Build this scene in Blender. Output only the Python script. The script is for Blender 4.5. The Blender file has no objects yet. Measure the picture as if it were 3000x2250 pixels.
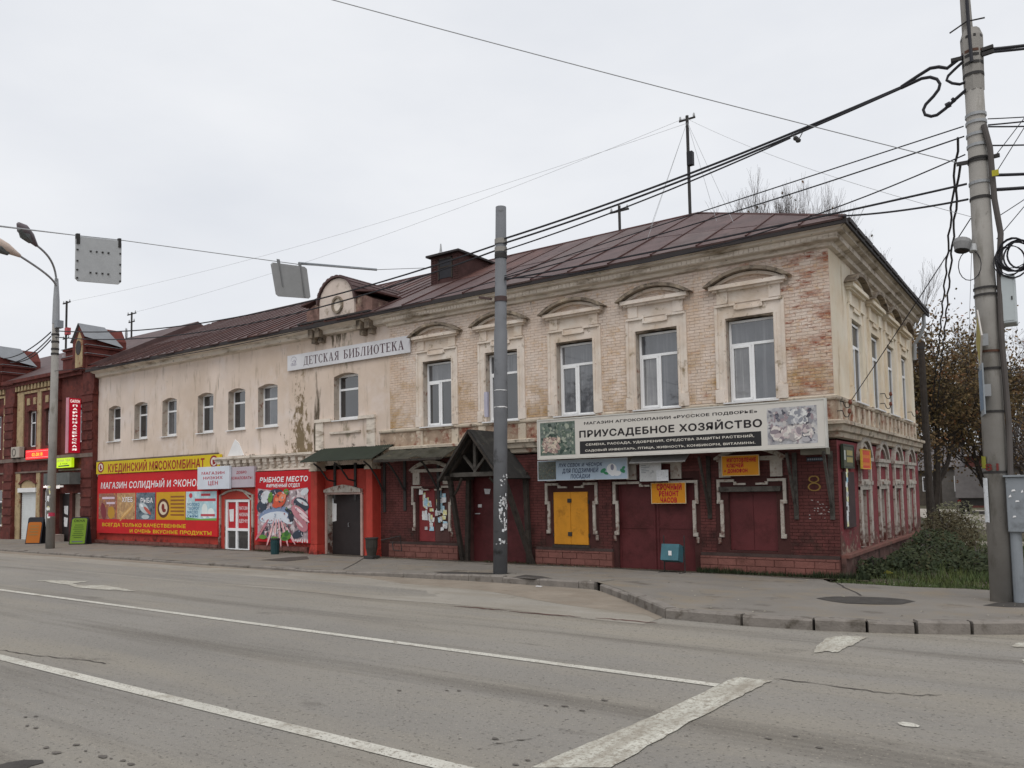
import bpy, bmesh, math, random
from mathutils import Vector, Matrix
random.seed(7)
R = math.radians
sc = bpy.context.scene
col = sc.collection

# ------------------------------------------------------------------ camera
YAW, PITCH, ROLL = -0.615467, 0.0643937, 0.0169369
FPX, PYS = 2315.8, 161.3                      # focal length and principal-point shift, in pixels of a 3000 px wide frame
CAM = Vector((4.28, -18.65, 2.0))
_cy, _sy, _cp, _sp = math.cos(YAW), math.sin(YAW), math.cos(PITCH), math.sin(PITCH)
_f = Vector((_sy*_cp, _cy*_cp, _sp)); _r = Vector((_cy, -_sy, 0)); _d = _f.cross(_r)
AX = math.cos(ROLL)*_r + math.sin(ROLL)*_d
AD = -math.sin(ROLL)*_r + math.cos(ROLL)*_d
AF = _f
cd = bpy.data.cameras.new('camera'); co = bpy.data.objects.new('camera', cd); col.objects.link(co)
cd.sensor_width = 36; cd.lens = FPX/3000*36; cd.shift_y = PYS/3000; cd.clip_start = .1; cd.clip_end = 2000
co.matrix_world = Matrix(((AX.x, -AD.x, -AF.x, CAM.x), (AX.y, -AD.y, -AF.y, CAM.y), (AX.z, -AD.z, -AF.z, CAM.z), (0, 0, 0, 1)))
sc.camera = co

# ------------------------------------------------------------------ sky, sun, exposure
SUN_AZ, SUN_EL = R(148), R(58)                 # overcast: a broad soft glow behind the camera's right shoulder
w = bpy.data.worlds.new('World'); sc.world = w; w.use_nodes = True
nt = w.node_tree; N = nt.nodes; L = nt.links
bg = N['Background']
sky = N.new('ShaderNodeTexSky'); sky.sky_type = 'NISHITA'; sky.sun_disc = False
sky.sun_elevation = SUN_EL; sky.sun_rotation = SUN_AZ; sky.air_density = 1; sky.dust_density = 4
tc = N.new('ShaderNodeTexCoord')
mp = N.new('ShaderNodeMapping'); mp.inputs['Scale'].default_value = (1.0, 1.0, 2.6)
nz = N.new('ShaderNodeTexNoise'); nz.inputs['Scale'].default_value = 2.4; nz.inputs['Detail'].default_value = 5; nz.inputs['Roughness'].default_value = .5
cr = N.new('ShaderNodeValToRGB'); cr.color_ramp.elements[0].position = .3; cr.color_ramp.elements[1].position = .72
cr.color_ramp.elements[0].color = (6.5, 6.7, 7.1, 1); cr.color_ramp.elements[1].color = (7.7, 7.8, 8.0, 1)
mx = N.new('ShaderNodeMixRGB'); mx.inputs[0].default_value = .93
L.new(tc.outputs['Generated'], mp.inputs[0]); L.new(mp.outputs[0], nz.inputs['Vector']); L.new(nz.outputs['Fac'], cr.inputs[0])
L.new(sky.outputs[0], mx.inputs[1]); L.new(cr.outputs[0], mx.inputs[2]); L.new(mx.outputs[0], bg.inputs['Color'])
bg.inputs['Strength'].default_value = .1
sd = bpy.data.lights.new('sun', 'SUN'); so = bpy.data.objects.new('sun', sd); col.objects.link(so)
sd.energy = 1.25; sd.angle = R(45); sd.color = (1, .97, .93)
so.rotation_euler = (R(90)-SUN_EL, 0, R(180)-SUN_AZ)
so.location = (-20, -40, 60)
vs = sc.view_settings; vs.view_transform = 'Standard'; vs.look = 'None'; vs.exposure = .28; vs.gamma = 1; vs.use_curve_mapping = False
sc.render.engine = 'CYCLES'

# ------------------------------------------------------------------ pixel to place (pixels of the 3000 x 2250 photograph)
def ray(x, y): return AX*((x-1500)/FPX) + AD*((y-1125-PYS)/FPX) + AF
def on_y(x, y, Y=0.): d = ray(x, y); return CAM + d*((Y-CAM.y)/d.y)
def on_x(x, y, X=0.): d = ray(x, y); return CAM + d*((X-CAM.x)/d.x)
def on_z(x, y, Z=0.): d = ray(x, y); return CAM + d*((Z-CAM.z)/d.z)
def pole_z(P, x, y):
    d = ray(x, y); t = ((P[0]-CAM.x)*d.x + (P[1]-CAM.y)*d.y)/(d.x*d.x+d.y*d.y); return CAM.z + t*d.z

# ------------------------------------------------------------------ mesh helper
def FR(u, d, z): return (u, -d, z)             # front facade: u along X, d out of the wall
def SD(u, d, z): return (d, u, z)              # side facade: u along Y, d out of the wall
class MB:
    def __init__(s, xf=None): s.v = []; s.f = []; s.xf = xf; s.rnd = []
    def add(s, vs, fs, r=None):
        n = len(s.v)
        for p in vs:
            s.v.append(tuple(s.xf(*p)) if s.xf else tuple(p))
        for f in fs:
            s.f.append(tuple(i+n for i in f))
            if r is not None: s.rnd.append(r)
        return s
    def box(s, a, b, r=None):
        x0, y0, z0 = a; x1, y1, z1 = b
        return s.add([(x0,y0,z0),(x1,y0,z0),(x1,y1,z0),(x0,y1,z0),(x0,y0,z1),(x1,y0,z1),(x1,y1,z1),(x0,y1,z1)],
                     [(0,3,2,1),(4,5,6,7),(0,1,5,4),(1,2,6,5),(2,3,7,6),(3,0,4,7)], r)
    def bar(s, p, q, w, h, up=(0,0,1)):
        p = Vector(p); q = Vector(q); t = (q-p).normalized(); u = Vector(up)
        a = t.cross(u)
        if a.length < 1e-4: a = t.cross(Vector((1,0,0)))
        a.normalize(); b = a.cross(t).normalized(); a *= w/2; b *= h/2
        vs = [p-a-b, p+a-b, p+a+b, p-a+b, q-a-b, q+a-b, q+a+b, q-a+b]
        return s.add(vs, [(0,3,2,1),(4,5,6,7),(0,1,5,4),(1,2,6,5),(2,3,7,6),(3,0,4,7)])
    def prism(s, pts, d0, d1):                 # outline in (u, z), extruded between d0 and d1
        n = len(pts)
        vs = [(u, d0, z) for u, z in pts] + [(u, d1, z) for u, z in pts]
        fs = [tuple(range(n)), tuple(range(2*n-1, n-1, -1))] + [(i, (i+1) % n, n+(i+1) % n, n+i) for i in range(n)]
        return s.add(vs, fs)
    def poly(s, pts, d=0): return s.add([(u, d, z) for u, z in pts], [tuple(range(len(pts)))])
    def tube(s, path, rad, n=6, cap=True):
        path = [Vector(p) for p in path]; m = len(path)
        rr = rad if isinstance(rad, (list, tuple)) else [rad]*m
        vs = []; prev = None
        for i, p in enumerate(path):
            t = (path[min(i+1, m-1)] - path[max(i-1, 0)])
            if t.length < 1e-9: t = Vector((0,0,1))
            t.normalize()
            if prev is None: a = t.cross(Vector((0,0,1)) if abs(t.z) < .9 else Vector((1,0,0))).normalized()
            else:
                a = prev - t*prev.dot(t)
                a = a.normalized() if a.length > 1e-6 else t.orthogonal().normalized()
            prev = a; b = t.cross(a)
            for k in range(n):
                c = 2*math.pi*k/n; vs.append(p + (a*math.cos(c)+b*math.sin(c))*rr[i])
        fs = [(i*n+k, i*n+(k+1) % n, (i+1)*n+(k+1) % n, (i+1)*n+k) for i in range(m-1) for k in range(n)]
        if cap: fs += [tuple(range(n-1, -1, -1)), tuple(range((m-1)*n, m*n))]
        return s.add(vs, fs)
    def arch(s, c, z0, half, rise, th, d0, d1, n=12):      # segmental band, springing at z0
        rad = (half*half+rise*rise)/(2*rise); a0 = math.asin(min(1, half/rad)); zc = z0+rise-rad
        if rise > half: a0 = math.pi-a0
        o = [(c+rad*math.sin(-a0+2*a0*i/n), zc+rad*math.cos(-a0+2*a0*i/n)) for i in range(n+1)]
        q = [(c+(rad-th)*math.sin(-a0+2*a0*i/n), max(zc+(rad-th)*math.cos(-a0+2*a0*i/n), z0-.0)) for i in range(n+1)]
        for i in range(n): s.prism([o[i], o[i+1], q[i+1], q[i]], d0, d1)
        return s
    def build(s, name, mat, parent=None, at=None, smooth=False, bev=0, **tags):
        o0 = Vector(at) if at is not None else (parent_origin(parent) if parent else Vector((0,0,0)))
        me = bpy.data.meshes.new(name)
        me.from_pydata([(p[0]-o0.x, p[1]-o0.y, p[2]-o0.z) for p in s.v], [], s.f)
        bm = bmesh.new(); bm.from_mesh(me); bmesh.ops.recalc_face_normals(bm, faces=bm.faces[:])
        if bev: bmesh.ops.bevel(bm, geom=[e for e in bm.edges if len(e.link_faces) == 2 and e.calc_face_angle(0) > .6], offset=bev, segments=1, affect='EDGES')
        bm.to_mesh(me); bm.free()
        if s.rnd:
            a = me.attributes.new('rnd', 'FLOAT', 'FACE'); a.data.foreach_set('value', s.rnd)
        if smooth: me.polygons.foreach_set('use_smooth', [True]*len(me.polygons))
        me.materials.append(mat)
        return link(name, me, parent, o0, **tags)
ORG = {}
def parent_origin(p): return ORG.get(p.name, Vector((0,0,0)))
def link(name, me, parent=None, o0=None, **tags):
    o = bpy.data.objects.new(name, me); col.objects.link(o)
    o0 = o0 if o0 is not None else Vector((0,0,0))
    ORG[o.name] = o0.copy()
    if parent: o.parent = parent; o.location = o0 - parent_origin(parent)
    else: o.location = o0
    tag(o, **tags)
    return o
def tag(o, label=None, cat=None, group=None, kind=None):
    if label: o['label'] = label
    if cat: o['category'] = cat
    if group: o['group'] = group
    if kind: o['kind'] = kind
def thing(name, label, cat, at, group=None):
    o = bpy.data.objects.new(name, None); col.objects.link(o); o.location = at; o.empty_display_size = .2
    ORG[o.name] = Vector(at); tag(o, label, cat, group)
    return o
def dup(o, parent, at, **tags):                # copy sharing mesh data, moved so that its origin sits at the world point
    c = o.copy(); col.objects.link(c); ORG[c.name] = Vector(at)
    c.parent = parent; c.location = Vector(at) - (parent_origin(parent) if parent else Vector((0,0,0)))
    tag(c, **tags)
    return c

# ------------------------------------------------------------------ materials
def lin(h):
    h = h.lstrip('#'); c = [int(h[i:i+2], 16)/255 for i in (0, 2, 4)]
    return tuple((x/12.92 if x <= .04045 else ((x+.055)/1.055)**2.4) for x in c)
MATS = {}
def mat(name, c, rough=.8, spots=(), bump=0, bscale=30, emit=0, metal=0, spec=.3, vary=.12, vscale=3., attr=0, tint=None):
    """base colour with broad tonal noise; spots = [(colour, scale, threshold, softness, (sx,sy,sz), zmin, zmax)] stains and wear with their own shapes"""
    if name in MATS: return MATS[name]
    m = bpy.data.materials.new(name); m.use_nodes = True; nt = m.node_tree; N = nt.nodes; L = nt.links
    b = N['Principled BSDF']; b.inputs['Roughness'].default_value = rough; b.inputs['Metallic'].default_value = metal
    b.inputs['Specular IOR Level'].default_value = spec
    if isinstance(c, str): c = lin(c)
    g = N.new('ShaderNodeNewGeometry')
    def noise(scale, st=(1,1,1), det=5, off=0, rg=.6):
        mp = N.new('ShaderNodeMapping'); mp.inputs['Scale'].default_value = st; mp.inputs['Location'].default_value = (off, off*1.7, off*.6)
        L.new(g.outputs['Position'], mp.inputs['Vector'])
        n = N.new('ShaderNodeTexNoise'); n.inputs['Scale'].default_value = scale; n.inputs['Detail'].default_value = det; n.inputs['Roughness'].default_value = rg
        L.new(mp.outputs[0], n.inputs['Vector']); return n.outputs['Fac']
    def math_(op, a, bb):
        k = N.new('ShaderNodeMath'); k.operation = op; k.use_clamp = False
        for i, x in enumerate((a, bb)):
            if isinstance(x, (int, float)): k.inputs[i].default_value = x
            else: L.new(x, k.inputs[i])
        return k.outputs[0]
    def mapr(x, a, bb, c0=0., c1=1.):
        k = N.new('ShaderNodeMapRange'); k.inputs[1].default_value = a; k.inputs[2].default_value = bb; k.inputs[3].default_value = c0; k.inputs[4].default_value = c1
        k.clamp = True; L.new(x, k.inputs[0]); return k.outputs[0]
    def mix(f, a, bb, mode='MIX'):
        k = N.new('ShaderNodeMixRGB'); k.blend_type = mode
        for i, x in enumerate((f, a, bb)):
            if isinstance(x, (int, float)): k.inputs[i].default_value = x
            elif isinstance(x, tuple): k.inputs[i].default_value = (*x[:3], 1)
            else: L.new(x, k.inputs[i])
        return k.outputs[0]
    cur = tuple(c)
    v = mapr(noise(vscale, off=3.1), .3, .7, 1-vary, 1+vary)
    vv = N.new('ShaderNodeCombineXYZ'); [L.new(v, vv.inputs[i]) for i in range(3)]
    cur = mix(1., cur, vv.outputs[0], 'MULTIPLY')
    if tint: cur = mix(mapr(noise(vscale*.5, off=11), .4, .65, 0, tint[1]), cur, lin(tint[0]) if isinstance(tint[0], str) else tint[0])
    rn = None
    if attr:
        at = N.new('ShaderNodeAttribute'); at.attribute_name = 'rnd'; rn = at.outputs['Fac']
    for i, sp in enumerate(spots):
        cc, scl, th, soft = sp[:4]; st = sp[4] if len(sp) > 4 and sp[4] else (1,1,1)
        if isinstance(cc, str): cc = lin(cc)
        fac = noise(scl, st, off=5.3*i+1.7, det=7, rg=.65)
        if len(sp) > 6 and sp[6] is not None:       # weighted by height on the wall: weight full at sp[5], none at sp[6]
            sx = N.new('ShaderNodeSeparateXYZ'); L.new(g.outputs['Position'], sx.inputs[0])
            fac = math_('ADD', fac, mapr(sx.outputs[2], sp[5], sp[6], .16, -.16))
        if rn is not None and attr: fac = math_('ADD', fac, math_('MULTIPLY', math_('SUBTRACT', rn, .5), attr))
        if len(sp) > 7 and sp[7]:                   # weighted along X: full at sp[7][0], none at sp[7][1]
            sx = N.new('ShaderNodeSeparateXYZ'); L.new(g.outputs['Position'], sx.inputs[0])
            if len(sp[7]) == 3:                     # a band about X = sp[7][0]
                ab = math_('ABSOLUTE', math_('SUBTRACT', sx.outputs[0], sp[7][0]), 0.)
                fac = math_('ADD', fac, mapr(ab, 0, sp[7][1], sp[7][2], -.35))
            else: fac = math_('ADD', fac, mapr(sx.outputs[0], sp[7][0], sp[7][1], sp[7][2], sp[7][3]))
        cur = mix(mapr(fac, th-soft, th+soft), cur, cc)
    if rn is not None:
        vb = mapr(rn, 0, 1, .95, 1.05); vc = N.new('ShaderNodeCombineXYZ'); [L.new(vb, vc.inputs[i]) for i in range(3)]
        cur = mix(1., cur, vc.outputs[0], 'MULTIPLY')
    L.new(cur, b.inputs['Base Color'])
    if bump:
        bn = N.new('ShaderNodeBump'); bn.inputs['Strength'].default_value = bump; bn.inputs['Distance'].default_value = .02
        L.new(noise(bscale, det=6, off=.3), bn.inputs['Height']); L.new(bn.outputs[0], b.inputs['Normal'])
    if emit:
        L.new(cur, b.inputs['Emission Color']); b.inputs['Emission Strength'].default_value = emit
    MATS[name] = m
    return m
def flat(hexc, rough=.6, emit=0): return mat('paint_'+hexc.strip('#')+('_lit' if emit else ''), hexc, rough, vary=.10, emit=emit, vscale=1.1, bump=.05, bscale=4)

GRIME = '#3a342c'
M_plaster = mat('plaster', (.68,.575,.50), .9, vary=.10, vscale=.7, tint=('#bfa992', .45), bump=.25, bscale=18, spots=[
    ('#d9cdc6', .8, .62, .1), ('#a08f7b', 2.2, .65, .10, (1.6,1,.3)), ('#574a3c', 3.5, .70, .05, (2.2,1,.16)),
    ('#463d33', 3.1, .74, .035, None, 3.3, 4.6), ('#7a6a52', 5., .66, .05, (1,1,.6), 3.6, 8.2, (-18.1,2.0,.125)), ('#4f4536', 4., .60, .06, (1,1,.12), 3.6, 8.5, (-17.3,.5,.14)), ('#8d8270', 3., .62, .07, (1,1,.5), None, None, (-15.9,2.2,.07)), ('#5d5446', 3.5, .66, .05, (1.5,1,.3), 7.6, 6.4, (-16.2,2.4,.10)), ('#7d8172', 2.6, .72, .06)])
M_brick = mat('limewashed_brick', (.70,.595,.515), .93, vary=.10, vscale=1.3, tint=('#bd9c7c', .45), bump=.5, bscale=45, attr=.08, spots=[
    ('#d8c9bd', .9, .60, .12, None, 7.5, 4.6), ('#a8895f', 1.8, .64, .14, None, 4.0, 6.6), ('#96604a', 2.4, .665, .10, (.7,1,1.3), None, None, (0,-4.2,.13,-.10)), ('#8a4c38', 6, .69, .06, (.6,1,1.8), None, None, (0,-3.,.12,-.08)), ('#b28a72', 6, .70, .06, (.6,1,1.8), None, None, (0,-6,.09,.0)), ('#c9ad90', 9, .62, .08),
    ('#6f4330', 6, .73, .03, None, None, None, (0,-6,.04,-.02)), (GRIME, 3.4, .74, .05, (1.5,1,.3))])
M_mortar = mat('mortar', (.53,.445,.38), .95, vary=.12, bump=.3, spots=[('#9c8a78', 4, .62, .1)])
M_trim = mat('limewashed_trim', (.70,.62,.55), .92, vary=.12, vscale=2, bump=.4, bscale=25, tint=('#b59b78', .4), spots=[
    ('#dcd3c8', 1.5, .58, .1), ('#8a7a62', 4, .64, .07), ('#8c5e4a', 5, .72, .04), (GRIME, 4.5, .70, .06, (1,1,.5))])
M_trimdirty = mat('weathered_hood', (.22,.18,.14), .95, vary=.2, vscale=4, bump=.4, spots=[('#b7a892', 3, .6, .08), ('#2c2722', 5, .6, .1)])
M_cornice = mat('cornice_plaster', (.66,.59,.51), .92, vary=.12, vscale=1.2, bump=.35, spots=[('#7e6f5c', 2.6, .60, .1, (.4,1,2)), ('#4c453a', 5, .68, .06), ('#e2d9cb', 1.2, .62, .08), ('#6d7060', 3.3, .7, .05)])
M_cornlow = mat('cornice_old_plaster', (.52,.45,.36), .93, vary=.15, vscale=1.6, bump=.5, spots=[('#8c5a48', 2.6, .62, .07), ('#3b352c', 3.4, .62, .08), ('#dccfbd', 2, .64, .06), ('#4a4f3b', 4, .70, .05)])
M_side = mat('side_cream_wash', (.74,.665,.55), .92, vary=.10, vscale=1.0, bump=.35, tint=('#c5a678', .5), spots=[('#dad2bf', 1.1, .58, .1), ('#a58a63', 2.4, .66, .07, (1,1.4,.3)), (GRIME, 4, .75, .04)])
M_redwall = mat('oxblood_brick', (.108,.032,.029), .75, vary=.22, vscale=1.2, bump=.5, bscale=40, attr=.06, spots=[
    ('#20100e', 1.4, .62, .12), ('#47231e', 2.0, .66, .08), ('#6c4b3f', 8, .77, .03), ('#30241e', 2.6, .6, .12, None, .2, 1.3)])
M_redjoint = mat('oxblood_joint', (.055,.02,.018), .9, vary=.2)
M_redside = mat('worn_red_plaster', (.19,.036,.042), .85, vary=.15, vscale=1.2, bump=.4, bscale=30, spots=[
    ('#5a4038', 2.2, .60, .1, None, .3, 1.7), ('#8d7a6c', 5, .66, .05, None, .3, 1.6), ('#3b2420', 2.6, .64, .1)])
M_orangered = mat('fresh_red_paint', (.40,.045,.03), .7, vary=.12, bump=.3, spots=[('#8c3a2b', 2.5, .68, .07), ('#4a1c16', 2.8, .66, .1, None, -.1, .7)])
M_pink = mat('pink_plinth', (.19,.08,.066), .9, vary=.16, vscale=3, bump=.5, attr=.08, spots=[('#5a3b33', 3, .63, .1), ('#a08276', 6, .72, .05)])
M_whtrim = mat('flaking_white_paint', (.42,.385,.34), .9, vary=.15, vscale=4, bump=.4, spots=[('#7d6459', 7, .60, .06), ('#4a2823', 6, .65, .05), ('#9a9288', 3, .62, .1), ('#5b3a33', 5, .60, .08, None, .5, 1.4)])
M_roof = mat('rusty_roof_sheet', (.088,.052,.050), .6, vary=.28, vscale=1.5, bump=.35, bscale=3, spec=.3, attr=.16, spots=[('#5c4a47', 1.2, .62, .15), ('#2f1e1b', 3, .66, .1), ('#7b4a3a', 6, .72, .05)])
M_roof2 = mat('greyer_roof_sheet', (.105,.072,.068), .6, vary=.25, vscale=1.5, bump=.35, bscale=3, spec=.3, spots=[('#4a3632', 2, .62, .12), ('#7a6a64', 4, .70, .06)])
M_roof3 = mat('redder_roof_sheet', (.095,.045,.038), .65, vary=.25, vscale=1.5, bump=.35, bscale=3, spec=.3, spots=[('#33201c', 2, .60, .12), ('#70402f', 4, .68, .06)])
M_seam = mat('roof_seam', (.07,.03,.026), .6, vary=.2)
M_roofedge = mat('roof_edge', (.035,.03,.03), .7)
M_pvc = mat('white_pvc', (.80,.81,.82), .35, vary=.03)
M_sill = mat('sill_metal', (.70,.70,.70), .45, vary=.06, spots=[('#777068', 8, .7, .05)])
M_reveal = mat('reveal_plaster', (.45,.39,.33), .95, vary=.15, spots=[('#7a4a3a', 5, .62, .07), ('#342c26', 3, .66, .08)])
M_concrete = mat('pole_concrete', (.275,.262,.242), .9, vary=.12, vscale=2, bump=.3, bscale=50, spots=[('#6b675f', 3, .62, .08, (1,1,.3)), ('#3f3c38', 5, .72, .06)])
M_graypole = mat('grey_painted_pole', (.135,.14,.15), .7, vary=.12, vscale=2, bump=.2, spots=[('#8a8a88', 14, .74, .03, (1,1,.35)), ('#3a3a3a', 3, .66, .08)])
M_steel = mat('grey_steel', (.30,.31,.32), .5, vary=.1, metal=.2, spots=[('#6a655e', 6, .7, .06)])
M_dark = mat('dark_iron', (.035,.033,.032), .7, vary=.2)
M_black = mat('cable_black', (.02,.02,.025), .6, vary=.1)
M_cabgrey = mat('cabinet_grey', (.22,.24,.26), .55, vary=.1, vscale=3, spots=[('#c9c9c9', 12, .77, .02), ('#55585a', 3, .66, .1)])
M_box = mat('box_grey', (.42,.46,.47), .5, vary=.06)
M_wood = mat('weathered_wood', (.042,.035,.030), .9, vary=.3, vscale=5, bump=.5, bscale=30, spots=[('#3f352d', 6, .62, .1, (2,2,.3)), ('#171310', 4, .64, .08)])
M_wood2 = mat('grey_old_wood', (.075,.068,.06), .9, vary=.25, vscale=5, bump=.4, spots=[('#2a2622', 6, .6, .1)])
M_felt = mat('roofing_felt', (.028,.027,.026), .85, vary=.25, vscale=3, bump=.4, spots=[('#4a4a44', 3, .62, .1), ('#57493a', 5, .7, .06)])
M_green = mat('green_sheet', (.026,.034,.024), .7, vary=.15, vscale=2, spots=[('#2c2e22', 4, .66, .08), ('#5c6350', 7, .72, .05)])
M_moss = mat('mossy_sheet', (.05,.048,.036), .9, vary=.25, vscale=3, bump=.5, spots=[('#2c2a20', 3, .58, .1), ('#5d5545', 5, .66, .07), ('#4b532f', 4, .68, .06)])
M_doordark = mat('dark_door', (.028,.022,.022), .55, vary=.15)
M_doorred = mat('door_red', (.098,.020,.022), .6, vary=.2, vscale=1.4, bump=.15, spots=[('#3a1412', 1.3, .6, .12), ('#6a2a28', 4, .74, .05), ('#7c5a50', 16, .78, .02)])
M_yellow = mat('yellow_shutter', (.56,.24,.018), .6, vary=.12, vscale=3, spots=[('#8d5c14', 3, .64, .1),('#a5701f', 14, .74, .04), ('#7a5320', 30, .76, .03)])
def glass(name, c, spots=()):
    m = mat(name, c, .03, vary=.35, vscale=1.1, spec=.5, spots=spots); m.node_tree.nodes['Principled BSDF'].inputs['IOR'].default_value = 2.1; return m
M_glassA = glass('glass_grey', (.075,.08,.09), [('#6f7074', 1.6, .60, .10, (4,4,.15))]); M_glassB = glass('glass_deep', (.022,.024,.027), [('#3a3c40', 1.4, .62, .1, (3,3,.4))]); M_glassC = glass('glass_curtain', (.14,.14,.145), [('#8d8d8c', 2.2, .58, .08, (5,5,.12))])
M_glassD = mat('glass_dark_reflection', (.02,.021,.024), .12, vary=.3, spec=.2)  # side panes: darkness of mirrored trees put into the colour and low gloss
M_asphalt = mat('asphalt', (.245,.230,.207), .88, vary=.10, vscale=.25, bump=.9, bscale=70, spots=[
    ('#968f82', .35, .60, .15, (.3,1.6,1)), ('#67625b', .5, .62, .1, (.12,2.2,1)), ('#5d5852', 1.1, .70, .07, (.5,1.5,1)), ('#a9a294', 34, .64, .06), ('#524e49', 28, .63, .06), ('#c4bca8', 80, .72, .03), ('#33302d', 5, .76, .02, (1,2.4,1))])
M_parking = mat('dusty_asphalt', (.300,.278,.242), .93, vary=.10, vscale=.6, bump=.8, bscale=70, spots=[('#857d70', .8, .60, .14, (.4,1.4,1)), ('#6c655b', 1.2, .68, .08), ('#6a645b', 30, .65, .05), ('#b3aa98', 40, .68, .05)])
M_side_asph = mat('pavement_asphalt', (.200,.183,.162), .92, vary=.12, vscale=.8, bump=.6, bscale=90, spots=[
    ('#837868', .9, .60, .12), ('#514a42', 1.2, .66, .08), ('#a39a8a', 40, .73, .03), ('#3c3833', 30, .72, .03)])
M_dust = mat('gutter_dust', (.24,.205,.165), .97, vary=.15, vscale=1.5, bump=.4, bscale=60, spots=[('#7d7265', 2, .58, .1), ('#544a40', 5, .70, .05)])
M_kerb = mat('kerb_concrete', (.20,.18,.16), .93, vary=.18, vscale=3, bump=.6, bscale=30, spots=[('#4a433a', 4, .62, .1), ('#8d8577', 6, .70, .06)])
M_line = mat('road_paint', (.50,.485,.43), .88, vary=.1, vscale=1.2, spots=[('#857e73', 14, .62, .06), ('#776f65', 45, .60, .05), ('#8a8377', 1.6, .64, .1)])
M_lineworn = mat('worn_road_paint', (.50,.49,.43), .9, vary=.12, spots=[('#8d867a', 2.2, .55, .16, (3.2,.5,1)), ('#8a8377', 14, .58, .08), ('#857e73', 45, .57, .06)])
M_soil = mat('soil', (.075,.062,.045), .97, vary=.3, vscale=.8, bump=.7, bscale=14, spots=[('#3b4024', .7, .55, .12), ('#544636', 2, .62, .1), ('#2a281c', 4, .66, .08)])
M_dirt = mat('dirt_road', (.33,.30,.26), .97, vary=.15, vscale=.5, bump=.4, spots=[('#7c7264', 1.2, .6, .1)])
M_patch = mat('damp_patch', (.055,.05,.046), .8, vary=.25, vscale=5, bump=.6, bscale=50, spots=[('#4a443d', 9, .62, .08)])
M_grass = mat('grass_blade', (.055,.085,.03), .8, vary=.35, vscale=3, tint=('#5a5a28', .5))
M_leafg = mat('bush_leaf', (.028,.042,.02), .75, vary=.4, vscale=5, tint=('#3f4224', .6), spots=[('#4a3c20', 3, .64, .08)])
M_bark = mat('bark', (.055,.045,.038), .95, vary=.3, vscale=4, bump=.6)
M_twig = mat('twig', (.10,.085,.08), .9, vary=.2)
M_leafa = mat('autumn_leaf', (.11,.07,.032), .8, vary=.45, vscale=1.2, tint=('#5a4c28', .8), spots=[('#7d4426', 1.5, .64, .1), ('#3a371e', .9, .58, .1)])
M_rbrick = mat('far_red_brick', (.115,.030,.024), .85, vary=.28, vscale=1.6, bump=.5, bscale=20, spots=[('#3a1712', 2.0, .60, .1), ('#7c3a2a', 3.0, .66, .08), ('#a98c62', 2.2, .73, .05)])
M_ped = mat('pediment_plaster', (.60,.51,.45), .9, vary=.12, vscale=1.5, bump=.3, spots=[('#7d6f5c', 2.6, .63, .08), ('#4a4136', 4, .69, .06), ('#d6ccc0', 2, .62, .08)])
M_ochre = mat('ochre_trim', (.38,.29,.17), .9, vary=.2, vscale=2, bump=.4, spots=[('#7b3a2a', 3.4, .63, .06), ('#d0b98a', 2.2, .64, .07), ('#5d4630', 4, .66, .06)])
M_zinc = mat('zinc_sheet', (.24,.25,.265), .45, vary=.1, vscale=2, metal=.3, spots=[('#8b8f92', 3, .6, .1)])
M_signgrey = mat('sign_back', (.40,.41,.415), .6, vary=.06, vscale=6, spots=[('#6f7070', 30, .72, .04)])
M_paper = mat('notice_paper', (.66,.68,.70), .85, vary=.12, vscale=12, spots=[('#5f7f93', 16, .66, .03), ('#6d6a66', 30, .64, .04), ('#d8d49a', 9, .70, .03)])
M_paperw = mat('plain_paper', (.74,.74,.74), .85, vary=.06)

# ------------------------------------------------------------------ lettering
_meshcache = {}
def _caph():
    c = bpy.data.curves.new('t', 'FONT'); c.body = 'П'; o = bpy.data.objects.new('t', c); me = bpy.data.meshes.new_from_object(o)
    h = max(v.co.y for v in me.vertices); bpy.data.objects.remove(o); bpy.data.meshes.remove(me); bpy.data.curves.remove(c); return h
CAPH = _caph()
def text(parent, s, u0, z0, u1, z1, m, d, xf=FR, bold=0., shear=0., name='lettering', skew=0.):
    """flat print fitted into the rectangle u0..u1, z0..z1 on a facade plane, d out of the wall"""
    key = (s, bold, shear)
    if key not in _meshcache:
        c = bpy.data.curves.new('t', 'FONT'); c.body = s; c.resolution_u = 2; c.shear = shear; c.space_character = 1+bold*2.5
        o = bpy.data.objects.new('t', c); me = bpy.data.meshes.new_from_object(o)
        V = [(v.co.x, v.co.y) for v in me.vertices]; Fs = [tuple(p.vertices) for p in me.polygons]
        bpy.data.objects.remove(o); bpy.data.meshes.remove(me); bpy.data.curves.remove(c)
        x0 = min(v[0] for v in V); x1 = max(v[0] for v in V)
        y0, y1 = (0., CAPH) if s.upper() == s else (min(v[1] for v in V), max(v[1] for v in V))   # capitals stand on the baseline; marks and tails overhang
        _meshcache[key] = ([((a-x0)/(x1-x0), (b-y0)/(y1-y0)) for a, b in V], Fs, 1/(x1-x0), 1/(y1-y0))
    V, Fs, ku, kz = _meshcache[key]
    b = MB(xf)
    sh = [(0, 0)] if not bold else [(0, 0), (bold, 0), (-bold, 0), (0, bold), (0, -bold), (bold*.7, bold*.7), (-bold*.7, -bold*.7)]
    for k, (du, dz) in enumerate(sh):              # heavier weight: the same print laid over itself, a hair apart
        b.add([(u0+(a+du*ku)*(u1-u0), d+k*.0001, z0+(bb+dz*kz)*(z1-z0)) for a, bb in V], Fs)
    return b.build(name, m, parent)
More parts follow.
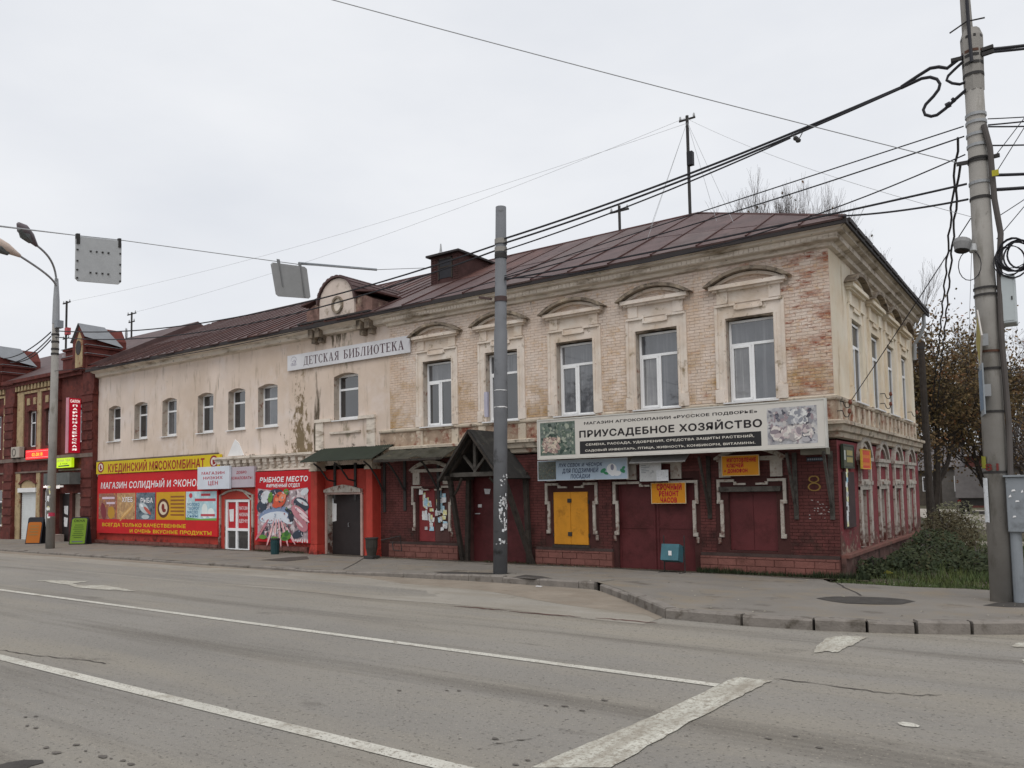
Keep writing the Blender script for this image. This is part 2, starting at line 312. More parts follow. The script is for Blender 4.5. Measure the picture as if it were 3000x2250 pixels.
def ell(c, z, a, b, rot=0, n=14, a0=0, a1=2*math.pi):
    pts = []
    k = n if a1-a0 >= 2*math.pi-1e-6 else n+1
    for i in range(k):
        t = a0+(a1-a0)*i/n; x = a*math.cos(t); y = b*math.sin(t)
        pts.append((c+x*math.cos(rot)-y*math.sin(rot), z+x*math.sin(rot)+y*math.cos(rot)))
    return pts
def prints(parent, items, xf=FR, name='print'):
    """flat printed shapes: items = [(colour, d, [outline, ...])]"""
    for c, d, outs in items:
        b = MB(xf)
        for k, o in enumerate(outs): b.poly(o, d + k*.00012)
        b.build(name, flat(c) if isinstance(c, str) else c, parent)
def board(name, label, cat, u0, z0, u1, z1, d0, d1, m, xf=FR, group=None, frame=None):
    """a flat sign box on a facade: an Empty at its lower middle, a panel, optionally a frame"""
    b = MB(xf); p = b.xf((u0+u1)/2, d1, z0)
    t = thing(name, label, cat, p, group)
    b.box((u0, d0, z0), (u1, d1, z1)); b.build('panel', m, t, bev=.006)
    if frame:
        f = MB(xf); fm, fw = frame
        f.box((u0-fw, d0, z1), (u1+fw, d1+.012, z1+fw)); f.box((u0-fw, d0, z0-fw), (u1+fw, d1+.012, z0))
        f.box((u0-fw, d0, z0), (u0, d1+.012, z1)); f.box((u1, d0, z0), (u1+fw, d1+.012, z1)); f.build('frame', fm, t)
    return t
# ================================================================== ground, road, pavement
def lerp(a, b, t): return a+(b-a)*t
def sstep(x, a, b): t = max(0, min(1, (x-a)/(b-a))); return t*t*(3-2*t)
KP = [(-120,-4.4),(-60,-4.4),(-6.7,-4.5),(-3.6,-4.72),(-3.3,-4.95),(-2.59,-5.6),(-1.18,-7.02),(-.93,-7.28),(.32,-7.32),(1.25,-7.2),(1.9,-7.02),(2.5,-6.8),(3.1,-6.5),(3.66,-6.18),(5,-5.2),(6.5,-3.2),(7.2,-.5),(7.4,3)]
def KY(x):
    for (a, ya), (b, yb) in zip(KP, KP[1:]):
        if a <= x <= b: return lerp(ya, yb, (x-a)/(b-a))
    return KP[-1][1]
def zk(x): return lerp(-.03, .13, sstep(x, -14, -3))
def zg(x): return lerp(-.10, -.01, sstep(x, -14, -2.5))
def z_walk(x, y):
    t = max(0, min(1, y/KY(x))); return lerp(-.09, zk(x), t)
def z_road(x, y):
    t = sstep(KY(x)-y, 0, 3.2); return lerp(zg(x), 0, t)
g = MB()
xs = [-500,-200,-120,-60,-30,-20,-10,-5,-3,-2,-1,0,1,2,3,4,5,7,10,15,30,60,120,250,500]
ys = [-500,-200,-60,-30,-10,-1.6,-1.2,-.6,0,.5,1,2,3,4,6,8,10,13,16,20,25,30,40,60,90,150,300,600]
for j, y in enumerate(ys):
    for i, x in enumerate(xs):
        z = -.13 if y > -1.3 else -.5
        if y > 0 and x > 0 and x < 8: z += .05*math.sin(x*2.1+y)*math.cos(y*1.3)
        g.v.append((x, y, z))
for j in range(len(ys)-1):
    for i in range(len(xs)-1):
        k = j*len(xs)+i; g.f.append((k, k+1, k+1+len(xs), k+len(xs)))
g.build('ground', M_soil, kind='structure')
xs = [-120,-90,-70,-55]+[-45+i*.5 for i in range(98)]+[4,4.5,5,6.5,7.2,7.4,12,20,40,80]
xs = sorted(set(xs+[p[0] for p in KP]))
b = MB(); off = [0,.15,.35,.7,1.2,1.8,2.5,3.3,5,8,14,25,45,70]
for x in xs:
    ky = KY(x)
    for o in off: b.v.append((x, ky-o, z_road(x, ky-o)))
for i in range(len(xs)-1):
    for j in range(len(off)-1):
        k = i*len(off)+j; b.f.append((k, k+1, k+1+len(off), k+len(off)))
b.build('road', M_asphalt, kind='structure', smooth=True)
b = MB(); xw = [x for x in xs if x <= 7.2]
for x in xw:
    ytop = 0. if x < -.05 else -1.05 + .1*math.sin(x*3)
    y1 = KY(x)+.10
    for j in range(9):
        y = lerp(ytop, y1, j/8); b.v.append((x, y, z_walk(x, y)+.004*math.sin(x*1.7+y*2.3)))
for i in range(len(xw)-1):
    for j in range(8):
        k = i*9+j; b.f.append((k, k+1, k+10, k+9))
b.build('sidewalk', M_side_asph, kind='structure', smooth=True)
# kerb, stone by stone
kerb = thing('kerb', 'row of worn concrete kerb stones along the pavement edge', 'kerb', (-3,-5,-.1)); del kerb['label']; del kerb['category']; kerb['kind'] = 'structure'
def kerb_stone(x0, x1, wid=.16, gap=.02, dz=0.):
    p = Vector((x0, KY(x0), 0)); q = Vector((x1, KY(x1), 0)); t = (q-p).normalized(); n = Vector((-t.y, t.x, 0))
    p = p+t*gap/2; q = q-t*gap/2; j = random.uniform(-.008, .008)
    za, zb = zk(p.x)+.012+j+dz, zk(q.x)+.012+random.uniform(-.008, .008)+dz; lo = min(zg(p.x), zg(q.x))-.12
    o = MB(); c = .025
    prof = lambda P, z: [P+Vector((0,0,lo)), P+Vector((0,0,z-c)), P+n*c+Vector((0,0,z)), P+n*wid+Vector((0,0,z)), P+n*wid+Vector((0,0,lo))]
    vs = prof(p, za)+prof(q, zb)
    o.add(vs, [(0,1,2,3,4),(9,8,7,6,5)]+[(i, 5+i, 5+(i+1) % 5, (i+1) % 5) for i in range(5)])
    o.build('kerb_stone', M_kerb, kerb, at=((x0+x1)/2, (KY(x0)+KY(x1))/2, 0))
x = -46.
while x < -4.6: kerb_stone(x, x+1.0, gap=.012, dz=random.uniform(-.02,.012)); x += 1.0
kerb_stone(x, -3.62)
JT = [-3.42,-2.25,-.95,.27,1.25,1.9,2.47,3.1,3.75,4.5,5.4]
for a, c in zip(JT, JT[1:]): kerb_stone(a, c, wid=random.uniform(.17,.22), gap=random.uniform(.025,.06), dz=random.uniform(-.012,.02))
# dusty gutter, seam and markings laid as thin sheets over the road
def strip(name, pts, m, lift=.006, sub=8, **k):
    """quad strip between two polylines of equal length [(x,y),(x,y)] on the road surface"""
    b = MB(); A, Bq = pts
    for i in range(len(A)-1):
        for s in range(sub+1 if i == len(A)-2 else sub):
            t = s/sub
            for P in (A, Bq):
                x = lerp(P[i][0], P[i+1][0], t); y = lerp(P[i][1], P[i+1][1], t); b.v.append((x, y, z_road(x, y)+lift))
    n = len(b.v)//2
    for i in range(n-1): b.f.append((2*i, 2*i+1, 2*i+3, 2*i+2))
    return b.build(name, m, **k)
px_ = [-70,-50,-35,-25,-18,-13,-9,-6.5,-5,-4,-3.4,-2.9,-2.3,-1.7,-1.2,-1.0]
strip('parking_lane', ([(x, KY(x)-.005) for x in px_], [(x, -7.83+.10*math.sin(x*1.1)-.02*x*0) for x in px_]), M_parking, .003, 14, kind='structure')
rx = [-60,-45,-30,-22,-16,-12,-9,-7,-5.5,-4.5,-3.7,-3.3,-2.7,-2,-1.4,-1]
strip('gutter_dust', ([(x, KY(x)-.01) for x in rx], [(x, min(KY(x)-.5-.25*math.sin(x*1.3), -5.3 - 1.4*sstep(x,-9,-3)+.3*math.sin(x*.9))) for x in rx]), M_dust, .0055, 10, kind='structure')
strip('lane_line', ([(-70,-10.80),(1.26,-10.80)], [(-70,-10.93),(1.26,-10.93)]), M_line, .007, 60, kind='structure')
strip('lane_line', ([(-70,-14.06),(.75,-14.06)], [(-70,-14.22),(.75,-14.22)]), M_line, .007, 60, kind='structure')
def poly_mark(name, px, m, lift=.007, **k):
    if m is M_lineworn:                            # ragged, worn edges
        px = [(lerp(a[0],c[0],t/6)+(random.uniform(-4,4) if t else 0), lerp(a[1],c[1],t/6)+(random.uniform(-1.6,1.6) if t else 0)) for a, c in zip(px, px[1:]+px[:1]) for t in range(6)]
    b = MB(); b.add([(lambda p: (p.x, p.y, z_road(p.x, p.y)+lift))(on_z(x, y, .0)) for x, y in px], [tuple(range(len(px)))])
    return b.build(name, m, **k)
poly_mark('stop_line', [(2160,1986),(2262,1996),(2215,2018),(2130,2062),(2000,2130),(1880,2200),(1790,2252),(1555,2252),(1700,2190),(1850,2128),(1990,2064),(2090,2015)], M_lineworn, .0095, kind='structure')
poly_mark('stop_line', [(2425,1868),(2470,1862),(2542,1866),(2505,1885),(2452,1912),(2418,1908),(2382,1914),(2400,1888)], M_lineworn, .0095, kind='structure')
poly_mark('arrow_marking', [(103,1702),(180,1701),(270,1704),(210,1710),(240,1716),(310,1716),(400,1733),(300,1728),(228,1722),(190,1712)], M_lineworn, .009, kind='structure')
poly_mark('paint_blot', [(2630,2119),(2645,2117),(2675,2121),(2696,2129),(2690,2133),(2650,2130),(2634,2125)], M_line, .008, kind='structure')
poly_mark('crossing_mark', [(2962,1893),(2985,1882),(3040,1880),(3040,1902)], M_lineworn, .008, kind='structure')
poly_mark('crossing_mark', [(2993,1934),(3030,1928),(3050,1945),(3000,1944)], M_lineworn, .008, kind='structure')
# long crack seams in the road
for a, c in (((1330,1776),(1485,1789)), ((1492,1791),(1702,1808)), ((1745,1810),(1925,1824))):
    n = 12; o = MB(); prev = None
    for i in range(n+1):
        t = i/n; p = on_z(lerp(a[0],c[0],t), lerp(a[1],c[1],t)+random.uniform(-1,1), 0); wd = .035*math.sin(math.pi*min(1,max(.06,t)))+.006
        o.v += [(p.x, p.y-wd, z_road(p.x,p.y)+.006), (p.x, p.y+wd, z_road(p.x,p.y)+.006)]
    for i in range(n): o.f.append((2*i, 2*i+1, 2*i+3, 2*i+2))
    o.build('road_crack', mat('crack_fill', (.10,.055,.045), .95, vary=.3), kind='structure')
for px in ([(2268,1990),(2330,1996),(2420,2008),(2520,2022),(2600,2031),(2700,2038),(2780,2036)], [(0,1905),(60,1915),(140,1924),(260,1936),(330,1950)], [(1400,2198),(1440,2184),(1500,2172),(1560,2166),(1600,2150)]):
    o = MB(); pts = []
    for (ax, ay), (bx_, by_) in zip(px, px[1:]):
        for k in range(4): pts.append(on_z(lerp(ax,bx_,k/4)+random.uniform(-3,3), lerp(ay,by_,k/4)+random.uniform(-2,2), 0))
    for p in pts: wd = random.uniform(.004,.014); o.v += [(p.x, p.y-wd, .0065), (p.x, p.y+wd, .0065)]
    for i in range(len(pts)-1): o.f.append((2*i, 2*i+1, 2*i+3, 2*i+2))
    o.build('road_crack', mat('hair_crack', (.085,.075,.065), .95, vary=.3), kind='structure')
# oil drips and chipped spots in the carriageway
rs = random.Random(23); o = MB()
def spot(px, py, s):
    s *= .62; p = on_z(px, py, 0); n = 9; a0 = rs.uniform(0,6); o.add([(p.x+s*rs.uniform(.6,1.2)*1.6*math.cos(a0+2*math.pi*i/n), p.y+s*rs.uniform(.6,1.2)*math.sin(a0+2*math.pi*i/n), z_road(p.x,p.y)+.0075) for i in range(n)], [tuple(range(n))])
for px, py, s in ((75,2102,.03),(105,2100,.03),(105,2134,.035),(80,2128,.025),(225,2184,.04),(165,2207,.05),(135,2192,.04),(300,2219,.05),(325,2224,.02),(385,2241,.04),(360,2230,.03),(250,2202,.02),(1450,2166,.04),(1170,2024,.03),(1310,2024,.03),(1345,2025,.03),(1655,2070,.04),(1600,2068,.03),(1770,2053,.04),(1705,2083,.03),(1545,2229,.03),(1510,2242,.03),(2250,2165,.03),(2330,2158,.03),(2400,2192,.03)): spot(px, py, s)
for k in range(170): spot(rs.uniform(0,3000), 1800+450*rs.random()**.7, rs.uniform(.004,.014))
o.build('oil_spots', mat('oil_spot', (.115,.103,.09), .8, vary=.3, vscale=9), kind='stuff')
o = MB(); P = [on_z(x, y, 0) for x, y in [(-60,2262),(20,2236),(70,2228),(125,2228),(128,2236),(90,2246),(60,2262)]]; o.add([(p.x,p.y,.006) for p in P], [tuple(range(len(P)))]); o.build('damp_patch', M_patch, kind='structure')
# damp asphalt patches on the pavement, and cracks
def blob(name, px, m, lift=.006, zz=.06):
    b = MB(); b.add([(lambda p: (p.x, p.y, z_walk(p.x, p.y)+lift))(on_z(x, y, zz)) for x, y in px], [tuple(range(len(px)))])
    return b.build(name, m, kind='structure')
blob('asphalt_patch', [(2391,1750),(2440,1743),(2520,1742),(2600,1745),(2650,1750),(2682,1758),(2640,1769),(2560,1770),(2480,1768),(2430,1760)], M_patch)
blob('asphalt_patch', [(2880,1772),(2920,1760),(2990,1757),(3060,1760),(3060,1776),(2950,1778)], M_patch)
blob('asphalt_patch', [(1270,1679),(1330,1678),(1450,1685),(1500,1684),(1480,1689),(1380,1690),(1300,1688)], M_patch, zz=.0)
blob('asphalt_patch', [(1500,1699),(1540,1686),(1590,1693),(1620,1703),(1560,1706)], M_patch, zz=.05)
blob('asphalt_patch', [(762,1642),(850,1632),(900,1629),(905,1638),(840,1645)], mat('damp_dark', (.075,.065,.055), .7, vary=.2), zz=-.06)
def crack(px, zz=.05, wd=.012):
    o = MB()
    pts = [on_z(x, y, zz) for x, y in px]
    for i, p in enumerate(pts):
        z = z_walk(p.x, p.y)+.007; o.v += [(p.x-wd, p.y-wd*.5, z), (p.x+wd, p.y+wd*.5, z)]
    for i in range(len(pts)-1): o.f.append((2*i, 2*i+1, 2*i+3, 2*i+2))
    o.build('pavement_crack', M_patch, kind='structure')
crack([(2452,1693),(2468,1703),(2471,1708),(2492,1719),(2508,1727),(2522,1738)], .06, .018)
crack([(1760,1713),(1800,1703),(1850,1698),(1905,1692)], .06)
crack([(1005,1672),(1040,1650),(1065,1632)], -.04)
# dirt lane behind the yard
b = MB(); P = [on_z(x, y, -.1) for x, y in [(2765,1543),(2790,1530),(2850,1548),(2960,1556),(3200,1575),(3400,1525),(3000,1498),(2850,1493),(2700,1490),(2650,1492)]]
b.add([(p.x, p.y, -.112) for p in P], [tuple(range(len(P)))]); b.build('dirt_road', M_dirt, kind='structure')
b = MB(); P = [on_z(x, y, -.1) for x, y in [(2790,1585),(2900,1582),(3100,1590),(3100,1600),(2900,1597),(2800,1593)]]
b.add([(p.x, p.y, -.112) for p in P], [tuple(range(len(P)))]); b.build('path', M_dirt, kind='structure')

# ================================================================== the corner building
XL, DEP = -32.3, 11.3
BL = thing('corner_building', 'long two-storey pale brick and plaster corner building with brown metal roof', 'building', (-14, 4, -.12))
def wall(name, m, u0, u1, z0, z1, holes, xf=FR, depth=.3, rev=None, parent=None, d=0.):
    """facade sheet cut around its openings, with the reveals of each opening"""
    b = MB(xf)
    us = sorted({u0, u1, *[h[0] for h in holes], *[h[1] for h in holes]}); zs = sorted({z0, z1, *[h[2] for h in holes], *[h[3] for h in holes]})
    us = [u for u in us if u0 <= u <= u1]; zs = [z for z in zs if z0 <= z <= z1]
    for i in range(len(us)-1):
        for j in range(len(zs)-1):
            cu, cz = (us[i]+us[i+1])/2, (zs[j]+zs[j+1])/2
            if any(h[0] < cu < h[1] and h[2] < cz < h[3] for h in holes): continue
            b.poly([(us[i],zs[j]),(us[i+1],zs[j]),(us[i+1],zs[j+1]),(us[i],zs[j+1])], d)
    w_ = b.build(name, m, parent or BL)
    if holes:
        for h in holes:
            r = MB(xf)
            dd = h[4] if len(h) > 4 else depth
            a, c, e, f = h[:4]
            for q in ([(a,d,e),(a,d-dd,e),(a,d-dd,f),(a,d,f)], [(c,d,e),(c,d-dd,e),(c,d-dd,f),(c,d,f)], [(a,d,f),(c,d,f),(c,d-dd,f),(a,d-dd,f)], [(a,d,e),(c,d,e),(c,d-dd,e),(a,d-dd,e)]):
                r.add(q, [(0,1,2,3)])
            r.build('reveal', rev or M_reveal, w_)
    return w_
UW = [-11.72,-9.24,-6.75,-4.30,-1.87]                       # upper windows over the brick front
LWIN = [(-31.35,-30.33),(-29.19,-28.15),(-27.0,-25.94),(-24.45,-23.39),(-22.42,-21.36),(-20.58,-19.44),(-16.42,-15.22)]
SW = [2.45,4.75,6.98,9.3]                                   # side windows
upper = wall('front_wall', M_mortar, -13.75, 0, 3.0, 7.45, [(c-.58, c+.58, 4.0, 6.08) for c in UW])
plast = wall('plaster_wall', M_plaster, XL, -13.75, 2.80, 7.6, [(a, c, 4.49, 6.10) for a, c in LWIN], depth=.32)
for a, c in LWIN:                                            # segmental heads of the plaster windows
    b = MB(FR); n = 10; pts = [(a+(c-a)*i/n, 6.0+.1*math.sin(math.pi*i/n)) for i in range(n+1)]
    b.prism([(a-.001,6.12),*[(p[0],p[1]) for p in pts],(c+.001,6.12)], -.3, -.001)
    b.build('segmental_head', M_plaster, BL)
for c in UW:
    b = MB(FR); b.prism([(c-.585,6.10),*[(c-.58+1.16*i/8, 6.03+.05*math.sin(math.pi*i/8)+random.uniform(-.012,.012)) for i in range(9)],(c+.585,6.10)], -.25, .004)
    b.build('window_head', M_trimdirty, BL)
lowR = wall('ground_floor_wall', M_redjoint, -14.2, 0, -.25, 3.1, [(-2.55,-1.38,.46,1.87,.16),(-5.58,-3.42,-.25,2.22,.2),(-7.52,-6.42,.49,1.92,.14),(-10.5,-8.5,-.25,2.4,.25),(-12.6,-11.3,.44,2.1,.14)], rev=mat('red_reveal', (.10,.045,.04), .9, vary=.25))
lowL = wall('shop_wall', M_orangered, XL, -14.2, -.25, 2.95, [(-22.6,-21.06,-.25,1.83,.25),(-16.75,-15.1,-.25,1.95,.3)], rev=M_whtrim)
sideU = wall('side_wall', M_side, 0, DEP, 3.0, 7.45, [(c-.58, c+.58, 4.0, 6.08) for c in SW], SD, depth=.25, rev=M_side)
sideL = wall('side_ground_wall', M_redside, 0, DEP, -.25, 3.1, [(c-.45, c+.45, .45, 1.86, .14) for c in SW], SD, rev=M_whtrim)
b = MB(); b.add([(XL,DEP,-.25),(0,DEP,-.25),(0,DEP,7.6),(XL,DEP,7.6)], [(0,1,2,3)]); b.add([(XL,0,-.25),(XL,DEP,-.25),(XL,DEP,7.6),(XL,0,7.6)], [(0,1,2,3)])
b.add([(XL,.5,7.5),(0-.3,.5,7.5),(-.3,DEP,7.5),(XL,DEP,7.5)], [(0,1,2,3)]); b.build('rear_wall', M_plaster, BL)
# dark rooms behind the glass
b = MB(); b.add([(XL,.9,-.2),(-.5,.9,-.2),(-.5,.9,7.4),(XL,.9,7.4)], [(0,1,2,3)]); b.add([(-.6,.9,-.2),(-.6,DEP,-.2),(-.6,DEP,7.4),(-.6,.9,7.4)], [(0,1,2,3)])
b.build('room_backing', mat('interior', (.08,.08,.08), .9), BL)

# ---- bricks
def courses(u0, u1, z0, z1, blocked, pitch=.0775, ln=.26, gap=.011, th=.066):
    out = []; k = 0; z = z0
    while z+th <= z1+1e-6:
        iv = [(u0, u1)]
        for (a, c, e, f) in blocked:
            if e < z+th and f > z:
                nv = []
                for (p, q) in iv:
                    if c <= p or a >= q: nv.append((p, q)); continue
                    if a > p: nv.append((p, a))
                    if c < q: nv.append((c, q))
                iv = nv
        sh = (k % 2)*ln/2
        for (p, q) in iv:
            i = math.floor((p-sh)/ln)
            while i*ln+sh < q:
                a = max(p, i*ln+sh)+gap/2; c = min(q, (i+1)*ln+sh)-gap/2
                if c-a > .04: out.append((a, c, z, z+th))
                i += 1
        z += pitch; k += 1
    return out
blk = []
for c in UW: blk += [(c-.84, c+.84, 3.9, 6.45), (c-.95, c+.95, 6.74, 6.92)]
up = courses(-13.75, -.002, 4.06, 7.40, blk)
blk2 = [(-2.85,-1.1,.4,2.22),(-5.7,-3.25,-.3,2.35),(-7.8,-6.1,.45,2.22),(-10.55,-8.45,-.3,2.45),(-12.65,-11.25,.4,2.15)]
lo = courses(-14.2, -.002, .38, 3.02, blk2)
def lay(bricks, parent, m, nind, d, tmpl_name):
    """the bricks nearest the corner as objects of their own, the others joined"""
    bricks = sorted(bricks, key=lambda q: -q[1]); ind = []; rest = []
    for q in bricks: (ind if (len(ind) < nind and abs((q[1]-q[0])-.249) < .003) else rest).append(q)
    tm = []
    for v in range(10):
        b = MB(FR); b.box((-.1245,-.004,0), (.1245, d+random.uniform(-.002,.003), .066), r=(v+.5)/10); o = b.build('brick', m, parent, at=(0,0,0)); tm.append(o)
    for n, q in enumerate(ind):
        at = ((q[0]+q[1])/2, 0, q[2]); v = random.randrange(10)
        if n < 10:
            o = tm[n]; ORG[o.name] = Vector(at); o.location = Vector(at)-parent_origin(parent)
        else: dup(tm[v], parent, at)
    b = MB(FR)
    for q in rest: b.box((q[0],-.004,q[2]), (q[1], d+random.uniform(-.002,.003), q[3]), r=random.random())
    b.build('brickwork', m, parent, kind='stuff')
lay(up, upper, M_brick, 190, .010, 'brick')
lay(lo, lowR, M_redwall, 100, .010, 'brick')
# faint header bricks of the cornice band
b = MB(FR); x = -13.7
while x < .2:
    b.box((x, .262, 7.535), (x+.105, .277+random.uniform(-.004,.004), 7.635), r=random.random()); x += .121
b.build('header_course', M_cornice, BL, kind='stuff')

# ---- cornices
def loft(name, prof, m, x0, corner=True, y1=DEP, x1=0.):
    b = MB(); st = [lambda d: (x0, -d)]
    if corner: st += [lambda d: (d, -d), lambda d: (d, y1)]
    else: st += [lambda d: (x1, -d)]
    for s in st:
        for d, z in prof: x, y = s(d); b.v.append((x, y, z))
    n = len(prof)
    for i in range(len(st)-1):
        for j in range(n-1): k = i*n+j; b.f.append((k, k+1, k+1+n, k+n))
    b.f += [tuple(range(n)), tuple(range((len(st)-1)*n, len(st)*n))]
    return b.build(name, m, BL)
loft('cornice', [(-.05,7.38),(.10,7.41),(.13,7.49),(.262,7.52),(.262,7.645),(.31,7.65),(.38,7.665),(.39,7.73),(.45,7.76),(.47,7.82),(-.05,7.84)], M_cornice, -13.8)
loft('cornice', [(-.05,7.46),(.06,7.49),(.17,7.52),(.19,7.66),(.30,7.69),(.40,7.75),(.42,7.82),(-.05,7.84)], M_cornice, XL, False, x1=-13.8)
loft('storey_cornice', [(-.05,3.02),(.08,3.07),(.10,3.17),(.17,3.20),(.19,3.33),(.26,3.35),(.265,3.425),(.10,3.46),(-.05,3.47)], M_cornlow, -13.9)
loft('sill_course', [(-.05,3.90),(.05,3.92),(.07,3.95),(.075,4.0),(.02,4.03),(-.05,4.03)], M_cornlow, -14.2)
for c in UW:
    for s in (-1, 1): b = MB(FR); b.box((c+s*.72-.13, .0, 3.46), (c+s*.72+.13, .05, 3.905)); b.build('apron_pier', M_cornlow, BL)
u = .25
while u < DEP-.2: b = MB(SD); b.box((u, .0, 3.46), (u+.24, .05, 3.905)); b.build('apron_pier', M_cornlow, BL); u += .62
b = MB(FR); b.box((-14.2,0,3.46), (0,.012,3.905)); b.build('apron', mat('apron_brick', (.36,.27,.20), .95, vary=.25, vscale=2.5, bump=.6, spots=[('#7a4234',3,.58,.08),('#c8bba8',3.4,.62,.08),('#3a332b',4,.66,.07)]), BL)
b = MB(SD); b.box((0,0,3.46), (DEP,.012,3.905)); b.build('apron', MATS['apron_brick'], BL)

# ---- window surrounds (upper)
def surround_upper(c, xf, m):
    t = MB(xf)
    for s in (-1, 1):
        a, e = sorted((c+s*.58, c+s*.83)); t.box((a, 0, 4.03), (e, .03, 6.40))
        a, e = sorted((c+s*.77, c+s*.845)); t.box((a, .0, 4.38), (e, .055, 6.40))
        a, e = sorted((c+s*.60, c+s*.655)); t.box((a, .03, 4.06), (e, .05, 6.08))
        a, e = sorted((c+s*.64, c+s*.87)); t.box((a, .0, 4.03), (e, .07, 4.36))
        a, e = sorted((c+s*.31, c+s*.82)); t.box((a, .03, 6.375), (e, .085, 6.43))
        a, e = sorted((c+s*.29, c+s*.345)); t.box((a, .03, 6.27), (e, .08, 6.375))
        a, e = sorted((c+s*.50, c+s*.77)); t.box((a, .0, 6.45), (e, .06, 6.745))
    t.box((c-.58, 0, 6.085), (c+.58, .032, 6.40))
    t.box((c-.29, .032, 6.26), (c+.29, .08, 6.31))
    t.box((c-.50, 0, 6.44), (c+.50, .015, 6.745))
    t.box((c-.86, 0, 6.745), (c+.86, .12, 6.80)); t.box((c-.93, 0, 6.80), (c+.93, .19, 6.895))
    o = t.build('window_surround', m, BL)
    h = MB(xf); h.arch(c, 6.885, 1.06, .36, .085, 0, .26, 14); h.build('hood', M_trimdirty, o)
    h = MB(xf); h.arch(c, 6.897, .86, .245, .07, 0, .11, 12); h.build('inner_arch', m, o)
for c in UW: surround_upper(c, FR, M_trim)
for c in SW: surround_upper(c, SD, M_side)

# ---- window frames with panes (thing part > sub-parts)
def frame_upper(c, xf, panes, rec=.235):
    d0, d1 = -rec, .06-rec
    f = MB(xf); e = .055
    u0, u1, z0, z1, zt = c-.565, c+.575, 4.02, 6.03, 5.44
    f.box((u0,d0,z0), (u0+e,d1,z1)); f.box((u1-e,d0,z0), (u1,d1,z1)); f.box((u0,d0,z0), (u1,d1-.002,z0+.07)); f.box((u0,d0,z1-e), (u1,d1-.002,z1))
    f.box((u0,d0,zt-.03), (u1,d1-.002,zt+.035)); f.box((c-.03,d0,z0), (c+.035,d1-.001,zt))
    f.box((u0+.05,d0,z0+.06), (u0+.10,d1+.012,zt-.03)); f.box((c-.085,d0,z0+.06), (c-.03,d1+.012,zt-.03)); f.box((u0+.05,d0,zt-.08), (c-.03,d1+.01,zt-.03)); f.box((u0+.05,d0,z0+.06), (c-.03,d1+.01,z0+.115))
    w_ = f.build('window', M_pvc, BL, at=xf(c, -.2, 4.0))
    for (a, e2, q, r, m) in ((u0+.05,u1-.05,zt+.03,z1-.05,panes[0]), (u0+.09,c-.08,z0+.1,zt-.07,panes[1]), (c+.03,u1-.05,z0+.06,zt-.03,panes[2])):
        p = MB(xf); p.box((a,d0+.02,q), (e2,d0+.03,r)); p.build('pane', m, w_)
    s = MB(xf); s.box((c-.66,.055-rec,3.985), (c+.66,.13,4.02)); s.build('sill', M_sill, w_)
for i, c in enumerate(UW):
    frame_upper(c, FR, [(M_glassA,M_glassB,M_glassB),(M_glassA,M_glassB,M_glassB),(M_glassA,M_glassA,M_glassA),(M_glassA,M_glassC,M_glassA),(M_glassA,M_glassC,M_glassA)][i])
for c in SW: frame_upper(c, SD, (M_glassD,M_glassD,M_glassD), .10)
def frame_small(a, c, k):
    d0, d1 = -.30, -.245; e = .06; z0, z1, zt = 4.52, 6.08, 5.56
    f = MB(FR)
    f.box((a,d0,z0), (a+e,d1,z1)); f.box((c-e,d0,z0), (c,d1,z1)); f.box((a,d0,z0), (c,d1-.002,z0+.09)); f.box((a,d0,z1-.09), (c,d1-.002,z1)); f.box((a,d0,zt-.035), (c,d1-.001,zt+.035))
    w_ = f.build('window', M_pvc, BL, at=((a+c)/2, .25, 4.5))
    for q, r in ((z0+.08, zt-.03), (zt+.03, z1-.08)):
        p = MB(FR); p.box((a+.05,d0+.02,q), (c-.05,d0+.03,r)); p.build('pane', M_glassB if k % 3 else M_glassA, w_)
    s = MB(FR); s.box((a-.05,-.28,4.455), (c+.06,.08,4.49)); s.build('sill', M_sill, w_)
for k, (a, c) in enumerate(LWIN): frame_small(a, c, k+1)

# ---- roof
RY, RZ, EZ, EY = 5.5, 10.86, 7.86, -.5
def roof_z(y): return EZ+(y-EY)*(RZ-EZ)/(RY-EY)
ROOF = MB(); 
ROOF.add([(XL-.2,EY,EZ-.05),(.5,EY,EZ-.05),(.5,DEP+.5,EZ-.05),(XL-.2,DEP+.5,EZ-.05),(-5.2,RY,RZ-.04),(XL+.6,RY,RZ-.04)],
         [(0,1,4,5),(1,2,4),(2,3,5,4),(3,0,5)])
roof = ROOF.build('roof', M_roof, BL)
b = MB(); b.box((XL-.2,EY-.02,EZ-.13), (.52,EY+.03,EZ-.005)); b.box((.47,EY+.03,EZ-.13), (.52,DEP+.5,EZ-.005)); b.build('eave_board', M_roofedge, roof)
b = MB(); b.add([(XL-.2,EY+.03,EZ-.08),(.47,EY+.03,EZ-.08),(.47,.05,EZ-.08),(XL-.2,.05,EZ-.08)], [(0,1,2,3)]); b.add([(-.05,EY+.03,EZ-.081),(.47,EY+.03,EZ-.081),(.47,DEP+.5,EZ-.081),(-.05,DEP+.5,EZ-.081)], [(0,1,2,3)]); b.build('soffit', M_dark, roof)
def ytop(x): return RY if x < -5.2 else EY+(.5-x)*(RY-EY)/5.7
nrm = Vector((0, -(RZ-EZ), RY-EY)).normalized()
x = XL-.2; sheets = []
while x < .3:
    wdt = .6 if x < -14 else 1.22
    sheets.append((x, min(x+wdt, .45))); x += wdt
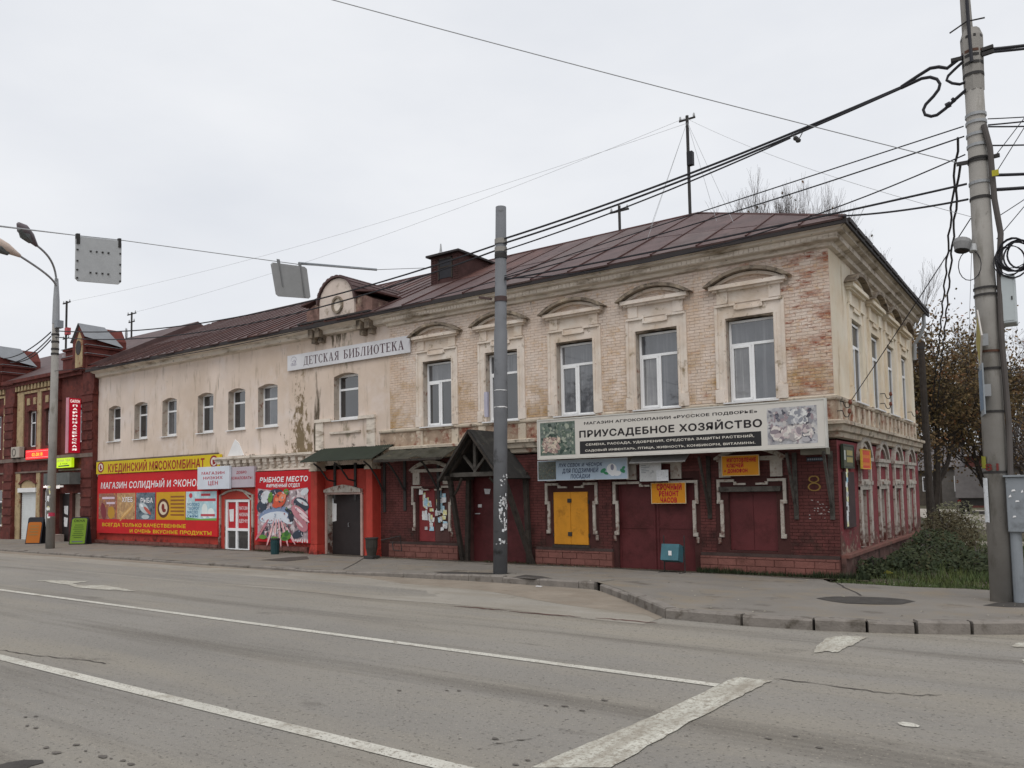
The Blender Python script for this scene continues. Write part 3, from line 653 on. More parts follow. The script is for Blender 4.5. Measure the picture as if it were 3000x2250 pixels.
for a, c in sheets:
    for lo_, hi in ((0, .47), (.47, 1)):
        dz = random.uniform(.0, .008)+(.01 if lo_ == 0 else .02)
        pts = []; eo = random.uniform(-.02,.05)
        for X in (a, c):
            yt = min(ytop(X), RY)
            y0 = lerp(EY-.03-(eo if lo_ == 0 else 0), yt, lo_); y1 = lerp(EY-.03, yt, hi)
            if y1-y0 < .01: y1 = y0+.01
            pts.append((X, y0, y1))
        P = [Vector((pts[0][0],pts[0][1],roof_z(pts[0][1]))), Vector((pts[1][0],pts[1][1],roof_z(pts[1][1]))), Vector((pts[1][0],pts[1][2],roof_z(pts[1][2]))), Vector((pts[0][0],pts[0][2],roof_z(pts[0][2])))]
        o = MB(); o.add([p-nrm*.03 for p in P]+[p+nrm*dz for p in P], [(0,3,2,1),(4,5,6,7),(0,1,5,4),(1,2,6,5),(2,3,7,6),(3,0,4,7)], r=random.random())
        o.build('roof_sheet', random.choice((M_roof, M_roof, M_roof, M_roof2, M_roof3)), roof, at=(a, EY, EZ))
    yt = ytop(c)-.02
    o = MB(); o.bar(Vector((c,EY-.03,roof_z(EY-.03)))+nrm*.02, Vector((c,max(yt,EY+.05),roof_z(max(yt,EY+.05))))+nrm*.02, .045, .06, up=nrm); o.build('roof_seam', M_seam, roof, at=(c, EY, EZ))
b = MB(); b.tube([(XL+.6,RY,RZ+.02),(-5.2,RY,RZ+.02)], .05, 6); b.tube([(-5.2,RY,RZ+.02),(.5,EY,EZ+.02)], .045, 6); b.tube([(-5.2,RY,RZ+.02),(.5,DEP+.5,EZ+.02)], .045, 6); b.build('ridge_cap', M_seam, roof)
b = MB()
for i in range(14): b.box((.46, EY+.2+i*.85, EZ-.06), (.56, EY+.95+i*.85, EZ+.02+random.uniform(0,.03)))
b.build('side_eave_sheet', M_roofedge, roof)
# dormer
def on_roof(px, py):
    d = ray(px, py); m = (RZ-EZ)/(RY-EY); t = (EZ+m*(CAM.y-EY)-CAM.z)/(d.z-m*d.y); return CAM+d*t
p = on_roof(1263, 838); q = on_y(1259, 758, p.y); q2 = on_y(1344, 748, p.y)
dx0, dx1, dy, dzt = p.x, q2.x, p.y, q.z
DM = MB(); yb = EY+(dzt-.12-EZ)*(RY-EY)/(RZ-EZ)
DM.add([(dx0,dy,roof_z(dy)-.1),(dx1,dy,roof_z(dy)-.1),(dx1,dy,dzt),(dx0,dy,dzt),(dx0,yb+.3,dzt),(dx1,yb+.3,dzt),(dx0,yb+.3,roof_z(yb)-.6),(dx1,yb+.3,roof_z(yb)-.6)], [(0,1,2,3),(1,7,5,2),(0,3,4,6),(3,2,5,4),(4,5,7,6)])
dorm = DM.build('dormer', mat('dormer_brick', (.055,.026,.024), .9, vary=.3, vscale=4, bump=.4), BL)
b = MB(); wd = dx1-dx0
b.box((dx0-.12,dy-.15,dzt), (dx1+.1,yb+.4,dzt+.07)); b.build('dormer_roof', M_roofedge, dorm)
b = MB(); b.box((dx0+.30*wd,dy-.012,roof_z(dy)+.18), (dx0+.74*wd,dy-.004,dzt-.14)); b.build('dormer_opening', M_black, dorm)
b = MB()
for X in (.27,.74): b.box((dx0+X*wd,dy-.03,roof_z(dy)+.14), (dx0+X*wd+.05,dy-.002,dzt-.1))
b.box((dx0+.27*wd,dy-.03,dzt-.16), (dx0+.78*wd,dy-.001,dzt-.1)); b.box((dx0+.27*wd,dy-.029,(dzt+roof_z(dy))/2+.05), (dx0+.78*wd,dy-.001,(dzt+roof_z(dy))/2+.1)); b.build('dormer_frame', M_wood, dorm)
for s, a in ((0,.02),(1,.80)):
    b = MB(); z = roof_z(dy)
    while z < dzt-.06: b.box((dx0+a*wd,dy-.02,z), (dx0+(a+.17)*wd,dy,z+.066)); z += .08
    b.build('dormer_brickwork', MATS['dormer_brick'], dorm, kind='stuff')
# pediment over the middle bay
pc = -15.95
ped = MB(FR)
arc = [(pc+.86*math.sin(t), 8.50+.83*math.cos(t)) for t in [lerp(-math.pi/2, math.pi/2, i/18) for i in range(19)]]
ped.prism([(pc-.86,7.95)]+arc+[(pc+.86,7.95)], -1.4, .30)
PED = ped.build('pediment', M_ped, BL)
b = MB(FR)
for s in (-1, 1):
    b = MB(FR); a, e = sorted((pc+s*.86, pc+s*1.62)); b.prism([(a,7.95),(a,8.62 if s>0 else 8.42),(lerp(a,e,.5),8.60),(e,8.42 if s>0 else 8.62),(e,7.95)], -1.2, .22)
    b.build('pediment_wing', mat('pediment_dark', (.20,.12,.10), .9, vary=.3, vscale=3, bump=.4, spots=[('#b9a793',2.5,.62,.08),('#3a2a24',3,.6,.1)]), PED)
b = MB(FR)
arc2 = [(pc+.95*math.sin(t), 8.50+.92*math.cos(t)) for t in [lerp(-math.pi/2*.98, math.pi/2*.98, i/26) for i in range(27)]]
for i in range(26):
    r1 = 1.0+.02*(i % 2)
    p0, p1 = arc2[i], arc2[i+1]; q0 = (pc+(p0[0]-pc)*.93, 8.5+(p0[1]-8.5)*.93); q1 = (pc+(p1[0]-pc)*.93, 8.5+(p1[1]-8.5)*.93)
    p0 = (pc+(p0[0]-pc)*r1, 8.5+(p0[1]-8.5)*r1); p1 = (pc+(p1[0]-pc)*r1, 8.5+(p1[1]-8.5)*r1)
    b.prism([p0, p1, q1, q0], -2.4, .38)
b.build('pediment_cover', M_roof, PED)
b = MB(FR)
for s in (-1, 1):
    b = MB(FR); a, e = sorted((pc+s*.92, pc+s*1.78)); z0, z1 = (8.72, 8.60) if s < 0 else (8.66, 8.78)
    z0, z1 = (8.60, 8.74) if s < 0 else (8.74, 8.60)
    b.prism([(a,z0),(e,z1),(e,z1+.06),(a,z0+.06)], -1.6, .34)
    b.build('wing_cover', M_seam, PED)
b = MB(FR); b.box((pc-1.78,-.3,7.90), (pc+1.78,.52,7.96)); b.box((pc-1.75,-.3,7.86), (pc+1.75,.46,7.90)); b.build('pediment_ledge', M_roofedge, PED)
b = MB(FR); n = 20
for i in range(n):
    t0, t1 = 2*math.pi*i/n, 2*math.pi*(i+1)/n
    b.prism([(-15.87+.27*math.cos(t0),8.40+.30*math.sin(t0)),(-15.87+.27*math.cos(t1),8.40+.30*math.sin(t1)),(-15.87+.20*math.cos(t1),8.40+.22*math.sin(t1)),(-15.87+.20*math.cos(t0),8.40+.22*math.sin(t0))], .29, .37)
b.build('medallion', M_trimdirty, PED)
b = MB(FR); b.prism(ell(-15.87,8.40,.21,.23), .29, .315); b.build('medallion_face', M_cornice, PED)
b = MB(FR)
for X in (-17.35,-17.0,-14.95,-14.55):
    b = MB(FR); b.box((X,0,7.42), (X+.22,.36,7.86)); b.box((X+.03,0,7.25), (X+.19,.22,7.42)); b.box((X-.03,0,7.74),(X+.25,.42,7.80))
    b.build('console', M_trimdirty, PED)
# apron box below the middle window, pilaster strips
b = MB(FR); b.box((-17.3,0,3.5), (-16.92,.06,4.56)); b.box((-14.78,0,3.5), (-14.4,.06,4.56)); b.box((-17.32,0,4.46), (-16.5,.10,4.57)); b.box((-15.15,0,4.46), (-14.38,.10,4.57)); b.box((-16.6,0,4.02),(-15.1,.06,4.10))
b.build('apron_frame', M_trimdirty if False else M_cornice, BL)
b = MB(FR); b.prism([(-22.42,3.49),(-21.40,3.49),(-21.72,3.98),(-21.95,4.12),(-22.1,3.95)], 0, .02); b.build('plaster_patch', mat('white_patch', (.72,.72,.72), .9, vary=.06), BL)
# ================================================================== ground floor of the corner building
def zoomer(x0, y0, s): return lambda x, y: (x0+x*s, y0+y*s)
ZA = zoomer(0, 1100, 700/1936); ZB = zoomer(600, 1250, 600/2212); ZC = zoomer(700, 750, 600/1991)
ZD = zoomer(1150, 1200, 700/2212); ZE = zoomer(1750, 1150, 700/2111); ZF = zoomer(0, 900, 400/1659); ZG = zoomer(0, 1250, 400/1659)
ZH = zoomer(2400, 1100, 350/1936)
def PF(p, d): q = on_y(p[0], p[1], -d); return q.x, q.z           # point of the photograph to (u, z) on the front, d out of the wall
def PS(p, d): q = on_x(p[0], p[1], d); return q.y, q.z
def rectF(tl, br, d): (a, z1), (c, z0) = PF(tl, d), PF(br, d); return a, z0, c, z1
def pt(parent, s, lb, rt, m, d, dd, **k):
    (a, z0), (c, z1) = PF(lb, d), PF(rt, d)
    return text(parent, s, a, z0, c, z1, m, d+dd, **k)
def quadF(pts, d): return [PF(p, d) for p in pts]
WHITE = flat('#e4e4e6'); REDT = flat('#b3202a'); DARKT = flat('#2a2628'); YELT = flat('#d9b51e')

def plinth(u0, u1, ztop, zbot=-.2, cap=True):
    p = MB(FR); p.box((u0,0,zbot), (u1,.09,ztop-.03)); pl = p.build('plinth', mat('plinth_joint', (.14,.058,.048), .95, vary=.2), BL)
    z = zbot; k = 0
    while z < ztop-.05:
        h = min(.155, ztop-.03-z); u = u0-(.2 if k % 2 else 0)
        while u < u1:
            a, c = max(u, u0)+.006, min(u+.44, u1)-.006
            if c-a > .06:
                b = MB(FR); b.box((a,.06,z+.005), (c,.108+random.uniform(-.006,.006),z+h-.006), r=random.random()); b.build('plinth_block', M_pink, pl, at=((a+c)/2, -.06, z))
            u += .45
        z += .16; k += 1
    if cap:
        b = MB(FR); b.box((u0,.0,ztop-.028), (u1,.06,ztop+.045)); b.build('plinth_ledge', mat('ledge_dark', (.06,.04,.036), .95, vary=.3), pl)
plinth(-3.25, -.02, .36); plinth(-8.1, -5.68, .36); plinth(-13.75, -10.9, .38)
plinth(-20.6, -17.7, .16, cap=False); plinth(-32.2, -22.95, .1, cap=False)
b = MB(SD); b.box((0,0,-.25), (DEP,.10,.36)); b.build('side_plinth', mat('side_plinth', (.13,.07,.06), .95, vary=.3, vscale=2, bump=.6, spots=[('#7c6a5e',3,.64,.08),('#2d2721',2.2,.58,.1)]), BL)
b = MB(SD); b.box((0,.0,.36), (DEP,.17,.43)); b.build('side_plinth_ledge', mat('side_ledge', (.17,.075,.06), .95, vary=.25, spots=[('#5c4a40',3,.6,.1)]), BL)

def trim_low(c, half=.83, xf=FR, arch=True, top=True, m=M_whtrim):
    for s in (-1, 1):
        t = MB(xf)
        B = lambda a, e, z0, z1, d: t.box((min(c+s*a, c+s*e), 0, z0), (max(c+s*a, c+s*e), d, z1))
        B(half-.075, half, 1.66, 2.17, .05); B(half-.145, half+.008, 1.585, 1.67, .052); B(half-.15, half-.07, .88, 1.59, .048); B(half-.15, half-.03, .78, .875, .05)
        if random.random() < .7: B(half-.07, half, .62, .76, .045)
        if top:
            B(.40, half-.074, 2.105, 2.168, .05); B(.34, .41, 2.03, 2.108, .05); B(.12, .345, 2.028, 2.075, .048)
        if arch: B(.48, .76, 2.215, 2.60, .055)
        o = t.build('shutter_surround', m, BL)
    if arch:
        b = MB(xf); b.box((c-.80,0,2.60), (c+.80,.09,2.645)); b.box((c-.86,0,2.645), (c+.86,.12,2.70)); b.build('surround_shelf', m, o)
        b = MB(xf); b.arch(c, 2.70, .84, .27, .11, 0, .12, 12); b.build('surround_arch', m, o)
trim_low(-1.97); trim_low(-4.47, 1.18, arch=True); trim_low(-6.95); trim_low(-11.98, arch=True)
# red shutters
b = MB(FR); b.box((-2.54,-.15,.47), (-1.97,-.10,1.86)); sh = b.build('shutter', M_doorred, BL)
b = MB(FR); b.box((-1.962,-.15,.47), (-1.39,-.10,1.86)); b.build('shutter', M_doorred, BL)
b = MB(FR); b.box((-2.74,0,1.87), (-1.26,.10,1.99)); b.build('shutter_lintel', M_wood2, BL)
# big double door
for a, c in ((-5.57,-4.505),(-4.495,-3.43)):
    b = MB(FR); b.box((a,-.19,-.2), (c,-.13,2.21)); dr = b.build('door', M_doorred, BL)
    b = MB(FR); b.box((a+.02,-.131,-.15), (a+.07,-.115,2.18)); b.box((c-.07,-.131,-.15), (c-.02,-.115,2.18)); b.box((a+.071,-.131,.95), (c-.071,-.116,1.03)); b.box((a+.071,-.131,2.08), (c-.071,-.116,2.17)); b.build('door_batten', M_doorred, dr)
# yellow shutters
for a, c in ((-7.51,-6.975),(-6.965,-6.43)):
    b = MB(FR); b.box((a,-.04,.49), (c,.03,1.92)); y_ = b.build('shutter', M_yellow, BL, bev=.006); y_['label'] = 'yellow metal shutter leaf'
for z in (.72, 1.63): b = MB(FR); b.box((-7.05,.03,z), (-6.93,.055,z+.11)); b.build('shutter_lock', M_dark, BL)
b = MB(FR)
for s in (-7.535, -6.41):
    for z in (.7, 1.6): b.box((s,.0,z), (s+.025,.045,z+.1))
b.build('shutter_hinge', M_dark, BL)
b = MB(FR); b.box((-7.55,0,.40), (-6.38,.07,.475)); b.build('shutter_sill', M_wood, BL)
# door under the wooden porch
b = MB(FR); b.box((-10.49,-.24,-.2), (-8.51,-.17,2.39)); dr = b.build('door', M_doorred, BL)
b = MB(FR); b.box((-9.52,-.171,-.15), (-9.48,-.155,2.3)); b.build('door_batten', M_doorred, dr)
def scrap(parent, u, z, w_, h, d, m=M_paperw, xf=FR):
    b = MB(xf); j = lambda: random.uniform(-.12, .12)
    b.add([(u+j()*w_, d, z+j()*h), (u+w_+j()*w_, d+.001, z+j()*h), (u+w_+j()*w_, d, z+h+j()*h), (u+j()*w_, d+.002, z+h+j()*h)], [(0,1,2,3)]); return b.build('paper_notice', m, parent)
for (x, y, w_, h) in ((855,780,.2,.14),(790,905,.14,.1),(768,968,.2,.03)):
    u, z = PF(ZD(x, y), -.17); scrap(dr, u, z, w_, h, -.163, M_paper if w_ > .15 else M_paperw)
# notice boards in the window bay
b = MB(FR); b.box((-12.59,-.13,.45), (-11.95,-.08,2.09)); n1 = b.build('notice_panel', mat('panel_red', (.20,.03,.032), .7, vary=.15), BL)
b = MB(FR); b.box((-11.94,-.13,.45), (-11.31,-.08,2.09)); n2 = b.build('notice_panel', mat('panel_brown', (.085,.04,.036), .8, vary=.2), BL)
MP = [M_paper, M_paperw, mat('paper_blue', (.35,.55,.66), .85, vary=.15, vscale=9, spots=[('#e4e8ea',14,.58,.03),('#5d7f4a',7,.70,.03)]), mat('paper_yellow', (.66,.62,.30), .85, vary=.15, vscale=9, spots=[('#dfe3e6',12,.56,.03)]), mat('paper_grey', (.50,.50,.50), .85, vary=.25, vscale=10, spots=[('#e9ebee',10,.55,.04),('#4e4a48',16,.66,.03)])]
rs = random.Random(5)
for k in range(48):
    left = k < 26
    u = rs.uniform(-12.48, -12.12) if left else rs.uniform(-11.90, -11.56); z = rs.uniform(.75, 1.75) if left else rs.uniform(.75, 1.8)
    w_, h = rs.uniform(.06,.2), rs.uniform(.07,.24)
    scrap(n1 if left else n2, u, z, w_, h, -.077+k*.001, MP[rs.randrange(5)])
scrap(n1, -12.55, 1.90, .17, .17, -.03, M_paperw)
# shop part: pilasters, doorway, dentils
for a, c in ((-17.2,-16.87),(-14.50,-14.22)):
    b = MB(FR); b.box((a,0,.25), (c,.37,2.76)); pl_ = b.build('pilaster', M_orangered, BL, bev=.015)
    b = MB(FR); n = 4; w0 = .07
    b.add([(a-w0,0,-.22),(c+w0,0,-.22),(c+w0,.44,-.22),(a-w0,.44,-.22),(a,0,.25),(c,0,.25),(c,.37,.25),(a,.37,.25)], [(0,3,2,1),(4,5,6,7),(0,1,5,4),(1,2,6,5),(2,3,7,6),(3,0,4,7)]); b.build('pilaster_base', M_orangered, pl_)
    b = MB(FR); b.box((a-.04,0,2.76), (c+.04,.41,2.86)); b.box((a,0,2.86), (c,.38,3.02)); b.box((a-.06,0,3.02), (c+.06,.44,3.12)); b.build('pilaster_cap', M_cornlow, pl_)
b = MB(FR); b.box((-16.74,-.28,-.2), (-15.11,-.22,1.94)); dd_ = b.build('door', M_doordark, BL)
b = MB(FR); b.tube([(-15.9,-.21,.85),(-15.9,-.16,.85),(-15.9,-.16,.98),(-15.9,-.21,.98)], .012, 6); b.build('door_handle', M_steel, dd_)
u, z = PF(ZB(1345,1035), -.2); scrap(dd_, u, z, .36, .62, -.212); u, z = PF(ZB(1350,832), -.2); scrap(dd_, u, z, .18, .2, -.212, M_paper)
b = MB(FR); b.prism([(-16.82,2.02),(-15.03,2.02),(-15.03,2.12),(-15.45,2.22),(-15.9,2.28),(-16.35,2.22),(-16.82,2.12)], 0, .12); b.build('door_pediment', M_whtrim, BL)
b = MB(FR); b.box((-16.83,0,-.2), (-16.75,.05,1.98)); b.box((-15.10,0,-.2), (-15.0,.05,1.98)); b.box((-16.83,0,1.951), (-15.0,.06,2.02)); b.build('door_surround', mat('pinkish_trim', (.45,.32,.28), .9, vary=.2), BL)
b = MB(FR); b.box((-23.0,0,2.86), (-17.3,.07,2.92)); b.box((-23.0,0,3.32), (-17.3,.20,3.37)); b.box((-23.0,0,3.37), (-17.3,.26,3.45)); b.box((-23.0,0,2.921), (-17.3,.02,3.32)); dn = b.build('dentil_cornice', M_cornice, BL)
u = -22.9; q = 0
while u < -17.6:
    b = MB(FR); b.box((u,.02,3.19), (u+.24,.17,3.318)); b.box((u+.02,.02,3.10), (u+.22,.13,3.188)); b.box((u+.03,.02,2.98), (u+.21,.09,3.098)); b.build('dentil', M_cornice, dn, at=(u, -.02, 2.95)); u += .40
b = MB(FR); b.box((-32.25,0,3.60), (-23.0,.09,3.66)); b.build('belt_ledge', mat('belt_dark', (.14,.11,.09), .95, vary=.3, vscale=4), BL)
# white shop door
b = MB(FR); z0, z1 = -.17, 1.82
for a, c, e, f in ((-22.59,-22.47,z0,z1),(-21.19,-21.07,z0,z1),(-22.47,-21.19,z1-.1,z1),(-22.47,-21.19,z0,z0+.12),(-21.95,-21.84,z0+.12,z1-.1),(-22.47,-21.95,.62,.72),(-21.84,-21.19,.62,.72)): b.box((a,-.12,e), (c,-.03,f))
sd_ = b.build('shop_door', M_pvc, BL)
for a, c, e, f, m in ((-22.47,-21.95,.72,1.72,flat('#b5262c')),(-21.84,-21.19,.72,1.72,flat('#b5262c')),(-22.47,-21.95,-.05,.62,M_glassB),(-21.84,-21.19,-.05,.62,M_glassB)):
    b = MB(FR); b.box((a,-.09,e), (c,-.08,f)); b.build('pane', m, sd_)
for s, z in (('МАГАЗИН',1.42),('НИЗКИХ',1.18),('ЦЕН!!!',.94)): text(sd_, s, -21.80, z, -21.24, z+.13, WHITE, -.078, bold=.01)
scrap(sd_, -22.40, .98, .24, .5, -.077)
b = MB(FR); b.arch(-21.85, 1.98, 1.02, .24, .07, 0, .06, 10); b.box((-22.93,0,-.1), (-22.82,.06,2.0)); b.box((-20.88,0,-.1), (-20.78,.06,2.0)); b.build('door_surround', M_whtrim, BL)
b = MB(FR); b.bar((-21.45,.06,2.18), (-20.86,.06,1.80), .03, .05); b.build('door_brace', M_whtrim, BL)
# side street ground floor
for c in SW:
    t = MB(SD); c2 = c+.25
    t.box((c2-.82,0,2.58), (c2+.82,.10,2.67)); t.box((c2-.74,0,2.47), (c2+.74,.06,2.58))
    for s in (-1, 1):
        B = lambda a, e, z0, z1, d: t.box((min(c2+s*a, c2+s*e), 0, z0), (max(c2+s*a, c2+s*e), d, z1))
        B(.52,.64,2.0,2.47,.07); B(.46,.68,1.98,2.08,.09); B(.45,.70,.5,1.94,.05)
    t.box((c2-.70,0,1.86), (c2+.70,.055,1.98)); t.box((c2-.30,.0,1.99), (c2+.30,.10,2.07)); t.box((c2-.52,.0,1.94),(c2+.52,.03,2.12))
    o = t.build('shutter_surround', M_whtrim, BL)
    b = MB(SD); b.arch(c2, 2.67, .80, .55, .13, 0, .10, 14); b.arch(c2, 2.67, .55, .36, .08, 0, .05, 10); b.build('surround_arch', M_whtrim, o)
    b = MB(SD); b.box((c-.45,-.13,.46), (c+.45,-.09,1.85)); b.build('shutter', M_redside, BL)
# painted house number and scratches
num = MB(FR)
for (cz, rr) in ((1.955,.085),(2.13,.07)):
    n = 18
    for i in range(n):
        a0, a1 = 2*math.pi*i/n, 2*math.pi*(i+1)/n; R0, R1 = rr+random.uniform(.008,.016), rr-.012
        num.poly([(-.52+R0*math.cos(a0)*1.5,cz+R0*math.sin(a0)),(-.52+R0*math.cos(a1)*1.5,cz+R0*math.sin(a1)),(-.52+R1*math.cos(a1)*1.5,cz+R1*math.sin(a1)),(-.52+R1*math.cos(a0)*1.5,cz+R1*math.sin(a0))], .0165)
num.build('house_number', mat('number_paint', (.26,.16,.045), .8, vary=.2, spots=[('#4a1512',22,.62,.04)]), BL)
b = MB(FR); rs = random.Random(3)
for k in range(26):
    u, z = rs.gauss(-.42,.13), rs.choice((1.55,1.62,1.42,1.30))+rs.gauss(0,.05); w_, h = rs.uniform(.015,.06), rs.uniform(.005,.014); b.poly([(u,z),(u+w_,z+rs.uniform(-.02,.02)),(u+w_*.8,z+h),(u+.01,z+h*.8)], .0167+k*.0001)
b.build('paint_scratch', mat('scratch', (.45,.42,.40), .9, vary=.3, vscale=20), BL, kind='stuff')

# ================================================================== signs on the front
def collage(parent, r, pal, n, seed, d, smin, smax, xf=FR, clip=None):
    """a printed photograph suggested by many small overlapping patches of its colours"""
    rs = random.Random(seed); groups = {}
    for i in range(n):
        s = rs.uniform(smin, smax); a, b_ = s*rs.uniform(.5,1.3), s*rs.uniform(.3,.9)
        u = rs.uniform(r[0]+s, r[2]-s); z = rs.uniform(r[1]+s, r[3]-s)
        if clip and not clip(u, z): continue
        groups.setdefault(rs.choice(pal), []).append((i, ell(u, z, a, b_, rs.uniform(0,3.1), 8)))
    for c, L_ in groups.items():
        b = MB(xf)
        for i, o in L_: b.poly(o, d+.00006*i)
        b.build('print', flat(c), parent, kind='stuff')
# library
t_ = board('library_sign', 'long white board reading ДЕТСКАЯ БИБЛИОТЕКА above the middle window', 'sign', PF(ZC(470,965),.09)[0], 6.44, PF(ZC(1660,755),.09)[0], 7.0, .03, .09, flat('#cfcfd2'))
SER = {'Т': ['v.3.46', 'h0.76.93.1', 'h.2.56.0.05', 'v0.04.74.1', 'v.72.76.74.1'], }
def serif_word(parent, word, u0, z0, u1, z1, m, d):
    """upright serif capitals drawn as thick stems, thin bars and slab feet"""
    def r(a, c, e, f): return [(a,e),(c,e),(c,f),(a,f)]
    def ring(cx, cy, rx, ry, t, a0, a1, n=14):
        out = []
        for i in range(n):
            p, q = a0+(a1-a0)*i/n, a0+(a1-a0)*(i+1)/n
            tt = lambda a: (rx-t*abs(math.cos(a))**1.2-.045, ry-.07)
            out.append([(cx+rx*math.cos(p),cy+ry*math.sin(p)),(cx+rx*math.cos(q),cy+ry*math.sin(q)),(cx+tt(q)[0]*math.cos(q),cy+tt(q)[1]*math.sin(q)),(cx+tt(p)[0]*math.cos(p),cy+tt(p)[1]*math.sin(p))])
        return out
    PI = math.pi; S = .15
    G = {
     'Т': (.74, [r(.295,.445,0,1), r(0,.74,.94,1), r(0,.05,.74,.96), r(.69,.74,.74,.96), r(.2,.54,0,.045)]),
     'Е': (.66, [r(.08,.23,0,1), r(0,.62,.945,1), r(0,.64,0,.055), r(.23,.46,.48,.535), r(.58,.62,.78,1), r(.60,.64,0,.22), r(.42,.46,.40,.61)]),
     'Д': (.80, [r(.02,.80,.0,.055), r(.0,.055,-.17,.055), r(.745,.80,-.17,.055), r(.50,.65,.05,1), [(.10,.05),(.17,.05),(.32,1),(.25,1)], r(.2,.74,.945,1)]),
     'Л': (.80, [r(.53,.68,0,1), r(.45,.78,0,.045), [(.10,.05),(.17,.05),(.33,1),(.26,1)], r(.2,.76,.945,1), ] + [ell(.09,.07,.08,.08,n=8)]),
     'А': (.80, [[(.07,.03),(.13,.03),(.41,1),(.35,1)], [(.55,.03),(.72,.03),(.44,1),(.33,1)], r(.2,.6,.30,.355), r(0,.24,0,.045), r(.46,.80,0,.045)]),
     'К': (.78, [r(.08,.23,0,1), r(0,.31,.955,1), r(0,.31,0,.045), [(.23,.5),(.30,.5),(.62,.97),(.54,.97)], [(.30,.56),(.40,.62),(.70,.04),(.54,.04)], r(.46,.78,0,.045), r(.46,.74,.955,1)]),
     'И': (.84, [r(.08,.23,0,1), r(.61,.76,0,1), r(0,.31,.955,1), r(0,.31,0,.045), r(.53,.84,.955,1), r(.53,.84,0,.045), [(.22,.14),(.22,.22),(.62,.86),(.62,.78)]]),
     'О': (.80, ring(.40,.5,.38,.51,S-.03,0,2*PI,22)),
     'С': (.72, ring(.40,.5,.38,.51,S-.03,.22*PI,1.78*PI,18)+[r(.62,.665,.66,.98)]),
     'Б': (.68, [r(.08,.23,0,1), r(0,.58,.945,1), r(.54,.58,.76,1), r(0,.3,0,.05)]+ring(.28,.29,.36,.29,S-.02,-PI/2,PI/2,12)+[r(.2,.3,.51,.58)]),
     'Я': (.76, [r(.53,.68,0,1), r(.45,.76,0,.045), r(.42,.76,.955,1)]+ring(.48,.72,.38,.28,S-.03,PI/2,1.5*PI,12)+[[(.36,.46),(.50,.46),(.22,.03),(.06,.03)], r(0,.26,0,.045)]),
    }
    tot = sum(G[c][0]+.12 for c in word)-.12; x = 0; sx = (u1-u0)/tot; b = MB(FR); k = 0
    for c in word:
        for o in G[c][1]: b.poly([(u0+(x+a)*sx, z0+q*(z1-z0)) for a, q in o], d+k*.00005); k += 1
        x += G[c][0]+.12
    return b.build('lettering', m, parent)
(a, z0), (c, z1) = PF(ZC(630,1050), .09), PF(ZC(972,935), .09); MAR = flat('#4a2e38')
serif_word(t_, 'ДЕТСКАЯ', a, 6.57, c, 6.87, MAR, .0925)
(a, z2), (c, z3) = PF(ZC(1018,990), .09), PF(ZC(1605,835), .09)
serif_word(t_, 'БИБЛИОТЕКА', a, 6.57, c, 6.87, MAR, .0925)
lu, lz = PF(ZC(533,1025), .09)
b = MB(FR)
for i in range(12):
    t0, t1 = math.pi*i/12, math.pi*(i+1)/12; b.poly([(lu+.16*math.cos(t0),lz+.02+.15*math.sin(t0)),(lu+.16*math.cos(t1),lz+.02+.15*math.sin(t1)),(lu+.145*math.cos(t1),lz+.02+.135*math.sin(t1)),(lu+.145*math.cos(t0),lz+.02+.135*math.sin(t0))], .0925)
for k, (p, q, r, s) in enumerate(((-.18,-.12,.18,-.105),(-.12,-.09,-.02,-.06),(.02,-.08,.13,-.05),(-.10,-.02,.02,.0),(-.14,-.155,.14,-.14),(-.02,.03,.08,.05),(.05,-.03,.12,.02))): b.poly([(lu+p,lz+q),(lu+r,lz+q),(lu+r,lz+s),(lu+p,lz+s)], .0926+k*.0001)
b.build('emblem', flat('#8f8a98'), t_)
# agro shop board
AD_ = .80
u0, z0, u1, z1 = -7.47, 2.83, -.04, 3.85
ag = board('farm_shop_sign', 'large white board reading ПРИУСАДЕБНОЕ ХОЗЯЙСТВО on struts below the first-floor windows', 'sign', u0, z0, u1, z1, .66, AD_, mat('sign_white', (.60,.575,.53), .7, vary=.05, vscale=.8, spots=[('#a79c8c',2,.70,.08)]), frame=(mat('sign_rim', (.55,.54,.50), .7), .03))
pt(ag, 'МАГАЗИН АГРОКОМПАНИИ «РУССКОЕ ПОДВОРЬЕ»', (1711.7,1244.3), (2218,1200), DARKT, AD_, .002, bold=.03)
pt(ag, 'ПРИУСАДЕБНОЕ ХОЗЯЙСТВО', (1698.4,1282), (2231,1228), DARKT, AD_, .002, bold=.036)
q = quadF([(1698.4,1292.7),(2231.5,1265),(2231.5,1306),(1698.4,1328)], AD_); q = [(q[0][0],q[0][1]-.005),(q[2][0],q[0][1]-.005),(q[2][0],q[2][1]),(q[0][0],q[2][1])]
prints(ag, [('#2b2a2c', AD_+.002, [q])])
pt(ag, 'СЕМЕНА, РАССАДА, УДОБРЕНИЯ, СРЕДСТВА ЗАЩИТЫ РАСТЕНИЙ,', (1716.5,1306), (2209,1273), flat('#cfcac0'), AD_, .004, bold=.03)
pt(ag, 'САДОВЫЙ ИНВЕНТАРЬ, ПТИЦА, ЖИВНОСТЬ, КОМБИКОРМ, ВИТАМИНЫ.', (1715,1323.4), (2212.6,1293), flat('#cfcac0'), AD_, .004, bold=.03)
P1 = rectF((1582,1240), (1686,1331), AD_); P2 = rectF((2245.7,1197), (2396.6,1297), AD_)
rect = lambda r: [(r[0],r[1]),(r[2],r[1]),(r[2],r[3]),(r[0],r[3])]
M_photoA = mat('photo_farm', (.14,.17,.15), .6, vary=.4, vscale=9, spots=[('#5f7264',6,.55,.1),('#2c3a34',10,.6,.06),('#8d8f80',16,.66,.04)])
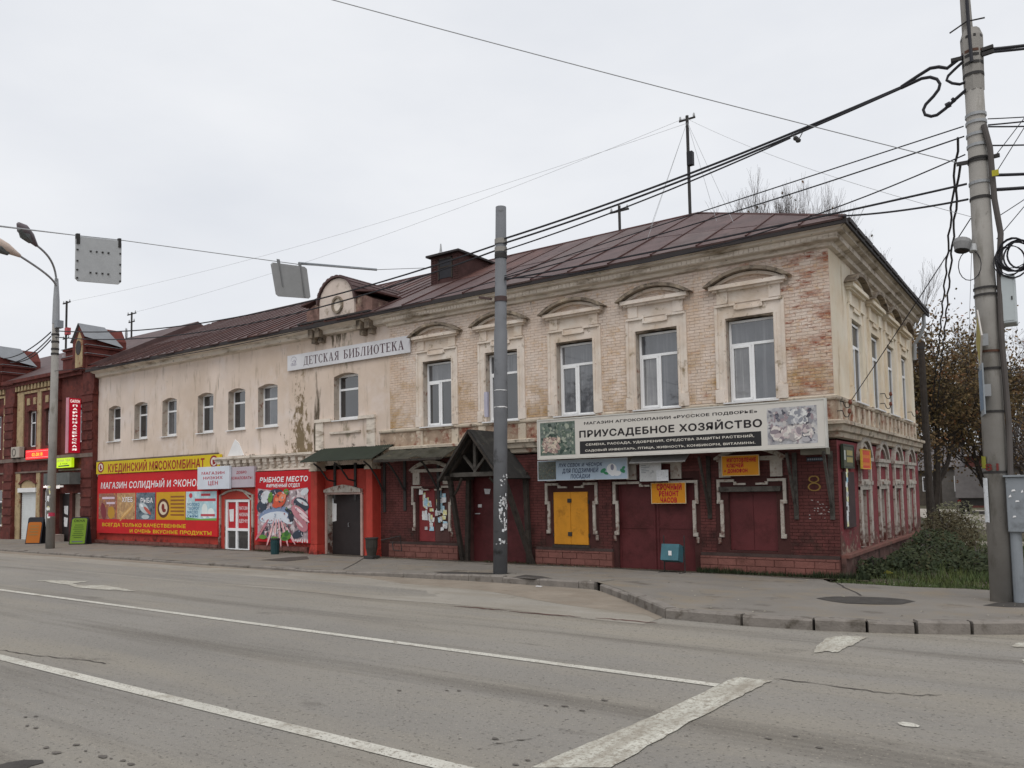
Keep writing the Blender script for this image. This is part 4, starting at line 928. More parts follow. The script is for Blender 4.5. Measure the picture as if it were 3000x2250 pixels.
M_photoB = mat('photo_harvest', (.40,.40,.42), .6, vary=.3, vscale=7, spots=[('#c9c7c4',4,.55,.08),('#6d6c74',7,.6,.06),('#9a8b8f',12,.64,.05),('#44444c',10,.70,.04)])
b = MB(FR); b.poly(rect(P1), AD_+.002); b.build('print', M_photoA, ag); b = MB(FR); b.poly(rect(P2), AD_+.002); b.build('print', M_photoB, ag)
collage(ag, P1, ['#5c6a5e','#37453f','#7d8478','#4a5a50','#9aa092'], 120, 1, AD_+.003, .02, .07)
w1 = P1[2]-P1[0]; h1 = P1[3]-P1[1]
collage(ag, (P1[0]+.05*w1,P1[1]+.05*h1,P1[0]+.60*w1,P1[1]+.62*h1), ['#a08a82','#8d7670','#b9a89c','#c8bba8','#97807a'], 90, 2, AD_+.012, .02, .075)
collage(ag, P2, ['#8d8c92','#6f6e78','#a9a7aa','#55545e','#b9b4b2','#98898e'], 150, 3, AD_+.003, .03, .10)
w1 = P2[2]-P2[0]; h1 = P2[3]-P2[1]
collage(ag, (P2[0]+.05*w1,P2[1]+.05*h1,P2[2]-.05*w1,P2[1]+.55*h1), ['#c6c2be','#d6d0ca','#a8a2a2','#8c8288','#bdb0b0'], 90, 4, AD_+.014, .03, .11)
collage(ag, (P2[0]+.40*w1,P2[1]+.5*h1,P2[0]+.85*w1,P2[1]+.97*h1), ['#c9c9c9','#b0b0b4','#8d8f96','#d8d8d6'], 70, 5, AD_+.022, .025, .08)
b = MB(FR); b.box((u0+.1,.1,2.86), (u1-.1,.655,2.93)); b.build('sign_shelf', M_wood2, ag)
for X in (-3.0,-.93,-.14):
    b = MB(FR); b.bar((X,.015,1.3), (X,.62,2.72), .07, .05, up=(1,0,0)); b.build('strut', M_wood2 if X > -1 else M_wood, ag)
    b = MB(FR); b.box((X-.05,.012,1.22), (X+.05,.05,2.75)); b.build('wall_plate', M_wood2 if X > -1 else M_wood, ag)
u, z = PF(ZE(1800,548), .5); b = MB(FR); b.box((u,.2,z-.01), (u+.55,.55,z+.15)); b.build('sign_box', mat('mossy_wood', (.16,.15,.12), .9, vary=.2), ag)
# onion sets banner
a, z0, c, z1 = rectF(ZD(1347,480), ZD(2175,637), .35); z0 = PF(ZD(1347,657), .35)[1]; z1 = PF(ZD(1347,480), .35)[1]
ls = board('onion_banner', 'pale blue banner about onion sets and garlic hanging under the big white board', 'banner', a, z0, c, z1, .31, .35, flat('#aebfcf'), frame=(flat('#d4d6d8'), .012))
for s, lb, rt in (('ЛУК СЕВОК И ЧЕСНОК',(1537,534),(1942,486)),('ДЛЯ ПОДЗИМНЕЙ',(1572,588),(1905,538)),('ПОСАДКИ',(1650,637),(1828,596))): pt(ls, s, ZD(*lb), ZD(*rt), flat('#2c3b5c'), .35, .003, bold=.025, shear=.15)
h = z1-z0
b = MB(FR); b.poly([(a+.01,z0+.02),(a+.58,z0+.02),(a+.58,z1-.02),(a+.01,z1-.02)], .353); b.build('print', mat('photo_onions', (.10,.11,.10), .6, vary=.3, vscale=14, spots=[('#a99a6a',24,.62,.03),('#5f6f66',9,.6,.05)]), ls)
prints(ls, [('#e6e8ea', .353, [ell(c-.45,z0+.25,.15,.15), ell(c-.30,z0+.14,.12,.07), ell(c-.42,z0+.13,.08,.06)]), ('#3d8a63', .3545, [ell(c-.70,z0+.22,.09,.05,.5), ell(c-.62,z0+.15,.08,.035,-.3), ell(c-.13,z0+.20,.08,.05,-.5), ell(c-.10,z0+.28,.05,.035,.5)]), ('#8d8fa0', .356, [ell(c-.43,z0+.30,.05,.08)])])
# small yellow boards
def yellow_board(name, label, tl, br, lines, d, col_='#cf8a1a'):
    a, z0, c, z1 = rectF(ZE(*tl), ZE(*br), d)
    t = board(name, label, 'sign', a, z0, c, z1, d-.03, d, flat(col_), frame=(flat('#d8c39a'), .012))
    for s, lb, rt in lines: pt(t, s, ZE(*lb), ZE(*rt), REDT, d, .003, bold=.06)
    return t
yellow_board('watch_repair_sign', 'yellow board reading СРОЧНЫЙ РЕМОНТ ЧАСОВ on the red double door', (478,803), (780,976), [('СРОЧНЫЙ',(527,862),(742,808)),('РЕМОНТ',(548,916),(716,870)),('ЧАСОВ',(560,971),(702,928))], .06)
yellow_board('key_cutting_sign', 'yellow board about key cutting reading ДОМОФОН above the red shutters', (1100,565), (1428,727), [('ИЗГОТОВЛЕНИЕ',(1145,616),(1400,573)),('КЛЮЧЕЙ',(1145,663),(1288,626)),('+ ДОМОФОН',(1122,709),(1325,673))], .2)
a, z0, c, z1 = rectF(ZE(370,615), ZE(565,783), .25)
wn = board('white_notice', 'stained white notice board hanging above the red double door', 'notice', a, z0, c, z1, .22, .25, mat('dirty_white', (.52,.53,.53), .8, vary=.12, vscale=4, spots=[('#8b8e90',9,.62,.05)]))
a2, z2, c2, z3 = rectF(ZE(520,685), ZE(627,780), .28); b = MB(FR); b.box((a2,.255,z2), (c2,.275,z3)); b.build('small_plate', M_paper, wn)
b = MB(FR)
for k in range(5): b.poly([(a+.05,z1-.1-k*.045),(a+.05+.22*(.6+.4*(k%2)),z1-.1-k*.045),(a+.05+.22*(.6+.4*(k%2)),z1-.085-k*.045),(a+.05,z1-.085-k*.045)], .253)
b.build('print', flat('#7d8288'), wn)
a, z0, c, z1 = rectF(ZE(285,545), ZE(780,600), .45)
b = MB(FR); b.add([(a,.02,z1+.1),(c,.02,z1+.1),(c,.5,z0),(a,.5,z0),(a,.02,z1+.07),(c,.02,z1+.07),(c,.5,z0-.03),(a,.5,z0-.03)], [(0,1,2,3),(7,6,5,4),(3,2,6,7),(0,3,7,4),(1,5,6,2)]); b.build('door_hood', mat('pale_sheet', (.42,.42,.41), .7, vary=.15), BL)
a, z0, c, z1 = rectF(ZE(1845,572), ZE(1988,606), .05)
sp = board('street_plate', 'small dark street name plate under the right end of the big board', 'sign', a, z0, c, z1, .02, .05, flat('#3a3c46'))
b = MB(FR)
for k in range(9): b.poly([(a+.03+k*.046,z0+.03),(a+.062+k*.046,z0+.03),(a+.062+k*.046,z1-.03),(a+.03+k*.046,z1-.03)], .053)
b.build('print', flat('#8d97a0'), sp)
# meat shop
u0, u1 = -32.2, -22.9; d = .16
(a, zt0), (c, zt1) = PF(ZA(781,692), d), PF(ZA(1778,650), d); zb = (PF(ZA(785,806), d)[1]+PF(ZA(1780,745), d)[1])/2; zt = (zt0+zt1)/2
yb_ = board('meat_shop_fascia', 'yellow fascia board reading КУЕДИНСКИЙ МЯСОКОМБИНАТ in red letters', 'sign', a, zb, c, zt, .03, d, flat('#cdb41c'))
pt(yb_, 'КУЕДИНСКИЙ МЯСОКОМБИНАТ', ZA(877,783), ZA(1657,672), flat('#9a2a22'), d, .004, bold=.03)
for px in ((817,745),(1733,697)):
    lu, lz = PF(ZA(*px), d)
    prints(yb_, [('#8f2a2a', d+.004, [ell(lu,lz,.27,.24,n=20)]), ('#d8cfc4', d+.0055, [ell(lu,lz,.19,.17,n=18)]), ('#8f2a2a', d+.007, [ell(lu-.02,lz+.02,.07,.09), ell(lu+.03,lz-.06,.09,.05), ell(lu-.05,lz-.09,.03,.06)])])
d = .12; (a, z1), (c, _) = PF(ZA(793,820), d), PF(ZA(1765,800), d); z0 = (PF(ZA(790,1265), d)[1]+PF(ZA(1760,1320), d)[1])/2; z1 = zb-.02
mb = board('meat_shop_billboard', 'big red billboard with food pictures beside the white shop door', 'billboard', a, z0, c, z1, .02, d, flat('#c2181f'))
pt(mb, 'МАГАЗИН СОЛИДНЫЙ И ЭКОНОМ', ZA(818,918), ZA(1640,838), WHITE, d, .003, bold=.02, shear=.12)
pt(mb, 'ВСЕГДА ТОЛЬКО КАЧЕСТВЕННЫЕ', ZA(830,1220), ZA(1505,1207), YELT, d, .003, bold=.03)
pt(mb, 'И ОЧЕНЬ ВКУСНЫЕ ПРОДУКТЫ', ZA(1052,1272), ZA(1712,1264), YELT, d, .003, bold=.03)
def panel(tl, br, m):
    r = rectF(ZA(*tl), ZA(*br), d); r = (r[0], pz0, r[2], pz1); b = MB(FR); b.poly(rect(r), d+.004); b.build('print', m, mb); return r
pz1 = PF(ZA(802,957), d)[1]; pz0 = PF(ZA(802,1162), d)[1]
r1 = panel((802,957), (942,1160), mat('photo_sausage', (.30,.13,.09), .6, vary=.3, vscale=6, spots=[('#c98a3a',5,.6,.06),('#d7c7c2',7,.66,.05),('#6a2a24',8,.62,.05)]))
r2 = panel((948,955), (1095,1162), mat('photo_bread', (.42,.25,.12), .6, vary=.25, vscale=6, spots=[('#d6b27c',6,.58,.07),('#7a4a22',7,.64,.05)]))
r3 = panel((1105,955), (1257,1168), mat('photo_fish', (.12,.16,.20), .6, vary=.3, vscale=6, spots=[('#8fa0a8',7,.62,.05),('#243038',6,.6,.06)]))
r4 = panel((1268,955), (1502,1180), flat('#c99a1c'))
r5 = panel((1508,955), (1755,1192), mat('photo_dairy', (.42,.60,.66), .6, vary=.2, vscale=3, spots=[('#dfe6e8',3,.62,.1)]))
cx = lambda r, f: r[0]+f*(r[2]-r[0])
cz = lambda r, f: r[1]+f*(r[3]-r[1])
prints(mb, [('#b78a2e', d+.006, [ell(cx(r1,.72),cz(r1,.25),.3,.28)]), ('#7c3038', d+.0065, [ell(cx(r1,.28),cz(r1,.3),.22,.4,.3)]), ('#d8c4d2', d+.008, [[(cx(r1,.2),cz(r1,.78)),(cx(r1,.9),cz(r1,.78)),(cx(r1,.9),cz(r1,.86)),(cx(r1,.2),cz(r1,.86))], [(cx(r1,.45),cz(r1,.58)),(cx(r1,.92),cz(r1,.58)),(cx(r1,.92),cz(r1,.66)),(cx(r1,.45),cz(r1,.66))]])])
prints(mb, [('#c99a5a', d+.006, [ell(cx(r2,.35+.13*k),cz(r2,.12+.09*k),.34,.07,.7) for k in range(4)]), ('#e0c08a', d+.0075, [ell(cx(r2,.40+.13*k),cz(r2,.17+.09*k),.2,.02,.7) for k in range(4)])])
prints(mb, [('#b9c3c6', d+.006, [ell(cx(r3,.42),cz(r3,.42),.42,.2,-.4), ell(cx(r3,.5),cz(r3,.1),.3,.1)]), ('#c05a4c', d+.0075, [ell(cx(r3,.6),cz(r3,.33),.32,.08,-.5)]), ('#e6e8ea', d+.009, [ell(cx(r3,.3),cz(r3,.52),.12,.06,-.4)])])
text(mb, 'ХЛЕБ', cx(r2,.3), cz(r2,.66), cx(r2,.86), cz(r2,.84), WHITE, d+.011, bold=.02); text(mb, 'РЫБА', cx(r3,.25), cz(r3,.62), cx(r3,.88), cz(r3,.80), WHITE, d+.011, bold=.02)
prints(mb, [('#5a3320', d+.006, [ell(cx(r4,.25),cz(r4,.42),.44,.40,n=20)]), ('#d8c8b0', d+.0075, [ell(cx(r4,.25),cz(r4,.42),.31,.28,n=18)]), ('#7a2a22', d+.009, [ell(cx(r4,.24),cz(r4,.46),.11,.14), ell(cx(r4,.28),cz(r4,.34),.14,.08)])])
b = MB(FR)
for k in range(6): b.poly([(cx(r4,.5),cz(r4,.80-k*.13)),(cx(r4,.96),cz(r4,.80-k*.13)),(cx(r4,.96),cz(r4,.86-k*.13)),(cx(r4,.5),cz(r4,.86-k*.13))], d+.006)
b.build('print', flat('#8f5a26'), mb)
for k, s in enumerate(('МОЛОКО','ТВОРОГ','МАСЛО','СЫРЫ')): text(mb, s, cx(r5,.05), cz(r5,.50-.135*k), cx(r5,.45 if k < 2 else .40), cz(r5,.60-.135*k), flat('#3a6b94'), d+.006, bold=.02)
prints(mb, [('#c0434f', d+.006, [ell(cx(r5,.16),cz(r5,.86),.12,.1), [(cx(r5,.5),cz(r5,.84)),(cx(r5,.8),cz(r5,.84)),(cx(r5,.8),cz(r5,.92)),(cx(r5,.5),cz(r5,.92))], [(cx(r5,.3),cz(r5,.66)),(cx(r5,.97),cz(r5,.66)),(cx(r5,.97),cz(r5,.75)),(cx(r5,.3),cz(r5,.75))]]), ('#dfe8e6', d+.0075, [ell(cx(r5,.62),cz(r5,.32),.2,.3), ell(cx(r5,.82),cz(r5,.25),.22,.2)]), ('#6fa04a', d+.009, [[(cx(r5,.0),cz(r5,0)),(cx(r5,1),cz(r5,0)),(cx(r5,1),cz(r5,.08)),(cx(r5,.5),cz(r5,.05)),(cx(r5,0),cz(r5,.1))]]), ('#b8505a', d+.0105, [[(cx(r5,.5),cz(r5,.14)),(cx(r5,.95),cz(r5,.14)),(cx(r5,.95),cz(r5,.22)),(cx(r5,.5),cz(r5,.22))]])])
# low-price and welcome boards
d = .32; a, z0, c, z1 = rectF(ZA(1600,745), ZA(1856,918), d)
lp = board('low_price_sign', 'white board reading МАГАЗИН НИЗКИХ ЦЕН over the shop door', 'sign', a, z0, c, z1, .22, d, flat('#cdd3dc'))
for s, lb, rt in (('МАГАЗИН',(1635,806),(1818,775)),('НИЗКИХ',(1648,843),(1803,815)),('ЦЕН',(1688,889),(1765,853))): pt(lp, s, ZA(*lb), ZA(*rt), flat('#b23a4a'), d, .003, bold=.02)
d = .2; a, z0, c, z1 = rectF(ZB(262,440), ZB(530,652), d); a = c-2.2
wl = board('welcome_sign', 'greyish board reading ДОБРО ПОЖАЛОВАТЬ partly behind the white board', 'sign', a, z0, c, z1, .08, d, flat('#b4aab2'))
pt(wl, 'ДОБРО', ZB(342,508), ZB(450,476), flat('#a23240'), d, .003, bold=.03); pt(wl, 'ПОЖАЛОВАТЬ!', ZB(276,571), ZB(513,534), flat('#a23240'), d, .003, bold=.03)
# fish poster
d = .14; a, z0, c, z1 = rectF(ZB(546,490), ZB(1145,1262), d)
fp = board('fish_shop_poster', 'red poster with fish picture reading РЫБНОЕ МЕСТО beside the dark doorway', 'poster', a, z0, c, z1, .03, d, flat('#b8141f'))
pt(fp, 'РЫБНОЕ МЕСТО', ZB(595,602), ZB(1112,532), WHITE, d, .003, bold=.035, shear=.15); pt(fp, 'ФИРМЕННЫЙ ОТДЕЛ', ZB(665,657), ZB(1025,612), WHITE, d, .003, bold=.035, shear=.15)
W_, H_ = c-a, z1-z0
X_ = lambda f: a+f*W_
Z_ = lambda f: z0+f*H_
b = MB(FR); b.poly([(X_(.05),Z_(.05)),(X_(.95),Z_(.05)),(X_(.95),Z_(.76)),(X_(.5),Z_(.71)),(X_(.05),Z_(.76))], d+.003); b.build('print', mat('photo_fishbed', (.40,.33,.35), .6, vary=.35, vscale=3.5, spots=[('#cfc6c8',3,.58,.08),('#6a4048',4,.62,.06),('#4a4a50',5,.64,.05),('#b27a80',6,.66,.05)]), fp)
PR = [('#39414e', [ell(X_(.13),Z_(.50),.30,.22,.2), ell(X_(.84),Z_(.53),.42,.24,-.25), ell(X_(.40),Z_(.71),.35,.1), ell(X_(.78),Z_(.12),.3,.14,.3), ell(X_(.12),Z_(.66),.2,.2)]),
      ('#c9cdd2', [ell(X_(.2),Z_(.66),.28,.16,.3), ell(X_(.86),Z_(.56),.32,.07,-.35), ell(X_(.18),Z_(.58),.2,.1,-.2), ell(X_(.9),Z_(.70),.22,.12,.3)]),
      ('#7d8fae', [ell(X_(.38),Z_(.38),.95,.30,.10)]), ('#cfd6de', [ell(X_(.36),Z_(.35),.80,.20,.10), ell(X_(.6),Z_(.30),.30,.10,-.2)]), ('#343a44', [ell(X_(.66),Z_(.37),.13,.22,.1), ell(X_(.62),Z_(.44),.2,.07,-.3)]),
      ('#bb7f88', [ell(X_(.82),Z_(.40),.5,.22,-.5), ell(X_(.86),Z_(.24),.32,.2,-.4), ell(X_(.14),Z_(.17),.55,.07,.8)]), ('#e0c9cc', [ell(X_(.85),Z_(.42),.4,.06,-.5), ell(X_(.80),Z_(.28),.3,.05,-.6), ell(X_(.9),Z_(.34),.3,.05,-.5)]),
      ('#d8a0a4', [ell(X_(.30+.085*k),Z_(.13),.52,.055,1.15+.28*k) for k in range(5)]), ('#f0d6d4', [ell(X_(.31+.085*k),Z_(.14),.40,.018,1.15+.28*k) for k in range(5)]),
      ('#5d8a3a', [ell(X_(.30),Z_(.63),.13,.2,-.3), ell(X_(.58),Z_(.70),.16,.12,.3), ell(X_(.58),Z_(.09),.3,.16,.2), ell(X_(.16),Z_(.07),.22,.08), ell(X_(.38),Z_(.06),.2,.06)]), ('#3c6a34', [ell(X_(.60),Z_(.13),.16,.1,.5), ell(X_(.56),Z_(.06),.14,.05)]),
      ('#c8553c', [ell(X_(.47),Z_(.60),.36,.27,.3), ell(X_(.40),Z_(.52),.2,.1)]), ('#e08a6a', [ell(X_(.52),Z_(.63),.22,.13,.5), ell(X_(.42),Z_(.60),.1,.07)])]
RF = (X_(.06), Z_(.06), X_(.94), Z_(.74))
collage(fp, RF, ['#6a5a60','#9a8a90','#c9bcc0','#4a4a52','#a8727a','#d6ccd0','#7d6068'], 170, 7, d+.004, .06, .2)
prints(fp, [(cc, d+.016+.0022*i, o) for i, (cc, o) in enumerate(PR)])
collage(fp, RF, ['#b9b6be','#8a98b0','#d8d2d6','#5a6070','#c08890','#a06a72','#e0d6d8','#6f7f60','#3f4650'], 120, 8, d+.048, .02, .05)
prints(fp, [('#d9c9c9', d+.004, [ell(X_(.70+.04*k),Z_(.03+.008*(k%2)),.07,.045,.3*k) for k in range(7)])])

# dirt along the foot of the walls, its dark colour also painting contact shade
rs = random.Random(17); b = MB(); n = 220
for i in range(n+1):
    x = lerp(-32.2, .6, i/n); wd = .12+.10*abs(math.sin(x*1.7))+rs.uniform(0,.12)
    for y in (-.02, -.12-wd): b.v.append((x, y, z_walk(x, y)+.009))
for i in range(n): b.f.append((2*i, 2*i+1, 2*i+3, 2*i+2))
b.build('wall_foot_dirt_shade', mat('foot_dirt_shade', (.085,.07,.055), .97, vary=.3, vscale=3, bump=.5, spots=[('#6d6152', 3, .58, .1)]), kind='structure')
# ================================================================== canopies
aw = thing('green_canopy', 'corrugated green sheet canopy with iron brackets over the dark doorway', 'canopy', (-15.6,0,2.1))
def corr(x0, x1, ztop, zbot, out, m, parent, name, amp=.018, wave=.10, sagf=None):
    b = MB(); n = int((x1-x0)/wave*4)
    rows = [(0,0.),(.5,0),(1,0)]
    for i in range(n+1):
        x = lerp(x0, x1, i/n)
        for t, _ in rows:
            z = lerp(ztop, zbot, t)+amp*math.sin(i*math.pi/2)+(sagf(x, t) if sagf else 0); b.v.append((x, -out*t-.02, z))
    m0 = len(b.v)
    b.v += [(x, y, z-.012) for x, y, z in b.v]
    for i in range(n):
        for j in range(2):
            k = i*3+j; b.f.append((k, k+1, k+4, k+3)); b.f.append((m0+k, m0+k+3, m0+k+4, m0+k+1))
    for i in range(n): b.f.append((i*3+2, m0+i*3+2, m0+i*3+5, i*3+5))
    return b.build(name, m, parent)
corr(-17.0, -13.55, 3.54, 3.06, 1.0, M_green, aw, 'canopy_sheet')
mo = thing('mossy_canopy', 'sagging mossy old canopy between the green canopy and the wooden porch', 'canopy', (-12.2,0,2.4))
corr(-13.5, -10.75, 3.44, 3.04, 1.0, M_moss, mo, 'canopy_sheet', amp=.006, wave=.3, sagf=lambda x, t: -.10*t*math.sin((x+13.5)/2.75*math.pi*1.6)**2+.02*math.sin(x*9))
b = MB(); b.box((-13.5,-1.03,2.93), (-10.75,-.98,3.0)); b.build('canopy_edge', M_wood, mo)
def bracket(X, parent, zw=1.9):
    b = MB(); b.tube([(X,-.95,2.99),(X,-.70,2.84),(X,-.35,2.45),(X,-.06,zw+.1)], .03, 6); b.build('bracket_arm', M_dark, parent)
    b = MB(); b.box((X-.05,-.05,zw-.55), (X+.05,-.012,3.0)); b.build('bracket_plate', M_dark, parent)
for X in (-16.35,-15.35): bracket(X, aw, 2.3)
for X in (-14.0,): bracket(X, aw, 1.9)
for X in (-13.1,-11.7): bracket(X, mo, 1.95)
# wooden gabled porch
PC = -9.42; YT, YF = -1.08, -1.38; HW = 1.0; ZE_, ZAp = 2.40, 3.68
po = thing('wooden_porch', 'old dark timber gabled porch on leaning struts over the red door', 'porch', (PC,0,0))
for s in (-1, 1):
    e = Vector((PC+s*HW, 0, ZE_)); ap = Vector((PC, 0, ZAp)); n_ = Vector((s*(ZAp-ZE_), 0, HW)).normalized()
    b = MB(); P = [Vector((PC,0,ZAp)),Vector((PC+s*(HW+.12),0,ZE_-.1))]; vs = []
    for th in (0, .05):
        for q in P:
            for y in (-.02, YF): vs.append(q+n_*th+Vector((0,y,0)))
    b.add(vs, [(0,1,3,2),(4,6,7,5),(0,4,5,1),(2,3,7,6),(1,5,7,3),(0,2,6,4)]); b.build('porch_roof', M_felt, po)
    b = MB(); b.bar((PC+s*HW,YT,ZE_), (PC,YT,ZAp-.06), .09, .11, up=(0,1,0)); b.build('rafter', M_wood, po)
    b = MB(); b.bar((PC+s*(HW+.1),YF+.02,ZE_-.12), (PC,YF+.02,ZAp-.03), .04, .13, up=(0,1,0)); b.build('barge_board', M_wood, po)
    b = MB(); b.bar((PC+s*.02,YT,2.58), (PC+s*.42,YT,3.0), .07, .07, up=(0,1,0)); b.build('brace', M_wood2, po)
    b = MB(); b.bar((PC+s*(HW-.05),YT,ZE_), (PC+s*(HW+.25),-.14,-.1), .12, .12, up=(1,0,0)); b.build('strut', M_wood, po)
    b = MB(); b.bar((PC+s*(HW+.02),-.10,ZE_+.1), (PC+s*(HW+.12),-.10,-.15), .13, .11, up=(0,1,0)); b.build('post', M_wood, po)
    b = MB(); b.bar((PC+s*(HW-.06),YF+.05,ZE_-.02), (PC+s*(HW-.06),-.02,ZE_-.02), .10, .11); b.build('wall_plate', M_wood, po)
    b = MB(); b.tube([(PC+s*(HW-.02),YT+.2,1.85),(PC+s*(HW-.25),YT+.12,2.05),(PC+s*(HW-.5),YT,2.36)], .04, 6); b.build('knee_brace', M_wood, po)
b = MB(); b.bar((PC-HW,YT,2.46), (PC+HW,YT,2.46), .10, .12); b.build('tie_beam', M_wood2, po)
b = MB(); b.bar((PC,YT,2.52), (PC,YT,ZAp-.1), .09, .09); b.build('king_post', M_wood2, po)
b = MB(); b.add([(PC-HW+.2,-.03,2.45),(PC+HW-.2,-.03,2.45),(PC,-.03,3.5)], [(0,1,2)]); b.build('gable_board', M_dark, po)

# ================================================================== the red brick house to the left
RH = thing('red_brick_house', 'ornate red brick house with zinc gables at the left edge', 'building', (-40,4,-.2))
xr0, xr1 = -64., XL
holes = [(-39.14,-38.33,4.6,6.42),(-37.28,-36.47,4.6,6.42),(-34.5,-33.36,4.6,6.42),(-43.2,-42.3,4.6,6.42),(-45.3,-44.4,4.6,6.42),(-39.85,-38.06,-.3,2.5),(-37.45,-36.55,.55,2.45),(-34.47,-33.35,-.3,2.2),(-35.7,-34.75,-.3,2.2),(-43.2,-41.86,.55,2.46),(-46,-45,.55,2.46)]
rw = wall('brick_wall', M_rbrick, xr0, xr1, -.3, 8.1, holes, parent=RH, rev=mat('dark_reveal', (.10,.05,.04), .9), d=.04, depth=.25)
for (a, c, e, f) in holes[:5]+[holes[6], holes[9], holes[10]]:
    fr = MB(FR)
    for q in ((a,a+.06,e,f),(c-.06,c,e,f),(a,c,e,e+.07),(a,c,f-.07,f),(a,c,e+(f-e)*.66,e+(f-e)*.66+.06)): fr.box((q[0],-.14,q[2]), (q[1],-.09,q[3]))
    w_ = fr.build('window', M_pvc, RH)
    p = MB(FR); p.box((a+.05,-.13,e+.05), (c-.05,-.12,f-.05)); p.build('pane', M_glassB, w_)
b = MB(FR)
for (a, c, e, f) in holes[:5]: b.arch((a+c)/2, f-.02, (c-a)/2+.16, .22, .16, .04, .12, 8)
b.build('window_arch', M_rbrick, RH)
# string courses, dentils and ochre trim
b = MB(FR); b.box((xr0,.04,3.86), (xr1,.24,4.04)); b.box((xr0,.04,3.28), (xr1,.12,3.36)); b.build('string_course', mat('old_ledge', (.17,.13,.11), .9, vary=.3, vscale=3), RH)
b = MB(FR); b.box((xr0,.04,7.34), (-35.9,.10,7.46)); b.box((-40.3,.04,4.1), (-39.62,.10,7.34)); b.box((-38.12,.04,4.1), (-37.72,.09,7.34)); b.box((-36.3,.04,4.1), (-35.95,.09,7.34)); b.box((-41.9,.04,4.1), (-41.45,.09,7.34)); b.box((-43.75,.04,4.1),(-43.4,.09,7.34))
for X in (-39.3,-38.6,-37.3,-36.7): b.box((X,.04,6.75), (X+.3,.075,7.1))
b.box((-40.5,.04,-.2), (-39.85,.09,3.28)); b.box((-38.06,.04,-.2), (-37.7,.09,3.28)); b.box((-41.85,.04,.5), (-41.5,.09,3.28))
b.build('ochre_trim', M_ochre, RH)
b = MB(FR); b.arch(-38.95, 2.72, 1.02, .34, .14, .04, .14, 12); b.build('door_arch', M_rbrick, RH)
b = MB(FR); b.prism([(-39.7,2.52),(-38.2,2.52),(-38.2,2.72),(-38.55,2.88),(-38.95,2.94),(-39.35,2.88),(-39.7,2.72)], .04, .07); b.build('tympanum', M_ochre, RH)
b = MB(FR); b.box((xr0,.04,7.95), (-33.4,.36,8.12)); b.box((xr0,.04,7.78), (-33.4,.24,7.95)); b.build('eaves_cornice', M_rbrick, RH)
b = MB(FR); X = -62.
while X < -36: b.box((X,.05,7.52), (X+.16,.20,7.78)); X += .36
b.build('dentil_row', M_ochre, RH)
for a, c in ((-33.32,-32.27),(-35.95,-35.72),(-41.45,-40.35),(-47.2,-46.4)):
    b = MB(FR); b.box((a,-.15,-.25), (c,.22,8.1)); pl_ = b.build('pilaster', M_rbrick, RH)
    zq = .7
    while zq < 6.6:
        if not 3.0 < zq < 4.1: b = MB(FR); b.box((a+.04,.2,zq), (c-.04,.265,zq+.34)); b.build('rusticated_block', M_rbrick, pl_)
        zq += .44
    for nm_, q0, q1 in (('pilaster_band',(a-.06,.04,6.75),(c+.06,.30,6.9)),('pilaster_cap',(a-.06,.04,7.9),(c+.06,.34,8.05)),('pilaster_base',(a-.05,.04,-.25),(c+.05,.30,.55))): b = MB(FR); b.box(q0, q1); b.build(nm_, M_rbrick, pl_)
def tower(xc):
    t = MB(); x0, x1 = xc-1.75, xc+.55; hw = .48
    t.box((x0,-.32,8.0), (x1,1.25,8.58)); t.box((x0-.07,-.38,8.58), (x1+.07,1.3,8.68)); t.box((x0+.1,-.25,8.68), (x1-.02,1.2,8.98)); t.box((x0+.02,-.36,8.98), (x1+.06,1.25,9.07)); o = t.build('attic_block', M_rbrick, RH)
    f = MB(FR); xg = xc
    f.prism([(xg-.62,8.0),(xg+.42,8.0),(xg+.42,9.45),(xg,10.05),(xg-.62,9.25)], -1.6, .42); f.build('gable', M_rbrick, o)
    f = MB(FR); f.prism([(xg-.30,8.05),(xg+.34,8.05),(xg+.34,9.25),(xg+.05,9.72),(xg-.30,9.15)], .42, .45); f.build('gable_panel', M_ochre, o)
    f = MB(FR); f.prism(ell(xg+.0,8.98,.24,.34,n=18), .45, .47); f.build('gable_oculus', M_doordark, o)
    f = MB(); r0 = Vector((xg,-.5,10.12)); r1 = Vector((xg+.15,1.9,10.12)); 
    f.add([(xg,-.5,10.14),(xg+.1,.7,10.1),(xg+.72,1.3,9.12),(xg+.55,-.45,9.45),(xg-.72,-.5,9.28),(xg-.8,1.3,9.1)], [(0,3,2,1),(0,1,5,4),(1,2,5)])
    for zz in (8.60, 9.0): 
        e_ = MB(); e_.box((x0-.09,-.40,zz+.075), (x1+.09,1.3,zz+.095)); e_.build('zinc_drip', M_zinc, o)
    f.build('zinc_cover', M_zinc, o)
tower(-33.3); tower(-42.1); tower(-50.9)
b = MB(); b.add([(xr0,-.3,8.12),(-32.5,-.3,8.12),(-32.5,5.2,11.05),(xr0,5.2,11.05)], [(0,1,2,3)]); b.add([(xr0,5.2,11.05),(-32.5,5.2,11.05),(-32.5,11,8),(xr0,11,8)], [(0,1,2,3)]); b.add([(-32.5,-.3,8.12),(-32.5,5.2,11.05),(-32.5,11,8)], [(0,1,2)]); b.build('house_roof', M_roof, RH)
b = MB(FR); b.box((-39.83,-.1,-.25), (-38.08,-.04,2.3)); sh_ = b.build('roller_shutter', mat('shutter_white', (.62,.64,.64), .6, vary=.06), RH)
b = MB(FR); z = -.2
while z < 2.28: b.box((-39.82,-.04,z), (-38.09,-.025,z+.085)); z += .1
b.build('shutter_slat', MATS['shutter_white'], sh_, kind='stuff')
b = MB(FR); b.box((-39.95,-.05,2.3), (-38.0,.15,2.52)); b.build('shutter_box', M_sill, sh_)
